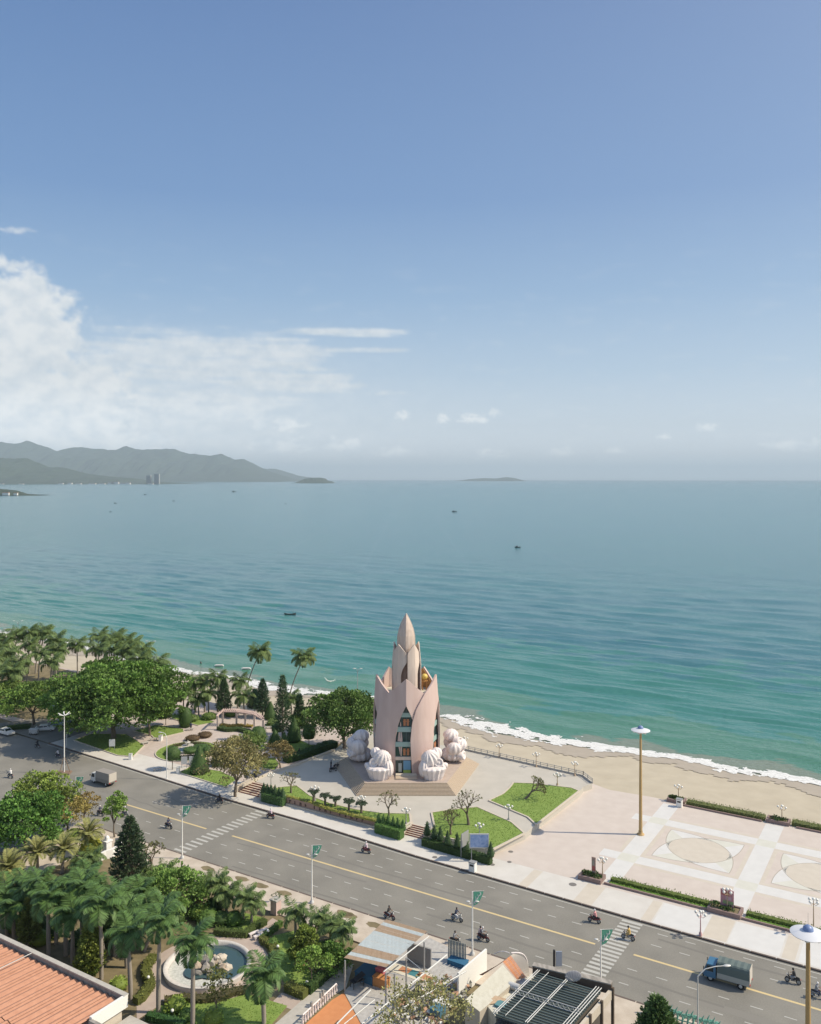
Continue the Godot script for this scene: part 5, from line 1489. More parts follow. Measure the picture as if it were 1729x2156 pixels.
	for s in [[Vector3(-4.81, 0.40, -98.83), Vector3(2.4, 0.9, 2.2), mat(0.03, 0.10, 0.17), "blue_counter", "dark blue counter under the rusted roof"], [Vector3(-3.32, 0.40, -97.26), Vector3(1.8, 1.0, 0.9), mat(0.45, 0.20, 0.07), "orange_cabinet", "orange cabinet at the edge of the rusted roof"], [Vector3(-3.44, 0.40, -98.40), Vector3(1.0, 1.3, 0.6), mat(0.45, 0.12, 0.14), "red_crate", "stacked red crates behind the orange cabinet"], [Vector3(5.64, 0.40, -101.56), Vector3(2.2, 0.5, 1.2), mat(0.03, 0.13, 0.24), "blue_tarpaulin", "folded blue tarpaulin behind the upright sheets"], [Vector3(2.92, 0.40, -91.68), Vector3(1.3, 1.0, 1.2), mat(0.06, 0.16, 0.22), "blue_tank", "blue tank half hidden by the pale sparse tree"], [Vector3(3.21, 0.40, -93.21), Vector3(1.4, 0.7, 1.1), mat(0.68, 0.68, 0.66), "white_chest", "white chest among the rubble"]]:
		var t := thing(s[3], s[4], "furniture", s[0] - Vector3(0, 0.1, 0), ROAD_TURN)
		b = MB.new(); b.box(Vector3(0, s[1].y * 0.5, 0), s[1]); part(b, "body", s[2], t)
		b = MB.new(); b.box(Vector3(0, s[1].y + 0.04, 0), Vector3(s[1].x + 0.1, 0.08, s[1].z + 0.1)); part(b, "top", s[2], t)
	for s in [[Vector3(-6.07, 0.30, -97.15), "pair of dark tables piled under the rusted roof"], [Vector3(0.34, 0.30, -94.42), "dark upturned table in the open yard"]]:
		var t := thing("dark_table", s[1], "table", s[0], 0.6)
		b = MB.new(); b.box(Vector3(0, 0.75, 0), Vector3(1.5, 0.07, 0.9)); part(b, "tabletop", M.dark, t)
		b = MB.new(); b.box(Vector3(0.2, 1.1, 0.1), Vector3(1.3, 0.07, 0.8), Basis(Vector3.BACK, 0.4)); part(b, "tabletop", M.dark, t)
		for sx in [-0.65, 0.65]:
			for sz in [-0.35, 0.35]:
				b = MB.new(); b.box(Vector3(sx, 0.37, sz), Vector3(0.06, 0.74, 0.06)); part(b, "leg", M.dark, t)
	# rubble heaped in the yard
	b = MB.new()
	for k in 260:
		var g := rng.randf()
		var p := Vector3(0.25, 0.35, -90.36).lerp(Vector3(4.44, 0.35, -97.48), g) + Vector3(rnd(-3, 3), rnd(0, 0.5), rnd(-1.5, 1.5))
		b.col = [Color(0.6, 0.6, 0.57), Color(0.42, 0.4, 0.34), Color(0.45, 0.27, 0.17), Color(0.2, 0.2, 0.18)][k % 4]
		b.box(p, Vector3(rnd(0.15, 0.8), rnd(0.05, 0.35), rnd(0.15, 0.7)), Basis.from_euler(Vector3(rnd(-0.5, 0.5), rnd(0, 3), rnd(-0.5, 0.5))))
	tag(part(b, "rubble", M.body, null), "heap of broken boards and rubble in the restaurant yard", "rubble", "", "stuff")
	# terracotta court with its white baluster fence
	b = MB.new(); b.sheet([Vector2(-11.64, -89.66), Vector2(-8.69, -94.75), Vector2(-7.37, -96.23), Vector2(-5.35, -94.92), Vector2(-3.30, -92.78), Vector2(-3.18, -89.46)], 0.24); struct(b, "terracotta_court", M.terracotta)
	var bl := thing("baluster_fence", "short white baluster fence beside the terracotta court", "fence")
	var b0 := Vector3(-11.43, 0.25, -90.51); var b1 := Vector3(-8.33, 0.25, -96.20)
	for k in 15:
		b = MB.new(); b.lathe([Vector2(0.12, 0), Vector2(0.16, 0.25), Vector2(0.07, 0.55), Vector2(0.13, 0.8), Vector2(0.12, 0.9)], 8, b0.lerp(b1, k / 14.0)); part(b, "baluster", M.shell, bl)
	bar(bl, b0 + Vector3(0, 0.95, 0), b1 + Vector3(0, 0.95, 0), 0.11, M.shell, "rail")
	for s in [[0.52, 1.6], [0.58, 1.7], [0.25, 1.5]]:
		post(bl, b0.lerp(b1, s[0]), s[1], 0.22, M.grey_metal)
	# little gabled pavilion with a pale roof
	var g := thing("gabled_pavilion", "small pavilion with a pale weathered roof and a strip of red tiles", "building")
	var e0 := Vector3(5.77, 3.00, -90.21); var e1 := Vector3(7.86, 3.00, -88.82)
	b = MB.new()
	var s0 := Vector3(5.75, 3.20, -89.88); var s1 := Vector3(10.13, 4.60, -93.94); var s2 := Vector3(11.49, 3.40, -93.04); var s3 := Vector3(7.20, 2.60, -88.85)
	b.quad(s0, s1, s2, s3); part(b, "pale_roof", M.cream_roof, g)
	b = MB.new(); b.quad(s0, s1, s1 - Vector3(0.9, 2.0, 0.2), s0 - Vector3(0.7, 1.6, 0.2)); part(b, "side_roof", mat(0.36, 0.37, 0.30), g)
	b = MB.new(); b.quad(s0 - Vector3(0, 0.05, 0), s3 - Vector3(0, 0.05, 0), Vector3(s3.x, 0.1, s3.z), Vector3(s0.x, 0.1, s0.z)); b.quad(s3, s2, Vector3(s2.x, 0.1, s2.z), Vector3(s3.x, 0.1, s3.z)); part(b, "wall", M.beige_wall, g)
	var t0 := Vector3(10.15, 4.75, -94.16); var t1 := Vector3(11.19, 4.75, -95.50); var t2 := Vector3(12.75, 3.20, -93.90); var t3 := Vector3(11.65, 3.20, -93.47)
	sheets(g, "red_tile_strip", [t0, t1, t2, t3], 7, [M.roof_red, M.terracotta], 0.03, 1, 7)
	b = MB.new(); b.quad(t0, t1, Vector3(7.99, 2.90, -94.84), Vector3(7.59, 2.90, -94.93)); part(b, "red_tile_edge", M.roof_red, g)
	var arch := []
	var ar := []
	for k in 13:
		var f := k / 12.0
		arch.append((t1 + Vector3(0.1, 0.1, -0.3)).lerp(Vector3(13.29, 2.40, -96.76), f) + Vector3(0.5, 0.7, 0) * sin(f * PI)); ar.append(0.09)
	b = MB.new(); b.tube(arch, ar, 6); part(b, "gable_rim", M.shell, g)
	arch = []; ar = []
	for k in 9:
		var f := k / 8.0
		arch.append((t1 + Vector3(-0.1, 0.1, -0.3)).lerp(Vector3(9.48, 4.20, -96.77), f) + Vector3(0, 0.25, 0) * sin(f * PI)); ar.append(0.05)
	b = MB.new(); b.tube(arch, ar, 6); part(b, "gable_rim", M.shell, g)
	b = MB.new()
	for k in 12:
		var f := k / 12.0; var f2 := (k + 1) / 12.0
		var pa := t1.lerp(t2, f); var pb := t1.lerp(t2, f2)
		b.quad(pa, pb, pb + Vector3(0.35, 0.05, -0.25) + Vector3(0.5, 0.55, 0) * sin(f2 * PI), pa + Vector3(0.35, 0.05, -0.25) + Vector3(0.5, 0.55, 0) * sin(f * PI))
	part(b, "gable_wall", M.beige_wall, g)
	# flat annexe between the pavilion and the stripped roof
	var x := thing("annexe", "low flat-roofed annexe with a brown tarpaulin and a teal hatch", "building")
	b = MB.new(); b.prism([Vector2(8.05, -89.93), Vector2(9.86, -91.67), Vector2(11.65, -94.32), Vector2(14.01, -96.06), Vector2(11.73, -91.83), Vector2(8.81, -87.95)], 0.1, 2.6); part(b, "roof", M.cream_roof, x)
	b = MB.new(); b.quad(Vector3(7.65, 2.70, -89.77), Vector3(9.00, 3.10, -90.84), Vector3(10.61, 2.80, -90.54), Vector3(7.95, 2.66, -89.83)); part(b, "tarpaulin", M.rust_sheet, x)
	b = MB.new(); b.box(Vector3(9.66, 2.70, -89.77), Vector3(1.4, 0.3, 1.0), Basis(Vector3.UP, ROAD_TURN)); part(b, "hatch", mat(0.10, 0.24, 0.27), x)
	b = MB.new(); b.box(Vector3(12.65, 2.75, -93.56), Vector3(1.5, 0.3, 1.2), Basis(Vector3.UP, ROAD_TURN)); part(b, "hatch", M.grey_metal, x)
	var wt := thing("water_tank", "small steel water tank lying on the annexe roof", "tank", Vector3(11.22, 2.62, -92.45), ROAD_TURN)
	b = MB.new(); b.cyl(Vector3(-0.6, 0.5, 0), Vector3(0.6, 0.5, 0), 0.36, 0.36, 16); part(b, "barrel", M.pale_metal, wt)
	for s in [-0.4, 0.4]:
		b = MB.new(); b.box(Vector3(s, 0.1, 0), Vector3(0.08, 0.2, 0.6)); part(b, "cradle", M.black_metal, wt)
	# stripped roof: battens and trusses over a dark sheet that paints the shaded inside
	var d := thing("stripped_roof_hall", "hall with a stripped roof, its inside shade painted as a dark sheet under steel trusses", "building")
	var k0 := Vector3(13.94, 4.00, -93.20); var k1 := Vector3(20.05, 4.00, -89.75); var k2 := Vector3(15.00, 4.00, -83.89); var k3 := Vector3(8.40, 4.00, -85.73)
	k2 = k1 + (k3 - k0)
	sheets(d, "roof_sheet", [k0, k3, k2, k1], 20, [M.inside_shade_sheet], 0.05, 1, 1)  # dark colour paints the shaded inside between the battens
	for k in 21:
		var s := (k + 0.5) / 21.0
		bar(d, k0.lerp(k3, s) + Vector3(0, 0.22, 0), k1.lerp(k2, s) + Vector3(0, 0.22, 0), 0.09, mat(0.10, 0.135, 0.135, 0.7), "roof_batten")
	for s in [0.0, 0.03, 0.17, 0.47, 0.50, 0.92, 0.96, 1.0]:
		bar(d, k0.lerp(k1, s) + Vector3(0, 0.55, 0), k3.lerp(k2, s) + Vector3(0, 0.55, 0), 0.055 if s != 0.17 else 0.04, M.pale_metal, "truss_bar")
	var m0 := k0.lerp(k3, 0.55); var m1 := k1.lerp(k2, 0.55)
	for off in [-0.25, 0.25]:
		bar(d, m0 + Vector3(0, 0.6 + off, 0), m1 + Vector3(0, 0.6 + off, 0), 0.045, M.pale_metal, "truss_bar")
	for k in 26:
		bar(d, m0.lerp(m1, k / 26.0) + Vector3(0, 0.35 + 0.5 * (k % 2), 0), m0.lerp(m1, (k + 1) / 26.0) + Vector3(0, 0.85 - 0.5 * (k % 2), 0), 0.03, M.pale_metal, "truss_web")
	var bm := mat(0.10, 0.075, 0.055, 0.8)
	b = MB.new(); b.ribbon([Vector2(k0.x, k0.z) + Vector2(-0.5, -0.5), Vector2(k1.x, k1.z) + Vector2(1.2, -0.5)], 0.5, 3.7, 4.7); part(b, "parapet", bm, d)
	b = MB.new(); b.ribbon([Vector2(k0.x, k0.z) + Vector2(-0.5, -0.55), Vector2(k1.x, k1.z) + Vector2(1.2, -0.55)], 0.75, 4.7, 4.82); part(b, "coping", M.dirty_concrete, d)
	var kr := Vector2(k1.x, k1.z) + Vector2(1.0, -0.3); var kq := Vector2(k2.x, k2.z) + Vector2(1.0, -0.3)
	b = MB.new(); b.ribbon([kr, kq], 0.35, 3.2, 4.15); part(b, "fascia", M.beige_wall, d)
	for s in [0.0, 0.3, 0.6]:
		var pp := kr.lerp(kq, s) + Vector2(0.25, 0)
		post(d, Vector3(pp.x, 0, pp.y), 4.4, 0.28, bm)
	b = MB.new(); b.prism([Vector2(k0.x, k0.z), Vector2(k1.x, k1.z), Vector2(k2.x, k2.z), Vector2(k3.x, k3.z)], 0.0, 3.3); part(b, "wall", mat(0.10, 0.09, 0.08), d)
	# sign on a black post, round wire dish behind the parapet
	var sg := thing("street_sign", "small grey-blue sign on a thick black post behind the stripped roof", "sign", Vector3(16.44, 0.20, -97.88))
	var sh := 3.85
	b = MB.new(); b.box(Vector3(0, sh * 0.5, 0), Vector3(0.22, sh, 0.22)); part(b, "post", M.dark, sg)
	b = MB.new(); b.box(Vector3(0.55, sh - 1.0, 0), Vector3(0.7, 1.7, 0.1)); part(b, "panel", mat(0.33, 0.38, 0.46), sg)
	var rd := thing("wire_dish", "round grey wire dish standing on the hall parapet", "dish", Vector3(17.21, 4.80, -90.33))
	rd.scale = Vector3.ONE * 0.7
	b = MB.new()
	for k in 16: b.tube([Vector3(0, 0.1, 0), Vector3(cos(TAU * k / 16) * 0.8, 0.75 + 0.15 * sin(TAU * k / 16), sin(TAU * k / 16) * 0.5), Vector3(cos(TAU * k / 16) * 1.3, 1.0 + 0.9 * sin(TAU * k / 16), 0.1)], [0.03, 0.02, 0.02], 4)
	part(b, "ribs", M.pale_metal, rd)
	b = MB.new(); b.ball(Vector3(0, 0.9, -0.05), Vector3(1.25, 0.85, 0.12), 20, 8); part(b, "mesh_panel", mat(0.33, 0.33, 0.36), rd)
	# teal scrolled railing at the street edge
	var tr := thing("teal_railing", "teal scrolled railing with peaked crests along the street edge", "railing")
	var r0 := Vector3(25.47, 0.20, -92.55); var r1 := Vector3(32.19, 0.20, -89.03)
	for k in 15:
		var pp := r0.lerp(r1, k / 14.0)
		b = MB.new()
		var ht := 1.3 + 0.35 * absf(sin(k * 0.9))
		b.tube([pp, pp + Vector3(0.12, ht * 0.4, 0), pp + Vector3(-0.1, ht * 0.75, 0), pp + Vector3(0.1, ht, 0)], [0.09, 0.12, 0.10, 0.02], 6)
		b.ball(pp + Vector3(0.25, ht * 0.55, 0), Vector3(0.28, 0.28, 0.08), 10, 6)
		part(b, "scroll", mat(0.16, 0.38, 0.31), tr)
	bar(tr, r0 + Vector3(0, 0.25, 0), r1 + Vector3(0, 0.25, 0), 0.07, mat(0.16, 0.38, 0.31), "rail")
	bar(tr, r0 + Vector3(0, 0.95, 0), r1 + Vector3(0, 0.95, 0), 0.06, mat(0.16, 0.38, 0.31), "rail")

# ---------------------------------------------------------------- trees
func crown_to(base: Vector3, c: Vector3) -> Vector3:
	return Vector3(c.x, 0, rnd(-0.5, 0.5))
func make_trees() -> void:
	# coconut grove by the beach
	for q in [[Vector3(-118.01, 0.20, -249.88), Vector3(0.31, 10.68, 0)], [Vector3(-118.64, 0.20, -254.64), Vector3(1.45, 11.16, 0)], [Vector3(-113.08, 0.20, -253.44), Vector3(0.35, 11.58, 0)], [Vector3(-111.73, 0.20, -257.09), Vector3(1.35, 10.51, 0)], [Vector3(-103.33, 0.20, -247.25), Vector3(0.99, 10.61, 0)], [Vector3(-108.73, 0.20, -232.37), Vector3(-0.72, 9.68, 0)], [Vector3(-100.99, 0.20, -221.51), Vector3(-0.27, 9.88, 0)], [Vector3(-107.59, 0.20, -239.65), Vector3(1.00, 10.76, 0)], [Vector3(-102.76, 0.20, -236.03), Vector3(0.33, 9.29, 0)], [Vector3(-93.94, 0.20, -222.56), Vector3(0.45, 9.65, 0)], [Vector3(-98.44, 0.20, -237.37), Vector3(0.18, 9.74, 0)], [Vector3(-94.89, 0.20, -243.71), Vector3(-0.34, 9.97, 0)], [Vector3(-93.79, 0.20, -253.95), Vector3(1.21, 10.31, 0)], [Vector3(-87.03, 0.20, -239.35), Vector3(-0.59, 9.71, 0)], [Vector3(-88.90, 0.20, -255.34), Vector3(0.95, 10.05, 0)], [Vector3(-84.03, 0.20, -247.25), Vector3(1.53, 10.23, 0)], [Vector3(-74.97, 0.20, -237.52), Vector3(0.48, 9.71, 0)], [Vector3(-82.99, 0.20, -237.83), Vector3(0.70, 10.02, 0)], [Vector3(-78.54, 0.20, -236.47), Vector3(0.00, 9.74, 0)], [Vector3(-66.70, 0.20, -223.23), Vector3(0.48, 9.16, 0)], [Vector3(-71.94, 0.20, -225.51), Vector3(0.52, 9.71, 0)], [Vector3(-116.29, 0.20, -243.55), Vector3(0.08, 9.62, 0)], [Vector3(-99.13, 0.20, -213.68), Vector3(-0.20, 9.27, 0)], [Vector3(-104.47, 0.20, -218.28), Vector3(0.64, 8.89, 0)], [Vector3(-80.16, 0.20, -246.27), Vector3(0.27, 9.84, 0)], [Vector3(-87.23, 0.20, -247.90), Vector3(-0.08, 10.48, 0)], [Vector3(-111.39, 0.20, -253.95), Vector3(1.57, 11.48, 0)], [Vector3(-122.05, 0.20, -249.55), Vector3(-0.12, 9.97, 0)], [Vector3(-117.62, 0.20, -235.73), Vector3(0.04, 10.08, 0)], [Vector3(-109.34, 0.20, -224.70), Vector3(0.03, 9.88, 0)]]:
		palm("coconut_palm", "coconut palm in the dense grove between the big tree and the beach", q[0], q[1].y, "coconut", rnd(4.2, 5.0), Vector3(q[1].x, 0, rnd(-1, 1)), "coconut palms of the beach grove", 15, 0.17)
	for q in [[Vector3(-42.55, 0.20, -218.02), Vector3(4.04, 13.29, 0), "tall coconut palm leaning over the beach, nearer the grove"], [Vector3(-31.09, 0.20, -216.76), Vector3(4.01, 12.21, 0), "tall coconut palm leaning over the beach, beside the tallest conifer"]]:
		palm("tall_palm", q[2], q[0], q[1].y, "coconut", 4.3, Vector3(q[1].x, 0, 0), "", 24, 0.15)
	for q in [[Vector3(-55.34, 0.20, -208.32), Vector3(0.06, 5.30, 0), "nearest the big spreading tree"], [Vector3(-53.28, 0.20, -211.86), Vector3(0.16, 6.87, 0), "second from the big spreading tree"], [Vector3(-50.99, 0.20, -211.86), Vector3(-0.16, 7.19, 0), "behind the egg-shaped shrub, tall"], [Vector3(-47.72, 0.20, -211.86), Vector3(0.00, 8.17, 0), "behind the narrow conifer in front of the palms"], [Vector3(-49.17, 0.20, -208.32), Vector3(-0.16, 5.14, 0), "low one below the tall palm cluster"], [Vector3(-43.55, 0.20, -215.51), Vector3(0.50, 6.49, 0), "between the narrow conifer and the pergola"], [Vector3(-40.49, 0.20, -208.32), Vector3(-0.32, 4.50, 0), "low one right behind the pergola"], [Vector3(-51.58, 0.20, -208.32), Vector3(-0.32, 3.86, 0), "low one beside the path lawn"], [Vector3(-28.92, 0.20, -208.32), Vector3(-0.32, 3.86, 0), "low one beside the tallest conifer"]]:
		palm("coconut_palm", "coconut palm behind the pergola garden, " + q[2], q[0], q[1].y, "coconut", rnd(3.6, 4.2), Vector3(q[1].x, 0, 0), "coconut palms behind the pergola", 16, 0.16)
	# spreading trees across the boulevard
	broad_tree("spreading_tree", "huge spreading dark green tree with layered branches over the parked cars", Vector3(-66.19, 0.20, -190.43), 16.8, 12.8, Color(0.109, 0.201, 0.036), 340, 0.58, 0.13, true, "", 125, 0.55)
	broad_tree("spreading_tree", "smaller spreading tree joined to the huge one on its car park side", Vector3(-75.34, 0.20, -195.90), 11.5, 7.6, Color(0.103, 0.192, 0.036), 120, 0.48, 0.26, true, "", 85, 0.32)
	broad_tree("spreading_tree", "spreading tree at the grove edge above the street bend", Vector3(-88.54, 0.20, -201.17), 9.5, 7.4, Color(0.125, 0.210, 0.040), 110, 0.46, 0.28, true, "", 80, 0.28)
	broad_tree("spreading_tree", "low leaning tree at the lawn side of the huge tree", Vector3(-58.70, 0.20, -192.38), 9.0, 5.4, Color(0.137, 0.239, 0.041), 80, 0.45, 0.3, true, "", 80, 0.22)
	broad_tree("grove_tree", "bushy tree on the street side of the coconut grove", Vector3(-99.24, 0.20, -211.38), 7.5, 6.2, Color(0.159, 0.239, 0.048), 90, 0.45, 0.2, false, "", 70)
	broad_tree("round_tree", "dense round dark tree beside the tower", Vector3(-14.03, 0.20, -180.25), 12.6, 7.4, Color(0.096, 0.168, 0.036), 190, 0.45, 0.26, false, "", 90, 0.36)
	broad_tree("olive_tree", "thin olive-brown tree by the red steps", Vector3(-31.91, 0.20, -155.55), 10.2, 5.2, Color(0.244, 0.221, 0.089), 150, 0.34, 0.26, false, "", 48, 0.24)
	broad_tree("olive_tree", "small greener tree behind the olive-brown one", Vector3(-32.84, 0.20, -174.26), 6.0, 3.6, Color(0.163, 0.244, 0.057), 60, 0.32, 0.25, false, "", 40)
	broad_tree("olive_tree", "small reddish-olive tree at the tower side lawn", Vector3(-25.94, 0.20, -170.86), 5.2, 2.7, Color(0.255, 0.205, 0.081), 60, 0.28, 0.25, false, "", 34)
	broad_tree("garden_tree", "small garden tree beside the terrace hedge", Vector3(-23.97, 0.20, -193.91), 5.4, 3.0, Color(0.114, 0.192, 0.041), 60, 0.34, 0.2, false, "", 50)
	conifer("tall_conifer", "tallest narrow conifer at the beach side of the park", Vector3(-28.26, 0.20, -188.88), 14.72, 2.5, Color(0.055, 0.112, 0.045))
	conifer("tall_conifer", "narrow conifer behind the pergola's right end", Vector3(-35.86, 0.20, -207.17), 9.27, 2.3, Color(0.055, 0.112, 0.052))
	conifer("tall_conifer", "narrow conifer between the tallest one and the round tree", Vector3(-25.10, 0.20, -193.27), 9.25, 2.0, Color(0.058, 0.116, 0.048))
	conifer("tall_conifer", "narrow conifer standing in front of the coconut palms", Vector3(-45.35, 0.20, -207.74), 9.46, 2.3, Color(0.062, 0.120, 0.048))
	conifer("small_conifer", "short bluish conifer beside the pergola conifer", Vector3(-38.63, 0.20, -211.86), 5.5, 2.2, Color(0.047, 0.106, 0.064))
	# bare frangipanis and cycads on the terrace lawns
	bare_tree("bare forked tree on the lawn behind the lettered wall, at its park end", Vector3(-21.57, 1.30, -154.29), 4.6)
	bare_tree("bare forked tree on the lawn behind the lettered wall, at its steps end", Vector3(-3.69, 1.30, -143.20), 5.0)
	bare_tree("tall bare forked tree in the middle of the billboard lawn", Vector3(9.52, 1.30, -140.06), 6.4, Vector3(-0.15, 0, 0))
	bare_tree("low leafy-tipped bare tree at the front of the billboard lawn", Vector3(6.41, 1.30, -136.30), 4.8, Vector3.ZERO, "", 0.4)
	bare_tree("leaning bare tree on the seaward lawn", Vector3(20.28, 1.30, -151.43), 5.2, Vector3(0.85, 0, 0), "", 0.6)
	for q in [Vector3(-17.04, 1.30, -150.26), Vector3(-14.85, 1.30, -148.75), Vector3(-12.99, 1.30, -147.96), Vector3(-10.52, 1.30, -146.17), Vector3(-8.34, 1.30, -144.96)]:
		cycad("dark mushroom-shaped cycad in the row behind the lettered wall", q, rnd(1.2, 1.6), "cycads behind the lettered wall")
	for q in [[Vector3(-5.20, 1.25, -140.39)], [Vector3(-4.43, 1.25, -139.97)], [Vector3(-3.66, 1.25, -139.76)], [Vector3(-2.81, 1.25, -139.15)], [Vector3(-2.05, 1.25, -138.54)], [Vector3(-1.22, 1.25, -138.01)]]:
		topiary("cone_shrub", "small clipped cone above the hedge at the steps end of the wall", q[0], cone(1.9, 0.55), Color(0.091, 0.188, 0.048), "small cones above the steps-end hedge")
	hedge("bright hedge block at the steps end of the lettered wall", [Vector2(-5.52, -139.97), Vector2(-3.55, -138.54), Vector2(-1.37, -137.14)], 1.4, 1.5, 0.3, Color(0.098, 0.206, 0.043))
	for q in [Vector3(-26.44, 1.25, -154.07), Vector3(-25.71, 1.25, -153.57), Vector3(-25.02, 1.25, -153.32), Vector3(-24.21, 1.25, -152.82), Vector3(-23.34, 1.25, -151.94), Vector3(-22.63, 1.25, -151.45)]:
		topiary("cone_shrub", "dark small cone in the hedge beside the park steps", q, cone(2.0, 0.65), Color(0.058, 0.128, 0.041), "small cones beside the park steps")
	hedge("dark hedge block beside the park steps", [Vector2(-26.43, -153.50), Vector2(-24.48, -152.27), Vector2(-22.29, -151.06)], 1.3, 1.5, 0.3, Color(0.073, 0.162, 0.045))
	for q in [Vector3(2.64, 1.25, -136.14), Vector3(3.75, 1.25, -134.78), Vector3(4.69, 1.25, -134.02), Vector3(5.75, 1.25, -132.52), Vector3(7.21, 1.25, -131.60), Vector3(8.41, 1.25, -130.51), Vector3(12.04, 1.25, -128.38)]:
		topiary("cone_shrub", "dark clipped cone in the border in front of the billboard lawn", q, cone(2.3, 0.62), Color(0.055, 0.112, 0.036), "dark cones before the billboard lawn")
	hedge("dark shrub border in front of the billboard lawn", [Vector2(1.97, -134.98), Vector2(5.67, -132.37), Vector2(8.71, -130.38), Vector2(12.11, -128.21)], 1.0, 1.2, PAVE, lift(DARK_GREEN, 0.8))
	hedge("yellow-green strip of plants on top of the lettered wall", [Vector2(-22.18, -152.15), Vector2(-17.56, -149.35), Vector2(-13.68, -146.24), Vector2(-9.47, -143.57), Vector2(-5.76, -141.41)], 0.6, 0.3, TERR + 0.15, Color(0.325, 0.336, 0.071))
	# plaza planting
	var hg := Color(0.163, 0.229, 0.043)
	for a in [[-40.0, -26.4, "spiky leafy hedge strip along the boulevard side of the plaza"], [-21.6, 8.0, "spiky leafy hedge strip beyond the poster planter"]]:
		hedge(a[2], uvlist([[a[0], 119.75], [a[1], 119.75]]), 0.9, 0.55, PAVE, hg, "", 0.3, 40.0)
		hedge("low bright turf strip before the " + a[2].substr(0, 17) + (" near the lamp mast" if a[0] < -30.0 else " near the disc lamp"), uvlist([[a[0], 118.75], [a[1], 118.75]]), 0.6, 0.2, PAVE, Color(0.195, 0.351, 0.057), "", 0.05)
	for a in [[-38.0, -25.0, "leafy hedge between the plaza and the sand"], [-20.8, 6.0, "leafy hedge between the plaza and the sand, past the planter"]]:
		hedge(a[2], uvlist([[a[0], 155.2], [a[1], 154.9]]), 1.6, 0.7, PAVE, Color(0.182, 0.213, 0.064), "", 0.3, 40.0)
	# near park: royal palms
	for q in [[Vector3(-43.71, 0.20, -103.25), Vector3(-0.07, 6.87, 0), "royal palm behind the parapet, right of the narrow yellow-green tree"], [Vector3(-39.93, 0.20, -101.03), Vector3(0.00, 6.03, 0), "royal palm beside the weeping tree, behind the parapet"], [Vector3(-35.72, 0.20, -98.78), Vector3(-0.07, 8.13, 0), "tall royal palm rising over the weeping tree"], [Vector3(-31.09, 0.20, -94.99), Vector3(-0.26, 6.91, 0), "royal palm at the parapet corner of the red roof"], [Vector3(-27.32, 0.20, -92.59), Vector3(0.13, 9.46, 0), "royal palm on the shaded side of the pool path"], [Vector3(-22.92, 0.20, -89.97), Vector3(0.04, 8.61, 0), "royal palm standing right in front of the round pool"], [Vector3(-15.55, 0.20, -90.73), Vector3(-0.14, 4.69, 0), "royal palm with drooping fronds on the front pool lawn"], [Vector3(-37.63, 0.20, -104.66), Vector3(-1.44, 7.04, 0), "royal palm leaning over the middle of the near park"], [Vector3(-41.81, 0.20, -103.63), Vector3(0.00, 6.68, 0), "royal palm in the thick of the near park behind the parapet palms"], [Vector3(-49.50, 0.20, -110.14), Vector3(-0.15, 4.68, 0), "royal palm by the side street, next to the date palms"], [Vector3(-49.53, 0.20, -106.79), Vector3(-0.07, 4.10, 0), "royal palm by the narrow yellow-green tree at the side street"], [Vector3(-32.61, 0.20, -104.66), Vector3(2.15, 4.59, 0), "royal palm leaning between the pool and the light green tree"], [Vector3(-46.69, 0.20, -107.33), Vector3(0.00, 6.63, 0), "royal palm with its crown over the date palm row"], [Vector3(-44.03, 0.20, -106.25), Vector3(0.00, 6.49, 0), "royal palm in the thick of the near park, nearest the side street palms"], [Vector3(-40.22, 0.20, -104.66), Vector3(0.00, 7.68, 0), "royal palm in the thick of the near park, below the big conifer"], [Vector3(-35.84, 0.20, -103.63), Vector3(-0.28, 6.68, 0), "royal palm between the big conifer and the light green tree"], [Vector3(-33.59, 0.20, -101.15), Vector3(-0.28, 5.83, 0), "royal palm over the dark shrubs behind the parapet corner"], [Vector3(-48.11, 0.20, -107.88), Vector3(0.07, 5.03, 0), "royal palm over the lime shrub behind the parapet"], [Vector3(-40.57, 0.20, -107.88), Vector3(-0.30, 6.96, 0), "royal palm at the foot of the big conifer"], [Vector3(-51.19, 0.20, -108.43), Vector3(0.00, 4.76, 0), "royal palm nearest the side street crossing marks"], [Vector3(-34.35, 0.20, -107.88), Vector3(0.30, 5.18, 0), "slim royal palm next to the bare brown tree"]]:
		palm("royal_palm", q[2], q[0], q[1].y - 1.2, "royal", rnd(3.0, 3.6), Vector3(q[1].x, 0, 0), "royal palms of the near park", 16, 0.2)
	for q in [[Vector3(-54.39, 0.20, -124.66), Vector3(0.00, 2.98, 0), "date palm between two other date palms along the side street"], [Vector3(-51.13, 0.20, -125.49), Vector3(0.31, 3.10, 0), "date palm nearest the white corner wall along the side street"], [Vector3(-56.73, 0.20, -120.45), Vector3(0.09, 2.70, 0), "date palm at the far end of the side street row"], [Vector3(-49.81, 0.20, -131.90), Vector3(0.10, 2.75, 0), "date palm on the paved corner by the white gate pier"]]:
		palm("date_palm", "feathery olive " + q[2], q[0], q[1].y, "date", 2.9, Vector3(q[1].x, 0, 0), "date palms along the side street", 26, 0.2)
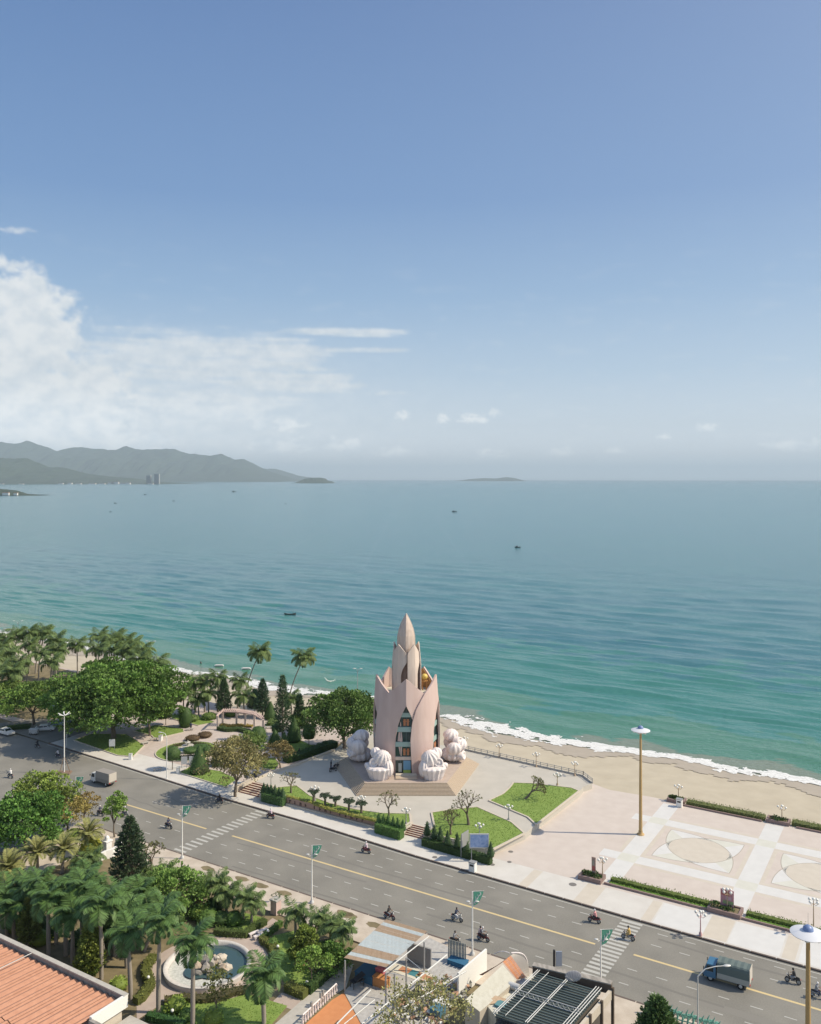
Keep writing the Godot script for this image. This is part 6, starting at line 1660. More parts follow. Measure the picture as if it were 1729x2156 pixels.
	for q in [[Vector3(-35.88, 0.20, -119.11), Vector3(0.09, 2.39, 0), "behind the big conifer, in the park soil"], [Vector3(-34.60, 0.20, -121.03), Vector3(0.00, 2.05, 0), "nearest the bare brown tree"], [Vector3(-35.83, 0.20, -115.08), Vector3(0.09, 2.84, 0), "in front of the big conifer"], [Vector3(-47.94, 0.20, -124.66), Vector3(-0.19, 1.54, 0), "left of the curved white wall"], [Vector3(-46.72, 0.20, -125.49), Vector3(0.00, 2.13, 0), "right beside the curved white wall"], [Vector3(-26.24, 0.20, -114.44), Vector3(0.18, 3.71, 0), "tall one behind the light green tree"], [Vector3(-28.17, 0.20, -115.85), Vector3(-0.18, 2.50, 0), "leaning out of the light green tree"], [Vector3(-22.03, 0.20, -112.38), Vector3(0.17, 2.77, 0), "at the end of the street hedge, taller"], [Vector3(-20.66, 0.20, -111.04), Vector3(0.09, 2.40, 0), "at the end of the street hedge, shorter"], [Vector3(-24.42, 0.20, -113.40), Vector3(0.00, 2.62, 0), "between the light green tree and the street hedge"], [Vector3(-14.53, 0.20, -108.16), Vector3(-0.08, 2.67, 0), "first of the row after the brick gate pier"], [Vector3(-11.48, 0.20, -106.92), Vector3(-0.08, 2.81, 0), "third of the row after the brick gate pier"], [Vector3(-8.51, 0.20, -103.95), Vector3(0.08, 2.49, 0), "last of the row, next to the rusted roof"], [Vector3(-9.94, 0.20, -106.31), Vector3(0.00, 2.13, 0), "fourth behind the row after the brick gate pier"]]:
		palm("young_palm", "young coconut palm " + q[2], q[0], maxf(q[1].y, 1.6), "coconut", rnd(2.5, 2.9), Vector3(q[1].x, 0, 0), "young coconut palms beside the boulevard", 15, 0.16)
	broad_tree("corner_tree", "leafy dark green tree at the side street corner", Vector3(-59.59, 0.20, -132.14), 8.6, 5.2, Color(0.103, 0.220, 0.039), 150, 0.4, 0.22, false, "", 70, 0.25)
	broad_tree("corner_tree", "taller yellow-green tree at the side street corner", Vector3(-59.67, 0.20, -138.49), 10.0, 4.7, Color(0.194, 0.265, 0.051), 150, 0.36, 0.25, false, "", 50, 0.28)
	broad_tree("corner_tree", "thin olive tree beside the yellow-green corner tree", Vector3(-55.40, 0.20, -138.49), 6.2, 3.3, Color(0.325, 0.273, 0.086), 70, 0.28, 0.3, false, "", 34)
	broad_tree("corner_tree", "small brownish tree at the kerb of the corner", Vector3(-54.01, 0.20, -142.44), 5.4, 1.9, Color(0.305, 0.231, 0.086), 50, 0.26, 0.35, false, "", 30)
	broad_tree("kerb_tree", "slim bright green sapling at the kerb", Vector3(-47.74, 0.20, -137.98), 7.4, 1.7, Color(0.212, 0.336, 0.071), 60, 0.28, 0.28, false, "", 44, 0.12)
	conifer("big_conifer", "big dark pointed conifer in the near park", Vector3(-39.10, 0.20, -119.11), 10.75, 3.2, Color(0.064, 0.106, 0.048), 1.4)
	bare_tree("bare brown tree behind the big conifer", Vector3(-38.00, 0.20, -125.49), 5.4, Vector3.ZERO, "", 0.7)
	broad_tree("garden_tree", "large rounded light green tree in the near park", Vector3(-31.23, 0.20, -112.71), 6.4, 3.9, Color(0.173, 0.282, 0.064), 120, 0.3, 0.15, false, "", 70)
	broad_tree("garden_tree", "dense small tree on the pool lawn", Vector3(-12.41, 0.20, -101.70), 4.3, 1.7, Color(0.173, 0.231, 0.043), 90, 0.26, 0.15, false, "", 60)
	broad_tree("garden_tree", "thin-stemmed small tree on the pool lawn", Vector3(-11.18, 0.20, -97.21), 4.0, 1.9, Color(0.182, 0.292, 0.057), 46, 0.24, 0.5, false, "", 40, 0.07)
	broad_tree("garden_tree", "bushy tree by the service lane hedge", Vector3(-8.91, 0.20, -100.33), 3.0, 2.0, Color(0.122, 0.223, 0.043), 60, 0.24, 0.1, false, "", 50)
	broad_tree("garden_tree", "sparse slender tree in front of the pool", Vector3(-20.68, 0.20, -91.96), 5.2, 1.5, Color(0.137, 0.152, 0.048), 44, 0.22, 0.25, false, "", 22, 0.06)
	conifer("weeping_tree", "light green weeping columnar tree behind the red roof", Vector3(-37.09, 0.20, -99.01), 7.2, 1.9, Color(0.212, 0.260, 0.051), 1.5)
	conifer("weeping_tree", "narrow yellow-green columnar tree by the red roof", Vector3(-47.15, 0.20, -105.71), 6.0, 1.5, Color(0.195, 0.229, 0.057), 1.5)
	broad_tree("yard_tree", "pale sparse tree growing in the restaurant yard", Vector3(1.0, 0.2, -84.0), 8.2, 4.6, Color(0.277, 0.275, 0.108), 90, 0.24, 0.3, false, "", 26, 0.12)
	conifer("street_conifer", "dense bushy conifer at the street edge beside the teal railing", Vector3(25.0, 0.1, -86.5), 5.4, 2.6, Color(0.091, 0.162, 0.048), 2.0)
	# low shrubs of the near park
	var k := 0
	for q in [[Vector3(-45.93, 0.20, -106.25), 1.3, LIME], [Vector3(-50.22, 0.20, -109.56), 1.4, LIME], [Vector3(-33.06, 0.20, -96.73), 1.1, LIME], [Vector3(-40.83, 0.20, -106.25), 1.5, DARK_GREEN], [Vector3(-36.75, 0.20, -106.25), 1.6, DARK_GREEN], [Vector3(-45.15, 0.20, -107.88), 1.3, DARK_GREEN], [Vector3(-37.58, 0.20, -99.95), 1.5, MID_GREEN], [Vector3(-35.42, 0.20, -113.70), 1.2, DARK_GREEN], [Vector3(-36.28, 0.20, -112.49), 1.2, MID_GREEN], [Vector3(-38.85, 0.20, -110.14), 1.5, DARK_GREEN], [Vector3(-49.40, 0.20, -112.49), 1.5, MID_GREEN], [Vector3(-26.31, 0.20, -111.04), 1.5, MID_GREEN], [Vector3(-24.60, 0.20, -111.04), 1.3, DARK_GREEN], [Vector3(-27.32, 0.20, -112.38), 1.3, LIME], [Vector3(-22.89, 0.20, -111.04), 1.3, MID_GREEN], [Vector3(-25.45, 0.20, -92.87), 1.2, LIME], [Vector3(-23.89, 0.20, -91.29), 0.9, MID_GREEN], [Vector3(-20.94, 0.20, -90.73), 1.1, LIME], [Vector3(-17.06, 0.20, -105.71), 0.8, MID_GREEN], [Vector3(-12.73, 0.20, -101.15), 1.0, Color(0.364, 0.171, 0.097)], [Vector3(-10.20, 0.20, -99.27), 0.9, Color(0.109, 0.102, 0.048)], [Vector3(-10.09, 0.20, -104.53), 1.1, MID_GREEN], [Vector3(-49.57, 0.20, -132.60), 1.8, Color(0.358, 0.381, 0.043)], [Vector3(-56.91, 0.20, -135.97), 1.8, MID_GREEN], [Vector3(-53.95, 0.20, -136.97), 1.4, Color(0.195, 0.275, 0.043)], [Vector3(-50.33, 0.20, -109.37), 1.4, LIME], [Vector3(-47.10, 0.20, -109.69), 1.3, DARK_GREEN], [Vector3(-38.58, 0.20, -113.00), 1.4, DARK_GREEN], [Vector3(-38.04, 0.20, -117.25), 1.2, DARK_GREEN], [Vector3(-32.65, 0.20, -113.00), 1.5, MID_GREEN], [Vector3(-30.53, 0.20, -110.99), 1.4, DARK_GREEN], [Vector3(-28.03, 0.20, -112.66), 1.4, MID_GREEN], [Vector3(-26.26, 0.20, -114.03), 1.5, DARK_GREEN], [Vector3(-29.35, 0.20, -117.25), 1.2, Color(0.164, 0.102, 0.081)]]:
		var tone := "dark green" if q[2] == DARK_GREEN else ("bright lime" if q[2] == LIME else ("mid green" if q[2] == MID_GREEN else "tinted"))
		topiary("garden_shrub", "rounded " + tone + " shrub among the near park palms", q[0], dome(q[1] * 1.2, q[1]), q[2], tone + " shrubs of the near park", 0.0, 0.17)
		k += 1
	# planting in the planters and beach edge
	for q in [Vector3(-60.56, 0.20, -222.70), Vector3(-55.54, 0.20, -210.20), Vector3(-48.29, 0.20, -205.58), Vector3(-59.72, 0.20, -206.72), Vector3(-52.19, 0.20, -203.79), Vector3(-48.50, 0.20, -205.46), Vector3(-43.71, 0.20, -208.32), Vector3(-32.17, 0.20, -200.51)]:
		topiary("garden_shrub", "loose shrub in the beds behind the pergola garden", q, dome(1.5, 1.7), Color(0.146, 0.229, 0.051), "loose shrubs behind the pergola garden", 0.0, 0.2)

# ---------------------------------------------------------------- lamps, signs, planters
func globe_lamp(label: String, at: Vector3, h: float, group := "", m: Material = null) -> Node3D:
	var t := thing("globe_lamp", label, "lamp", at, rnd(0, 1), group)
	var mm: Material = m if m != null else M.grey_metal
	var b := MB.new()
	b.lathe([Vector2(0.22, 0), Vector2(0.2, 0.3), Vector2(0.09, 0.5), Vector2(0.06, h * 0.6), Vector2(0.05, h - 0.35)], 10)
	part(b, "post", mm, t)
	for i in 4:
		var a := TAU * i / 4.0
		var d := Vector3(cos(a), 0, sin(a))
		b = MB.new(); b.tube([Vector3(0, h - 0.75, 0), d * 0.35 + Vector3(0, h - 0.85, 0), d * 0.62 + Vector3(0, h - 0.55, 0)], [0.035, 0.03, 0.03], 5)
		var arm := part(b, "arm", mm, t)
		b = MB.new(); b.ball(d * 0.62 + Vector3(0, h - 0.38, 0), Vector3(0.19, 0.19, 0.19), 10, 6)
		part(b, "globe", mat(0.72, 0.72, 0.68, 0.3), arm)
	b = MB.new(); b.ball(Vector3(0, h - 0.15, 0), Vector3(0.2, 0.2, 0.2), 10, 6)
	part(b, "globe", mat(0.72, 0.72, 0.68, 0.3), t)
	return t
func flag_lamp(label: String, at: Vector3, h: float, side := 1.0) -> Node3D:
	var t := thing("flag_lamp", label, "street lamp", at, 0.0, "lamp posts with green panels along the boulevard")
	var b := MB.new()
	b.cyl(Vector3(0, -0.1, 0), Vector3(0, h, 0), 0.11, 0.06, 8); part(b, "post", M.white, t)
	b = MB.new(); b.lathe([Vector2(0.3, 0), Vector2(0.28, 0.25), Vector2(0.14, 0.35), Vector2(0.12, 0.6)], 10); part(b, "base", M.pale_metal, t)
	for s in [-0.55, 0.55]:
		b = MB.new(); b.tube([Vector3(0, h * 0.82, 0), Vector3(s * 0.6, h * 0.815, 0.1), Vector3(s, h * 0.85, 0.15)], [0.04, 0.04, 0.03], 5); part(b, "arm", M.pale_metal, t)
		b = MB.new(); b.ball(Vector3(s, h * 0.85, 0.15), Vector3(0.26, 0.09, 0.16), 10, 5); part(b, "lamp_head", M.pale_metal, t)
	# the fish-like green panel with its white swirls
	b = MB.new()
	var pl := [Vector2(0.12, -0.05), Vector2(1.35, 0.0), Vector2(1.25, -0.35), Vector2(1.0, -0.95), Vector2(0.62, -1.5), Vector2(0.12, -1.75)]
	var o := Vector3(0, h, 0)
	for i in range(1, pl.size() - 1):
		for z in [0.03, -0.03]: b.tri(o + Vector3(pl[0].x * side, pl[0].y, z), o + Vector3(pl[i].x * side, pl[i].y, z), o + Vector3(pl[i + 1].x * side, pl[i + 1].y, z))
	var gp := part(b, "green_panel", mat(0.13, 0.42, 0.28, 0.5), t)
	for i in 3:
		b = MB.new()
		b.tube([o + Vector3((0.25 + i * 0.3) * side, -1.35 + i * 0.42, 0.05), o + Vector3((0.45 + i * 0.28) * side, -0.95 + i * 0.36, 0.06), o + Vector3((0.4 + i * 0.25) * side, -0.6 + i * 0.25, 0.05)], [0.07, 0.05, 0.02], 5)
		part(b, "panel_swirl", M.white, gp)
	b = MB.new(); b.tube([o + Vector3(0.05 * side, 0, 0), o + Vector3(1.4 * side, 0.05, 0)], [0.03, 0.02], 5); part(b, "bracket", M.white, t)
	return t
func disc_mast(label: String, at: Vector3, h: float) -> void:
	var t := thing("disc_lamp_mast", label, "lamp mast", at, 0.0, "tall disc lamp masts")
	var b := MB.new()
	b.tube([Vector3(0, -0.1, 0), Vector3(0, h * 0.4, 0), Vector3(0, h, 0)], [0.30, 0.25, 0.17], 16); part(b, "pole", M.ochre_pole, t)
	b = MB.new(); b.lathe([Vector2(0.62, 0), Vector2(0.6, 0.12), Vector2(0.36, 0.2), Vector2(0.34, 0.6)], 14); part(b, "foot", M.ochre_pole, t)
	b = MB.new(); b.lathe([Vector2(0.1, h - 0.35), Vector2(0.9, h - 0.25), Vector2(1.5, h), Vector2(1.52, h + 0.06), Vector2(1.0, h + 0.22), Vector2(0.45, h + 0.36), Vector2(0, h + 0.42)], 36); var disc := part(b, "lamp_disc", mat(0.62, 0.64, 0.68, 0.5), t)
	b = MB.new(); b.lathe([Vector2(0.48, h + 0.33), Vector2(0.42, h + 0.6), Vector2(0.2, h + 0.78), Vector2(0, h + 0.82)], 18); part(b, "cap", mat(0.16, 0.23, 0.42, 0.4), t)
	b = MB.new(); b.cyl(Vector3(0, h + 0.8, 0), Vector3(0, h + 1.9, 0), 0.02, 0.01, 5); part(b, "lightning_rod", M.grey_metal, t)
	for i in 6:
		b = MB.new(); b.ball(Vector3(cos(TAU * i / 6.0) * 1.0, h - 0.22, sin(TAU * i / 6.0) * 1.0), Vector3(0.22, 0.1, 0.22), 8, 5); part(b, "lamp", M.white, disc)
func arm_lamp(label: String, at: Vector3, h: float, reach: Vector3, m: Material, twin := false) -> void:
	var t := thing("street_lamp", label, "street lamp", at)
	var b := MB.new(); b.cyl(Vector3(0, -0.1, 0), Vector3(0, h * 0.9, 0), 0.10, 0.06, 8); part(b, "post", m, t)
	for s in ([1.0, -1.0] if twin else [1.0]):
		b = MB.new(); b.tube([Vector3(0, h * 0.9, 0), reach * 0.25 * s + Vector3(0, h * 0.98, 0), reach * 0.6 * s + Vector3(0, h, 0), reach * s + Vector3(0, h, 0)], [0.06, 0.05, 0.045, 0.04], 6); var arm := part(b, "arm", m, t)
		b = MB.new(); b.ball(reach * s + Vector3(0, h, 0), Vector3(0.42, 0.1, 0.2), 10, 5, Basis(Vector3.UP, atan2(-reach.z, reach.x))); part(b, "lamp_head", M.pale_metal, arm)
func poster(t: Node, at: Vector3, w: float, h: float, ms: Array) -> void:
	var b := MB.new(); b.box(at, Vector3(w, h, 0.1)); var po := part(b, "poster", ms[0], t)
	for k in range(1, ms.size()):
		b = MB.new()
		b.box(at + Vector3(rnd(-0.2, 0.2) * w, (k - ms.size() * 0.5) * h / ms.size(), 0.055 + k * 0.004), Vector3(w * rnd(0.35, 0.85), h / ms.size() * 0.8, 0.01)); part(b, "poster_print", ms[k], po)
func make_furniture() -> void:
	# globe lamps
	for q in [[Vector3(11.33, 1.20, -179.17), 2.76], [Vector3(18.07, 1.20, -174.09), 2.82], [Vector3(24.78, 1.20, -168.51), 2.91], [Vector3(31.39, 1.20, -163.42), 2.80]]:
		globe_lamp("pale globe lamp on the seaward railing of the terrace", q[0], q[1], "globe lamps along the terrace railing", mat(0.42, 0.33, 0.24))
	for q in [[Vector3(27.12, 1.30, -157.94), 2.44, "globe lamp at the back of the seaward lawn"], [Vector3(16.30, 1.20, -141.99), 2.73, "globe lamp on the path between the two right lawns"], [Vector3(10.86, 1.30, -134.67), 2.51, "globe lamp behind the blue billboard"], [Vector3(-0.73, 1.30, -140.26), 2.78, "globe lamp on the lawn at the middle steps"], [Vector3(-8.43, 1.30, -147.91), 1.90, "globe lamp behind the last cycad"], [Vector3(-16.83, 1.30, -150.50), 2.71, "globe lamp behind the first cycad"], [Vector3(-25.61, 1.20, -156.92), 2.86, "globe lamp above the hedge by the park steps"], [Vector3(48.11, 0.20, -153.48), 2.96, "globe lamp in the planter at the sand's edge"], [Vector3(62.58, 0.20, -144.04), 2.85, "globe lamp in the far planter at the sand's edge"], [Vector3(27.67, 0.20, -123.19), 3.33, "globe lamp behind the corner planter by the boulevard"], [Vector3(42.22, 0.20, -113.95), 3.25, "globe lamp behind the poster planter"], [Vector3(51.23, 0.20, -108.66), 4.53, "tall globe lamp behind the disc lamp"]]:
		globe_lamp(q[2], q[0], q[1], "", mat(0.40, 0.30, 0.20) if q[0].z > -165.0 and q[0].x > 20.0 else null)
	globe_lamp("pink-painted globe lamp standing on the white pavement", Vector3(36.70, 0.20, -108.19), 3.17, "", mat(0.55, 0.34, 0.34))
	# tall masts and street lamps
	disc_mast("very tall ochre mast with a flat white disc lamp, standing on the plaza", Vector3(37.39, 0.20, -138.91), 16.9)
	disc_mast("very tall ochre mast with a flat disc lamp, at the boulevard edge", Vector3(35.9, 0.0, -77.2), 16.9)
	for q in [[Vector3(-34.77, 0.20, -130.21), 7.98, "lamp post with a green panel before the striped crossing's near end"], [Vector3(-13.44, 0.20, -116.50), 7.86, "lamp post with a green panel beside the young palms"], [Vector3(7.52, 0.20, -103.84), 7.69, "lamp post with a green panel beside the upright fence sheets"], [Vector3(21.51, 0.20, -96.62), 6.86, "lamp post with a green panel at the right crossing"], [Vector3(-58.79, 0.20, -150.15), 5.45, "lamp post with a green panel behind the corner trees"]]:
		flag_lamp(q[2], q[0], q[1])
	arm_lamp("tall street lamp with a curved arm at the street bend", Vector3(-74.23, 0.20, -184.58), 8.84, Vector3(-2.6, 0, 0.3), M.pale_metal)
	arm_lamp("slim white street lamp by the round lawn", Vector3(-47.00, 0.20, -164.86), 8.78, Vector3(-1.4, 0, -0.4), M.white)
	arm_lamp("street lamp with an arm reaching over the road by the teal railing", Vector3(28.9, 0.1, -86.0), 8.7, Vector3(3.1, 0, -0.4), M.pale_metal)
	arm_lamp("twin-headed floodlight by the beach beside the tower tree", Vector3(-12.95, 0.00, -209.04), 11.61, Vector3(0.8, 0, 0), M.grey_metal, true)
	arm_lamp("twin-headed floodlight at the edge of the coconut grove", Vector3(-76.09, 0.00, -250.25), 10.50, Vector3(1.2, 0, 0), M.grey_metal, true)
	arm_lamp("twin-headed floodlight far along the beach behind the grove", Vector3(-126.71, 0.00, -275.97), 12.14, Vector3(1.3, 0, 0), M.grey_metal, true)
	var wp := thing("wire_mast", "white mast with crossed lamp arms on a brown pyramid foot in the road", "street lamp", Vector3(-68.19, 0.00, -168.37))
	var wh := 12.2
	var b := MB.new(); b.cyl(Vector3.ZERO, Vector3(0, wh, 0), 0.13, 0.07, 8); part(b, "post", M.white, wp)
	for k in 6:
		b = MB.new(); b.tube([Vector3(0, wh - 0.9, 0), Vector3(cos(k * 1.05) * 1.2, wh - 0.4, sin(k * 1.05) * 1.2)], [0.06, 0.09], 6); part(b, "lamp_arm", M.white, wp)
	for k in 3:
		b = MB.new(); b.cyl(Vector3(cos(k * 2.1) * 1.25, 0, sin(k * 2.1) * 1.25), Vector3(0, 3.4, 0), 0.07, 0.05, 5); part(b, "brace", mat(0.20, 0.13, 0.08), wp)
	b = MB.new(); b.prism([Vector2(-1.4, -0.8), Vector2(1.2, -0.9), Vector2(1.3, 0.9), Vector2(-1.4, 0.9)], 0, 0.25); part(b, "plinth", mat(0.22, 0.15, 0.11), wp)
	# billboard on the front lawn: two panels meeting at an angle
	var bb := thing("billboard", "two-sided billboard with a pale blue picture panel", "billboard", Vector3(10.02, 1.00, -129.05))
	var bh := 2.35
	b = MB.new(); b.box(Vector3(0.35, bh, 0), Vector3(2.95, 2.15, 0.14), Basis(Vector3.UP, 0.0)); var fr := part(b, "frame", M.pale_metal, bb)
	b = MB.new(); b.box(Vector3(0.35, bh, 0.08), Vector3(2.65, 1.85, 0.04)); part(b, "picture", tmat(grain(47, 0.02, 0.04, Color(0.10, 0.20, 0.46), Color(0.40, 0.50, 0.70), 0.4, 256), 4.0, 0.5), fr)
	b = MB.new(); b.box(Vector3(-1.75, bh - 0.05, -0.85), Vector3(2.0, 2.05, 0.12), Basis(Vector3.UP, 0.95)); part(b, "frame", M.grey_metal, bb)
	b = MB.new(); b.box(Vector3(-1.79, bh - 0.05, -0.78), Vector3(1.75, 1.8, 0.04), Basis(Vector3.UP, 0.95)); part(b, "picture", mat(0.30, 0.20, 0.16), bb)
	for s in [-0.8, 1.4, -2.3]:
		b = MB.new(); b.cyl(Vector3(s, -0.9, -0.1 if s > -2.0 else -1.4), Vector3(s, bh, -0.1 if s > -2.0 else -1.4), 0.08, 0.08, 6); part(b, "post", M.grey_metal, bb)
	# litter bins
	for q in [[Vector3(9.17, 0.20, -125.97), "white box litter bin at the kerb before the billboard", M.white], [Vector3(47.40, 0.20, -150.70), "white box litter bin by the planter at the sand's edge", M.white], [Vector3(-30.99, 1.20, -162.41), "dark box bin at the park wall", mat(0.14, 0.14, 0.16)], [Vector3(-29.28, 1.20, -162.69), "second dark box bin at the park wall", mat(0.12, 0.12, 0.14)]]:
		var t := thing("litter_bin", q[1], "bin", q[0], ROAD_TURN)
		b = MB.new(); b.box(Vector3(0, 0.65, 0), Vector3(0.95, 1.3, 0.75)); var bod := part(b, "body", q[2], t)
		b = MB.new(); b.box(Vector3(0, 1.36, 0), Vector3(1.05, 0.12, 0.85)); part(b, "lid", M.grey_metal, t)
		b = MB.new(); b.box(Vector3(0, 0.95, 0.385), Vector3(0.6, 0.25, 0.03)); part(b, "slot", M.dark, bod)
	# planters with posters
	var stone := mat(0.24, 0.17, 0.155, 0.8)
	for q in [[-42.6, 118.9, 3.4, 2.0, "pink stone corner planter with a narrow poster", 0.6, 2.4], [-24.2, 119.2, 4.2, 2.2, "stone planter with a wide pink and green poster", 1.7, 2.2], [-39.9, 155.4, 3.0, 1.8, "stone planter at the sand's edge, nearer the railing", 0.0, 0.0], [-22.9, 154.9, 3.6, 1.8, "stone planter at the sand's edge between the hedges", 0.0, 0.0]]:
		var t := thing("planter", q[4], "planter", uv(q[0], q[1], PAVE), ROAD_TURN)
		for s in [-1.0, 1.0]:
			b = MB.new(); b.box(Vector3(0, 0.3, s * q[3] * 0.5), Vector3(q[2], 0.6, 0.3)); part(b, "wall", stone, t)
			b = MB.new(); b.box(Vector3(s * (q[2] * 0.5 - 0.15), 0.3, 0), Vector3(0.3, 0.602, q[3] - 0.31)); part(b, "wall", stone, t)
		b = MB.new(); b.box(Vector3(0, 0.22, 0), Vector3(q[2] - 0.4, 0.4, q[3] - 0.4)); part(b, "soil", M.soil, t)
		b = MB.new()
		for k in 9: clump(b, Vector3(rnd(-0.4, 0.4) * q[2], 0.55, rnd(-0.35, 0.35) * q[3]), Vector3(0.5, 0.28, 0.4), 46, 0.24, Color(0.075, 0.13, 0.035))
		part(b, "plants", M.leaf, t)
		if q[5] > 0.0:
			poster(t, Vector3(0.2, 0.7 + q[6] * 0.5, -0.2), q[5], q[6], [mat(0.42, 0.22, 0.25), mat(0.25, 0.33, 0.16), mat(0.48, 0.33, 0.38), mat(0.38, 0.14, 0.13)] if q[5] > 1.0 else [mat(0.34, 0.24, 0.2), mat(0.42, 0.12, 0.10), mat(0.3, 0.3, 0.24)])
			for s in [-0.4, 0.4]:
				b = MB.new(); b.box(Vector3(0.2 + s * q[5], 0.7, -0.28), Vector3(0.08, 1.4, 0.08)); part(b, "poster_post", M.grey_metal, t)
	# raised rim of the hedge beds
	for a in [[-40.6, -26.3], [-22.0, 8.0]]:
		b = MB.new(); b.ribbon(uvlist([[a[0], 118.3], [a[1], 118.3]]), 0.26, 0.0, PAVE + 0.28); part(b, "bed_kerb", stone, get_node("plaza"))
		b = MB.new(); b.ribbon(uvlist([[a[0] + 2.0, 153.9], [a[1] + 1.0, 153.7]]), 0.26, 0.0, PAVE + 0.28); part(b, "bed_kerb", stone, get_node("plaza"))
	# manhole covers and drains
	for q in [[Vector3(23.12, 0.19, -121.85), 0.55], [Vector3(15.54, 0.19, -132.55), 0.4], [Vector3(14.92, 0.19, -128.99), 0.35], [Vector3(12.25, 0.19, -128.10), 0.4], [Vector3(33.89, 0.01, -108.55), 0.4], [Vector3(3.71, 0.19, -130.60), 0.4]]:
		b = MB.new(); b.lathe([Vector2(q[1], 0), Vector2(q[1] * 0.96, 0.012), Vector2(0, 0.012)], 20); part(b, "manhole_cover", mat(0.17, 0.16, 0.15, 0.7), get_node("pavement"), q[0])
	# worn earth tree pits in the near pavement
	for q in [Vector3(-24.31, 0.19, -123.51), Vector3(-21.29, 0.19, -121.51), Vector3(-17.68, 0.19, -119.27), Vector3(-30.06, 0.19, -126.86), Vector3(-8.70, 0.19, -113.76), Vector3(-8.22, 0.19, -113.08), Vector3(-4.64, 0.19, -110.76)]:
		b = MB.new()
		var l := []
		for k in 14: l.append(Vector2(cos(TAU * k / 14.0) * rnd(1.0, 1.5), sin(TAU * k / 14.0) * rnd(0.5, 0.8)))
		b.sheet(l, 0.0)
		var o := part(b, "earth_patch", M.soil, get_node("near_pavement"), Vector3(q.x, PAVE + 0.006, q.z)); o.rotation.y = ROAD_TURN

# ---------------------------------------------------------------- people, traffic, boats
# a body as one skin: tapered capsules joined by a smooth minimum, meshed as surface nets
func skin(bones: Array, cell: float) -> MB:
	var lo := Vector3.INF; var hi := -Vector3.INF
	for q in bones:
		for e in [[q[0], q[1]], [q[2], q[3]]]:
			lo = lo.min(e[0] - Vector3.ONE * (e[1] + cell * 2.0)); hi = hi.max(e[0] + Vector3.ONE * (e[1] + cell * 2.0))
	var nx := int((hi.x - lo.x) / cell) + 2; var ny := int((hi.y - lo.y) / cell) + 2; var nz := int((hi.z - lo.z) / cell) + 2
	var f := PackedFloat32Array(); f.resize(nx * ny * nz); f.fill(1.0)
	var who := PackedByteArray(); who.resize(nx * ny * nz)
	var best := PackedFloat32Array(); best.resize(nx * ny * nz); best.fill(9.0)
	for k in bones.size():
		var q: Array = bones[k]
		var a: Vector3 = q[0]; var e: Vector3 = q[2]; var ra: float = q[1]; var rb: float = q[3]
		var r := maxf(ra, rb) + cell * 3.0
		var p0 := (a.min(e) - Vector3.ONE * r - lo) / cell; var p1 := (a.max(e) + Vector3.ONE * r - lo) / cell
		var ab := e - a
		var l2 := maxf(ab.length_squared(), 1e-6)
		for z in range(maxi(int(p0.z), 0), mini(int(p1.z) + 1, nz)):
			for y in range(maxi(int(p0.y), 0), mini(int(p1.y) + 1, ny)):
				for x in range(maxi(int(p0.x), 0), mini(int(p1.x) + 1, nx)):
					var p := lo + Vector3(x, y, z) * cell
					var t := clampf((p - a).dot(ab) / l2, 0.0, 1.0)
					var d := p.distance_to(a + ab * t) - lerpf(ra, rb, t)
					var i := (z * ny + y) * nx + x
					if d < best[i]: best[i] = d; who[i] = k
					var h := clampf(0.5 + 0.5 * (f[i] - d) / 0.04, 0.0, 1.0)
					f[i] = lerpf(f[i], d, h) - 0.04 * h * (1.0 - h)
	var verts := {}
	var b := MB.new()
	var off := [0, 1, nx, nx + 1, nx * ny, nx * ny + 1, nx * ny + nx, nx * ny + nx + 1]
	var cn := [Vector3(0, 0, 0), Vector3(1, 0, 0), Vector3(0, 1, 0), Vector3(1, 1, 0), Vector3(0, 0, 1), Vector3(1, 0, 1), Vector3(0, 1, 1), Vector3(1, 1, 1)]
	var edges := [[0, 1], [2, 3], [4, 5], [6, 7], [0, 2], [1, 3], [4, 6], [5, 7], [0, 4], [1, 5], [2, 6], [3, 7]]
	for z in nz - 1:
		for y in ny - 1:
			for x in nx - 1:
				var i := (z * ny + y) * nx + x
				var ins := 0
				for o in off: ins += 1 if f[i + o] < 0.0 else 0
				if ins == 0 or ins == 8: continue
				var s := Vector3.ZERO; var n := 0
				for e in edges:
					var d0 := f[i + off[e[0]]]; var d1 := f[i + off[e[1]]]
					if (d0 < 0.0) != (d1 < 0.0):
						s += cn[e[0]].lerp(cn[e[1]], d0 / (d0 - d1)); n += 1
				var g := Vector3(f[i + 1] - f[i], f[i + nx] - f[i], f[i + nx * ny] - f[i]).normalized()
				verts[i] = [lo + (Vector3(x, y, z) + s / n) * cell, g, bones[who[i]][4]]
	for i in verts:
		for ax in [[1, nx, nx * ny], [nx, 1, nx * ny], [nx * ny, 1, nx]]:
			if (f[i] < 0.0) == (f[i + ax[0]] < 0.0): continue
			var q := [i, i - ax[1], i - ax[1] - ax[2], i - ax[2]]
			if not (verts.has(q[1]) and verts.has(q[2]) and verts.has(q[3])): continue
			b.col = verts[i][2]
			var v := []
			for j in q: v.append(verts[j])
			b.quadn(v[0][0], v[1][0], v[2][0], v[3][0], v[0][1], v[1][1], v[2][1], v[3][1])
	return b
var body_shapes := {}
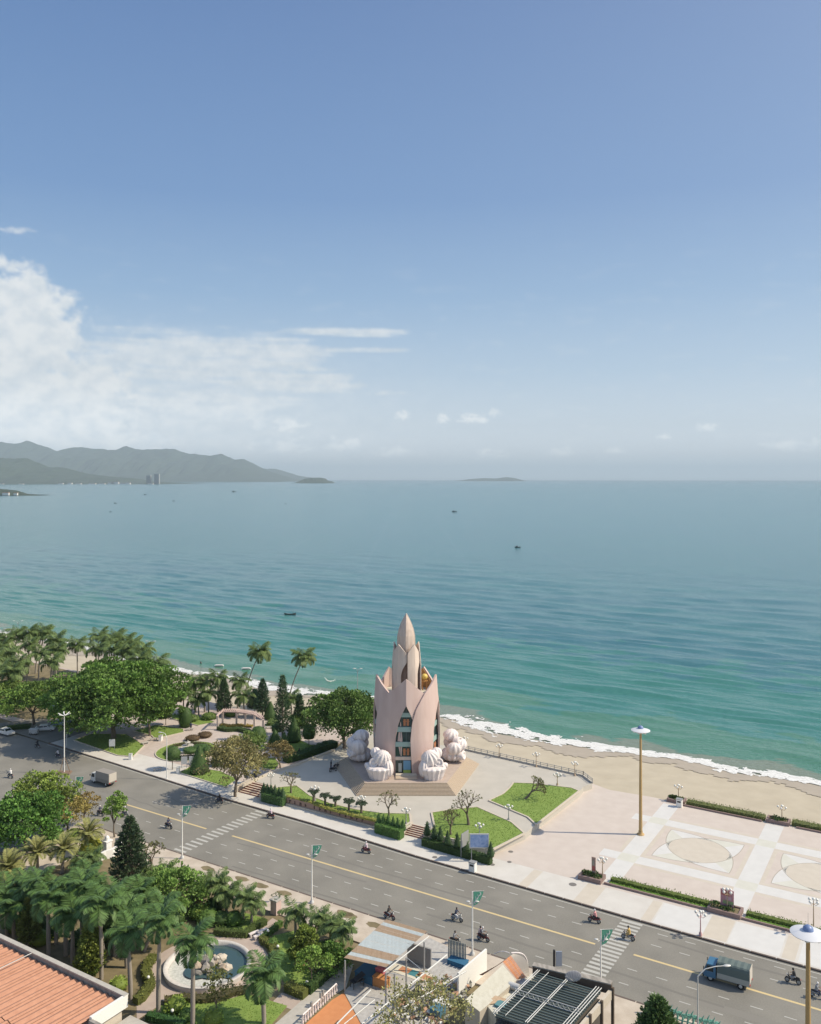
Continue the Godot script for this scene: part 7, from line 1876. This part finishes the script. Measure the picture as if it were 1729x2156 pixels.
# people face +x; a rider sits with hips at the origin of the seat
func body(pose: String, shirt: Color, legs: Color, head: Color) -> Mesh:
	var key := "%s %s %s %s" % [pose, shirt, legs, head]
	if body_shapes.has(key): return body_shapes[key]
	var sk := Color(0.40, 0.23, 0.15)
	var q := []
	if pose == "rider":
		var hip := Vector3(0, 0.86, 0); var chest := Vector3(0.10, 1.30, 0); var neck := Vector3(0.13, 1.44, 0)
		q.append([hip, 0.16, chest, 0.17, shirt]); q.append([chest, 0.15, neck, 0.07, shirt])
		q.append([neck, 0.06, neck + Vector3(0.03, 0.1, 0), 0.06, sk])
		q.append([neck + Vector3(0.05, 0.17, 0), 0.105, neck + Vector3(0.03, 0.24, 0), 0.12, head])
		q.append([neck + Vector3(0.13, 0.14, 0), 0.04, neck + Vector3(0.13, 0.2, 0), 0.045, sk])
		for s in [-1.0, 1.0]:
			q.append([chest + Vector3(0, 0.08, 0.19 * s), 0.075, Vector3(0.26, 1.12, 0.29 * s), 0.055, shirt])
			q.append([Vector3(0.26, 1.12, 0.29 * s), 0.05, Vector3(0.50, 1.06, 0.27 * s), 0.04, sk])
			q.append([Vector3(0.50, 1.06, 0.27 * s), 0.04, Vector3(0.57, 1.05, 0.25 * s), 0.035, sk])
			q.append([hip + Vector3(0, -0.03, 0.11 * s), 0.115, Vector3(0.42, 0.76, 0.17 * s), 0.075, legs])
			q.append([Vector3(0.42, 0.76, 0.17 * s), 0.075, Vector3(0.26, 0.40, 0.17 * s), 0.05, legs])
			q.append([Vector3(0.24, 0.36, 0.17 * s), 0.05, Vector3(0.42, 0.34, 0.18 * s), 0.04, Color(0.03, 0.03, 0.03)])
	elif pose == "wader":
		q.append([Vector3(0, -0.2, 0), 0.15, Vector3(0, 0.32, 0), 0.17, shirt]); q.append([Vector3(0, 0.36, 0), 0.12, Vector3(0, 0.5, 0), 0.065, sk])
		q.append([Vector3(0, 0.64, 0), 0.1, Vector3(0, 0.7, 0), 0.11, head])
		for s in [-1.0, 1.0]:
			q.append([Vector3(0, 0.38, 0.2 * s), 0.07, Vector3(0.05, 0.1, 0.3 * s), 0.05, sk]); q.append([Vector3(0.05, 0.1, 0.3 * s), 0.05, Vector3(0.2, -0.1, 0.26 * s), 0.04, sk])
	else:
		q.append([Vector3(0, 0.92, 0), 0.15, Vector3(0, 1.34, 0), 0.17, shirt]); q.append([Vector3(0, 1.38, 0), 0.13, Vector3(0, 1.5, 0), 0.06, shirt])
		q.append([Vector3(0.01, 1.5, 0), 0.06, Vector3(0.02, 1.56, 0), 0.06, sk]); q.append([Vector3(0.02, 1.62, 0), 0.095, Vector3(0.01, 1.69, 0), 0.105, head])
		for s in [-1.0, 1.0]:
			q.append([Vector3(0, 1.4, 0.19 * s), 0.07, Vector3(-0.03, 1.12, 0.25 * s), 0.05, shirt]); q.append([Vector3(-0.03, 1.12, 0.25 * s), 0.048, Vector3(0.06, 0.84, 0.25 * s), 0.04, sk])
			q.append([Vector3(0, 0.9, 0.1 * s), 0.11, Vector3(0.08 * s, 0.5, 0.11 * s), 0.075, legs]); q.append([Vector3(0.08 * s, 0.5, 0.11 * s), 0.075, Vector3(0.1 * s, 0.08, 0.11 * s), 0.05, legs])
			q.append([Vector3(0.1 * s, 0.05, 0.11 * s), 0.05, Vector3(0.1 * s + 0.16, 0.04, 0.11 * s), 0.04, Color(0.03, 0.03, 0.03)])
	body_shapes[key] = skin(q, 0.045).mesh()
	return body_shapes[key]
func wheel(b: MB, ce: Vector3, r: float, w: float) -> void:
	var prof := []
	for i in 9:
		var a := TAU * i / 8.0
		prof.append(Vector2(r - w * 0.5 + cos(a) * w * 0.5, sin(a) * w * 0.5))
	b.lathe(prof, 18, ce, 0, 0.0, Basis(Vector3.RIGHT, PI / 2))
func motorbike(label: String, at: Vector3, turn: float, paint: Color, plump := false) -> Node3D:
	var t := thing("motorbike", label, "motorbike", at, turn)
	var pm := mat(paint.r, paint.g, paint.b, 0.35)
	for x in [-0.6, 0.62]:
		var b := MB.new(); wheel(b, Vector3(x, 0.29, 0), 0.29, 0.10); var wh := part(b, "wheel", M.tyre, t)
		b = MB.new(); b.lathe([Vector2(0, -0.03), Vector2(0.2, -0.02), Vector2(0.21, 0.02), Vector2(0, 0.03)], 14, Vector3(x, 0.29, 0), 0, 0.0, Basis(Vector3.RIGHT, PI / 2)); part(b, "rim", M.grey_metal, wh)
	var b := MB.new()
	b.tube([Vector3(-0.75, 0.66, 0), Vector3(-0.3, 0.55, 0), Vector3(0.05, 0.42, 0), Vector3(0.35, 0.5, 0), Vector3(0.46, 0.85, 0)], [0.08, 0.17 if plump else 0.13, 0.12, 0.13 if plump else 0.1, 0.08], 10)
	part(b, "bodywork", pm, t)
	b = MB.new(); b.tube([Vector3(-0.72, 0.74, 0), Vector3(-0.3, 0.77, 0), Vector3(0.12, 0.72, 0)], [0.09, 0.14, 0.09], 8); part(b, "seat", M.dark, t)
	b = MB.new(); b.tube([Vector3(0.46, 0.98, 0), Vector3(0.5, 0.8, 0), Vector3(0.62, 0.3, 0)], [0.05, 0.05, 0.04], 6); part(b, "fork", M.grey_metal, t)
	b = MB.new(); b.tube([Vector3(0.5, 1.04, -0.33), Vector3(0.5, 1.0, 0), Vector3(0.5, 1.04, 0.33)], [0.025, 0.04, 0.025], 6); part(b, "handlebar", M.black_metal, t)
	b = MB.new(); b.ball(Vector3(0.6, 0.92, 0), Vector3(0.08, 0.1, 0.12), 10, 6); part(b, "headlight", M.pale_metal, t)
	b = MB.new(); b.tube([Vector3(0.1, 0.22, 0.12), Vector3(-0.4, 0.25, 0.15), Vector3(-0.85, 0.36, 0.15)], [0.04, 0.05, 0.07], 7); part(b, "exhaust", M.grey_metal, t)
	b = MB.new(); b.box(Vector3(-0.84, 0.66, 0), Vector3(0.06, 0.08, 0.16)); part(b, "tail_light", mat(0.4, 0.03, 0.03, 0.4), t)
	b = MB.new(); b.tube([Vector3(0.8, 0.5, 0), Vector3(0.66, 0.62, 0), Vector3(0.5, 0.56, 0)], [0.05, 0.07, 0.05], 6); part(b, "mudguard", pm, t)
	return t
func rider(label: String, at: Vector3, turn: float, shirt: Color, legs: Color, head: Color, back := 0.0) -> void:
	var t := thing("person", label, "person", at, turn)
	put(body("rider", shirt, legs, head), "body", M.body, t, Vector3(-0.2 - back, 0.02, 0))
func truck(label: String, at: Vector3, turn: float, paint: Color, box_: Color, lower: Color, ln: float, covered: bool) -> void:
	var t := thing("truck", label, "truck", at, turn)   # front towards +x
	var pm := mat(paint.r, paint.g, paint.b, 0.35); var bm := mat(box_.r, box_.g, box_.b, 0.7)
	var w := 1.75; var fx := ln * 0.5
	var b := MB.new(); b.box(Vector3(-0.1, 0.55, 0), Vector3(ln - 0.3, 0.22, 0.9)); part(b, "chassis", M.dark, t)
	# cab: profile extruded across
	b = MB.new()
	var pr := [Vector2(fx - 1.35, 0.5), Vector2(fx, 0.5), Vector2(fx + 0.02, 1.15), Vector2(fx - 0.35, 2.0), Vector2(fx - 1.35, 2.05)]
	for s in [-1.0, 1.0]:
		for i in range(1, 4): b.tri(Vector3(pr[0].x, pr[0].y, s * w * 0.5), Vector3(pr[i].x, pr[i].y, s * w * 0.5), Vector3(pr[i + 1].x, pr[i + 1].y, s * w * 0.5))
	for i in 5:
		var a: Vector2 = pr[i]; var e: Vector2 = pr[(i + 1) % 5]
		b.quad(Vector3(a.x, a.y, -w * 0.5), Vector3(a.x, a.y, w * 0.5), Vector3(e.x, e.y, w * 0.5), Vector3(e.x, e.y, -w * 0.5))
	var cab := part(b, "cab", pm, t)
	b = MB.new()
	var wa := Vector3(fx - 0.03, 1.22, 0); var wb := Vector3(fx - 0.31, 1.9, 0)
	b.quad(wa + Vector3(0.02, 0, -0.75), wa + Vector3(0.02, 0, 0.75), wb + Vector3(0.02, 0, 0.68), wb + Vector3(0.02, 0, -0.68)); part(b, "windscreen", M.glass_dark, cab)
	for s in [-1.0, 1.0]:
		b = MB.new(); b.quad(Vector3(fx - 0.15, 1.2, s * (w * 0.5 + 0.01)), Vector3(fx - 1.1, 1.2, s * (w * 0.5 + 0.01)), Vector3(fx - 1.1, 1.85, s * (w * 0.5 + 0.01)), Vector3(fx - 0.42, 1.85, s * (w * 0.5 + 0.01))); part(b, "side_window", M.glass_dark, cab)
		b = MB.new(); b.box(Vector3(fx + 0.02, 0.85, s * 0.62), Vector3(0.06, 0.18, 0.3)); part(b, "headlight", M.pale_metal, cab)
		b = MB.new(); b.box(Vector3(fx - 0.05, 1.55, s * (w * 0.5 + 0.18)), Vector3(0.06, 0.3, 0.18)); part(b, "mirror", M.dark, cab)
		for x in [fx - 0.75, -fx + 0.95]:
			b = MB.new(); wheel(b, Vector3(x, 0.4, s * (w * 0.5 - 0.14)), 0.4, 0.26); var wh := part(b, "wheel", M.tyre, t)
			b = MB.new(); b.lathe([Vector2(0, -0.1), Vector2(0.24, -0.1), Vector2(0.26, 0.1), Vector2(0, 0.1)], 14, Vector3(x, 0.4, s * (w * 0.5 - 0.14)), 0, 0.0, Basis(Vector3.RIGHT, PI / 2)); part(b, "rim", M.pale_metal, wh)
	b = MB.new(); b.box(Vector3(fx + 0.03, 0.55, 0), Vector3(0.14, 0.25, w)); part(b, "bumper", M.dark, t)
	var bl := ln - 1.5
	var bx := -fx + bl * 0.5
	var top := 2.55
	b = MB.new(); b.box(Vector3(bx, 0.98, 0), Vector3(bl, 0.6, w + 0.12)); var low := part(b, "lower_side", mat(lower.r, lower.g, lower.b, 0.7), t)
	b = MB.new()
	if covered:   # canvas stretched over hoops
		var n := 10
		for i in n:
			for j in 8:
				var q := []
				for e in [[i, j], [i + 1, j], [i + 1, j + 1], [i, j + 1]]:
					var a: float = PI * e[1] / 8.0
					q.append(Vector3(-fx + bl * e[0] / n, 1.28 + (top - 1.28) * pow(sin(a), 0.45) - (0.05 if e[0] % 2 == 1 else 0.0), -signf(cos(a)) * pow(absf(cos(a)), 0.3) * (w * 0.5 + 0.04)))
				b.quad(q[0], q[1], q[2], q[3])
	else:
		b.box(Vector3(bx, (1.28 + top) * 0.5, 0), Vector3(bl, top - 1.28, w + 0.08))
	part(b, "cargo_cover" if covered else "cargo_box", bm, t)
	for k in 5:
		b = MB.new(); b.box(Vector3(-fx + bl * (k + 0.5) / 5.0, 0.98, w * 0.5 + 0.08), Vector3(0.06, 0.62, 0.03)); part(b, "side_rib", M.grey_metal, low)
	b = MB.new(); b.box(Vector3(-fx - 0.03, 1.7, 0), Vector3(0.05, top - 1.0, w - 0.05)); part(b, "rear_door", mat(0.5, 0.47, 0.42), t)
	for s in [-1.0, 1.0]:
		b = MB.new(); b.box(Vector3(-fx - 0.05, 0.75, s * 0.7), Vector3(0.06, 0.14, 0.25)); part(b, "tail_light", mat(0.4, 0.03, 0.03), t)
func car(label: String, at: Vector3, turn: float, paint: Color) -> void:
	var t := thing("parked_car", label, "car", at, turn)
	var pm := mat(paint.r, paint.g, paint.b, 0.3)
	var b := MB.new()
	var pr := [Vector2(-2.1, 0.35), Vector2(2.1, 0.35), Vector2(2.15, 0.7), Vector2(1.9, 0.85), Vector2(1.0, 0.98), Vector2(0.45, 1.42), Vector2(-1.1, 1.45), Vector2(-1.75, 1.0), Vector2(-2.15, 0.92)]
	for s in [-1.0, 1.0]:
		for i in range(1, pr.size() - 1): b.tri(Vector3(pr[0].x, pr[0].y, s * 0.85), Vector3(pr[i].x, pr[i].y, s * (0.85 if pr[i].y < 1.1 else 0.7)), Vector3(pr[i + 1].x, pr[i + 1].y, s * (0.85 if pr[i + 1].y < 1.1 else 0.7)))
	for i in pr.size():
		var a: Vector2 = pr[i]; var e: Vector2 = pr[(i + 1) % pr.size()]
		var za := 0.85 if a.y < 1.1 else 0.7; var ze := 0.85 if e.y < 1.1 else 0.7
		b.quad(Vector3(a.x, a.y, -za), Vector3(a.x, a.y, za), Vector3(e.x, e.y, ze), Vector3(e.x, e.y, -ze))
	part(b, "body", pm, t)
	b = MB.new(); b.quad(Vector3(0.97, 1.02, -0.72), Vector3(0.97, 1.02, 0.72), Vector3(0.5, 1.4, 0.62), Vector3(0.5, 1.4, -0.62)); part(b, "windscreen", M.glass_dark, t)
	b = MB.new(); b.quad(Vector3(-1.74, 1.04, -0.72), Vector3(-1.74, 1.04, 0.72), Vector3(-1.16, 1.42, 0.62), Vector3(-1.16, 1.42, -0.62)); part(b, "rear_window", M.glass_dark, t)
	for s in [-1.0, 1.0]:
		for q in [[0.75, -0.2], [-0.3, -1.3]]:
			b = MB.new(); b.quad(Vector3(q[0], 1.02, s * 0.83), Vector3(q[1], 1.02, s * 0.83), Vector3(q[1], 1.36, s * 0.735), Vector3(minf(q[0], 0.42), 1.36, s * 0.735)); part(b, "side_window", M.glass_dark, t)
		for x in [-1.3, 1.35]:
			b = MB.new(); wheel(b, Vector3(x, 0.32, s * 0.76), 0.32, 0.2); var wh := part(b, "wheel", M.tyre, t)
			b = MB.new(); b.lathe([Vector2(0, -0.1), Vector2(0.19, -0.1), Vector2(0.2, 0.1), Vector2(0, 0.1)], 12, Vector3(x, 0.32, s * 0.76), 0, 0.0, Basis(Vector3.RIGHT, PI / 2)); part(b, "rim", M.grey_metal, wh)
		b = MB.new(); b.box(Vector3(2.1, 0.68, s * 0.6), Vector3(0.08, 0.14, 0.35)); part(b, "headlight", M.pale_metal, t)
		b = MB.new(); b.box(Vector3(-2.12, 0.8, s * 0.65), Vector3(0.08, 0.14, 0.3)); part(b, "tail_light", mat(0.4, 0.03, 0.03), t)
func make_traffic() -> void:
	var R := ROAD_TURN; var L := ROAD_TURN + PI
	var blk := Color(0.03, 0.03, 0.035); var navy := Color(0.03, 0.04, 0.09); var wht := Color(0.7, 0.7, 0.7); var red := Color(0.16, 0.03, 0.035); var grey := Color(0.25, 0.26, 0.28)
	# [where, heading, bike, shirt, trousers, helmet, description of the rider]
	var list := [[Vector3(-77.59, 0.00, -165.77), L, grey, wht, blk, wht, "white-shirted rider behind the corner tree"], [Vector3(-80.47, 0.00, -184.25), L, blk, blk, blk, blk, "black-clad rider in the tree shadow at the bend"], [Vector3(-73.40, 0.00, -177.80), L, navy, Color(0.5, 0.5, 0.52), blk, blk, "rider passing beside the mast with the pyramid foot"], [Vector3(-53.41, 0.00, -147.13), R, blk, navy, blk, wht, "dark-shirted rider next to the bright sapling, on the bend side"], [Vector3(-48.96, 0.00, -146.72), R, grey, wht, navy, wht, "white-shirted rider next to the bright sapling"], [Vector3(-40.15, 0.00, -141.85), R, blk, navy, navy, blk, "navy-clad rider before the first crossing"], [Vector3(-34.20, 0.00, -152.81), L, blk, blk, navy, blk, "black-clad rider in the shadow of the olive tree"], [Vector3(-23.92, 0.00, -146.04), L, red, Color(0.55, 0.45, 0.5), blk, wht, "rider with a pink top on the first crossing"], [Vector3(-6.91, 0.00, -132.54), L, red, Color(0.6, 0.5, 0.55), Color(0.2, 0.03, 0.06), wht, "rider with a pale pink top in the far lanes"], [Vector3(-2.78, 0.00, -112.61), R, red, blk, grey, blk, "rider beside the rusted roof corner"], [Vector3(6.09, 0.00, -112.11), R, Color(0.5, 0.5, 0.52), navy, wht, blk, "rider with a white apron on a pale scooter"], [Vector3(5.58, 0.00, -106.32), R, blk, grey, blk, blk, "rider at the kerb by the fence sheets"], [Vector3(9.12, 0.00, -107.29), R, red, grey, blk, wht, "rider with a white helmet on a red scooter"], [Vector3(24.02, 0.00, -111.71), L, red, Color(0.62, 0.3, 0.3), blk, wht, "rider in pink approaching the right crossing"], [Vector3(27.37, 0.00, -107.54), L, grey, Color(0.55, 0.38, 0.12), Color(0.5, 0.36, 0.16), blk, "yellow-clad rider on the right crossing"], [Vector3(43.95, 0.00, -98.26), L, blk, blk, grey, blk, "black-clad rider following the blue truck"], [Vector3(45.50, 0.00, -95.47), R, grey, grey, navy, wht, "rider half hidden by the disc lamp mast"]]
	for q in list:
		motorbike("motorbike under the " + q[6], q[0], q[1], q[2], q[2] == red)
		rider(q[6], q[0], q[1], q[3], q[4], q[5])
	rider("pillion passenger with a white sunshade coat behind the white helmet", Vector3(9.12, 0.00, -107.29), R, Color(0.45, 0.35, 0.36), blk, blk, 0.34)
	truck("dark blue truck with a grey-green canvas cover on the far lanes", Vector3(36.51, 0.00, -98.45), L + 0.02, Color(0.05, 0.15, 0.26), Color(0.10, 0.135, 0.13), Color(0.34, 0.35, 0.32), 5.0, true)
	truck("small white truck with a plain grey cargo box near the bend", Vector3(-58.38, 0.00, -162.57), L, Color(0.6, 0.6, 0.58), Color(0.27, 0.25, 0.225), Color(0.2, 0.19, 0.17), 5.2, false)
	car("white hatchback parked under the big tree", Vector3(-83.79, 0.20, -196.07), 0.2, Color(0.62, 0.63, 0.62))
	car("pale blue car parked deep under the big tree", Vector3(-81.93, 0.20, -199.98), 0.1, Color(0.25, 0.33, 0.42))
	car("blue-roofed car parked beside the pale blue one", Vector3(-80.27, 0.20, -201.24), 0.1, Color(0.10, 0.15, 0.28))
	car("white saloon cut by the grove at the road edge", Vector3(-91.65, 0.05, -193.74), R, Color(0.62, 0.62, 0.6))
	var cart := thing("covered_cart", "pale tarpaulin-covered cart parked by the white hatchback", "cart", Vector3(-85.09, 0.20, -193.24))
	var b := MB.new(); b.box(Vector3(0, 0.75, 0), Vector3(1.9, 0.9, 1.0)); part(b, "body", mat(0.42, 0.43, 0.42), cart)
	b = MB.new(); b.box(Vector3(0, 1.25, 0), Vector3(2.1, 0.12, 1.2)); part(b, "cover", mat(0.5, 0.51, 0.5), cart)
	for s in [-0.6, 0.6]:
		b = MB.new(); wheel(b, Vector3(s, 0.28, 0.5), 0.28, 0.1); part(b, "tyre", M.tyre, cart)
	# parked bikes with people in the tower's shade
	motorbike("motorbike parked in the tower's shade, nearer the steps", Vector3(-15.01, 1.20, -165.90), 0.6, blk)
	motorbike("motorbike parked in the tower's shade, nearer the park", Vector3(-14.57, 1.20, -167.67), 0.9, blk)
	var t := thing("person", "person in dark clothes standing by the bikes in the tower's shade", "person", Vector3(-15.52, 1.20, -167.08), 0.5)
	put(body("stand", blk, navy, blk), "body", M.body, t)
	for q in [[Vector3(-67.22, -1.20, -274.03), "bather standing in the shallow water off the beach"], [Vector3(-99.60, -0.60, -220.62), ""]]:
		if q[1] == "": continue
		t = thing("person", q[1], "person", q[0], 1.0)
		put(body("wader", Color(0.05, 0.05, 0.07), blk, blk), "body", M.body, t)
	for q in [[Vector3(-84.39, 0.20, -202.76), "person in a pale top near the parked cars", wht, navy], [Vector3(-33.45, 0.20, -182.17), "person in white sitting area of the paved court", wht, grey], [Vector3(-23.15, 0.20, -177.80), "person beside the dark hedge near the terrace wall", blk, grey], [Vector3(-50.52, 0.20, -196.68), "person in dark clothes on the far park path", navy, blk]]:
		t = thing("person", q[1], "person", q[0], rnd(0, 6))
		put(body("stand", q[2], q[3], blk), "body", M.body, t)
	# buoy line and net floats in the shallows
	for q in [[Vector3(-60.31, -1.20, -269.60), "white float raft in the shallows"], [Vector3(-50.95, -1.20, -265.31), "small white float off the beach"]]:
		t = thing("float", q[1], "float", q[0])
		b = MB.new(); b.tube([Vector3(-1.4, 0.25, 0), Vector3(1.4, 0.25, 0)], [0.3, 0.3], 10); part(b, "tube", M.white, t)
		b = MB.new(); b.box(Vector3(0, 0.5, 0), Vector3(2.2, 0.08, 0.9)); part(b, "deck", M.shell, t)
	t = thing("float_line", "string of small white floats beyond the breaking wave", "float", Vector3.ZERO)
	var f0 := Vector3(-25.33, -1.00, -252.70); var f1 := Vector3(-22.16, -1.00, -249.90)
	for k in 9:
		b = MB.new(); b.ball(f0.lerp(f1, k / 8.0) + Vector3(0, 0.1, -2.6 * sin(k / 8.0 * PI) * -1.0), Vector3(0.22, 0.18, 0.22), 8, 5); part(b, "float_ball", M.white, t)

func boat(label: String, at: Vector3, turn: float, ln: float, c: Color, cabin: bool) -> void:
	var t := thing("fishing_boat", label, "boat", at, turn)
	var b := MB.new()
	var n := 12
	var w := ln * 0.24; var h := ln * 0.17
	var rows := []
	for i in n + 1:
		var s := float(i) / n * 2.0 - 1.0
		var wd := w * 0.5 * pow(1.0 - pow(absf(s), 2.4), 0.7)
		var sheer := h * (0.55 + 0.65 * s * s)
		rows.append([Vector3(s * ln * 0.5, sheer, -wd), Vector3(s * ln * 0.46, -0.1, -wd * 0.5), Vector3(s * ln * 0.46, -0.1, wd * 0.5), Vector3(s * ln * 0.5, sheer, wd)])
	for i in n:
		for k in 3: b.quad(rows[i][k], rows[i][k + 1], rows[i + 1][k + 1], rows[i + 1][k])
	part(b, "hull", mat(c.r, c.g, c.b, 0.6), t)
	b = MB.new()
	for i in n: b.quad(rows[i][0] * Vector3(1, 0.6, 0.9), rows[i][3] * Vector3(1, 0.6, 0.9), rows[i + 1][3] * Vector3(1, 0.6, 0.9), rows[i + 1][0] * Vector3(1, 0.6, 0.9))
	part(b, "deck", mat(0.20, 0.15, 0.10), t)
	b = MB.new(); b.tube([Vector3(ln * 0.25, h * 0.4, 0), Vector3(ln * 0.25, h * 2.4, 0)], [ln * 0.012, ln * 0.008], 5); part(b, "mast", mat(0.15, 0.12, 0.09), t)
	b = MB.new(); b.box(Vector3(-ln * 0.12, h * (1.1 if cabin else 0.55), 0), Vector3(ln * 0.26, h * (1.2 if cabin else 0.4), w * 0.6)); part(b, "cabin" if cabin else "engine_box", mat(0.12, 0.13, 0.14), t)
	if cabin:
		b = MB.new(); b.box(Vector3(-ln * 0.12, h * 1.78, 0), Vector3(ln * 0.32, h * 0.14, w * 0.75)); part(b, "cabin_roof", mat(0.3, 0.3, 0.3), t)
func make_boats() -> void:
	boat("small dark wooden boat close to the beach", Vector3(-52.29, -1.20, -371.29), 0.05, 5.2, Color(0.035, 0.05, 0.05), false)
	boat("dark fishing boat with a cabin in the middle of the bay", Vector3(92.07, -1.20, -734.90), 0.1, 5.4, Color(0.04, 0.055, 0.06), true)
	boat("dark fishing boat farther out near the island line", Vector3(78.23, -1.20, -1522.29), 0.0, 9.0, Color(0.04, 0.055, 0.06), true)
	boat("low dark boat under the end of the blue range", Vector3(-785.46, -1.20, -3805.71), 0.1, 20.0, Color(0.04, 0.055, 0.06), true)
	for q in [[Vector3(-972.45, -1.20, -3134.12), 11.0], [Vector3(-707.55, -1.20, -2049.23), 7.0], [Vector3(-534.07, -1.20, -1522.29), 4.5], [Vector3(-627.90, -1.20, -2267.23), 7.0], [Vector3(-293.21, -1.20, -2010.57), 5.0]]:
		boat("tiny dark boat far out in the calm part of the bay", q[0], 0.1, q[1], Color(0.04, 0.055, 0.06), true)
		get_child(get_child_count() - 1).set_meta("group", "tiny boats far out in the bay")
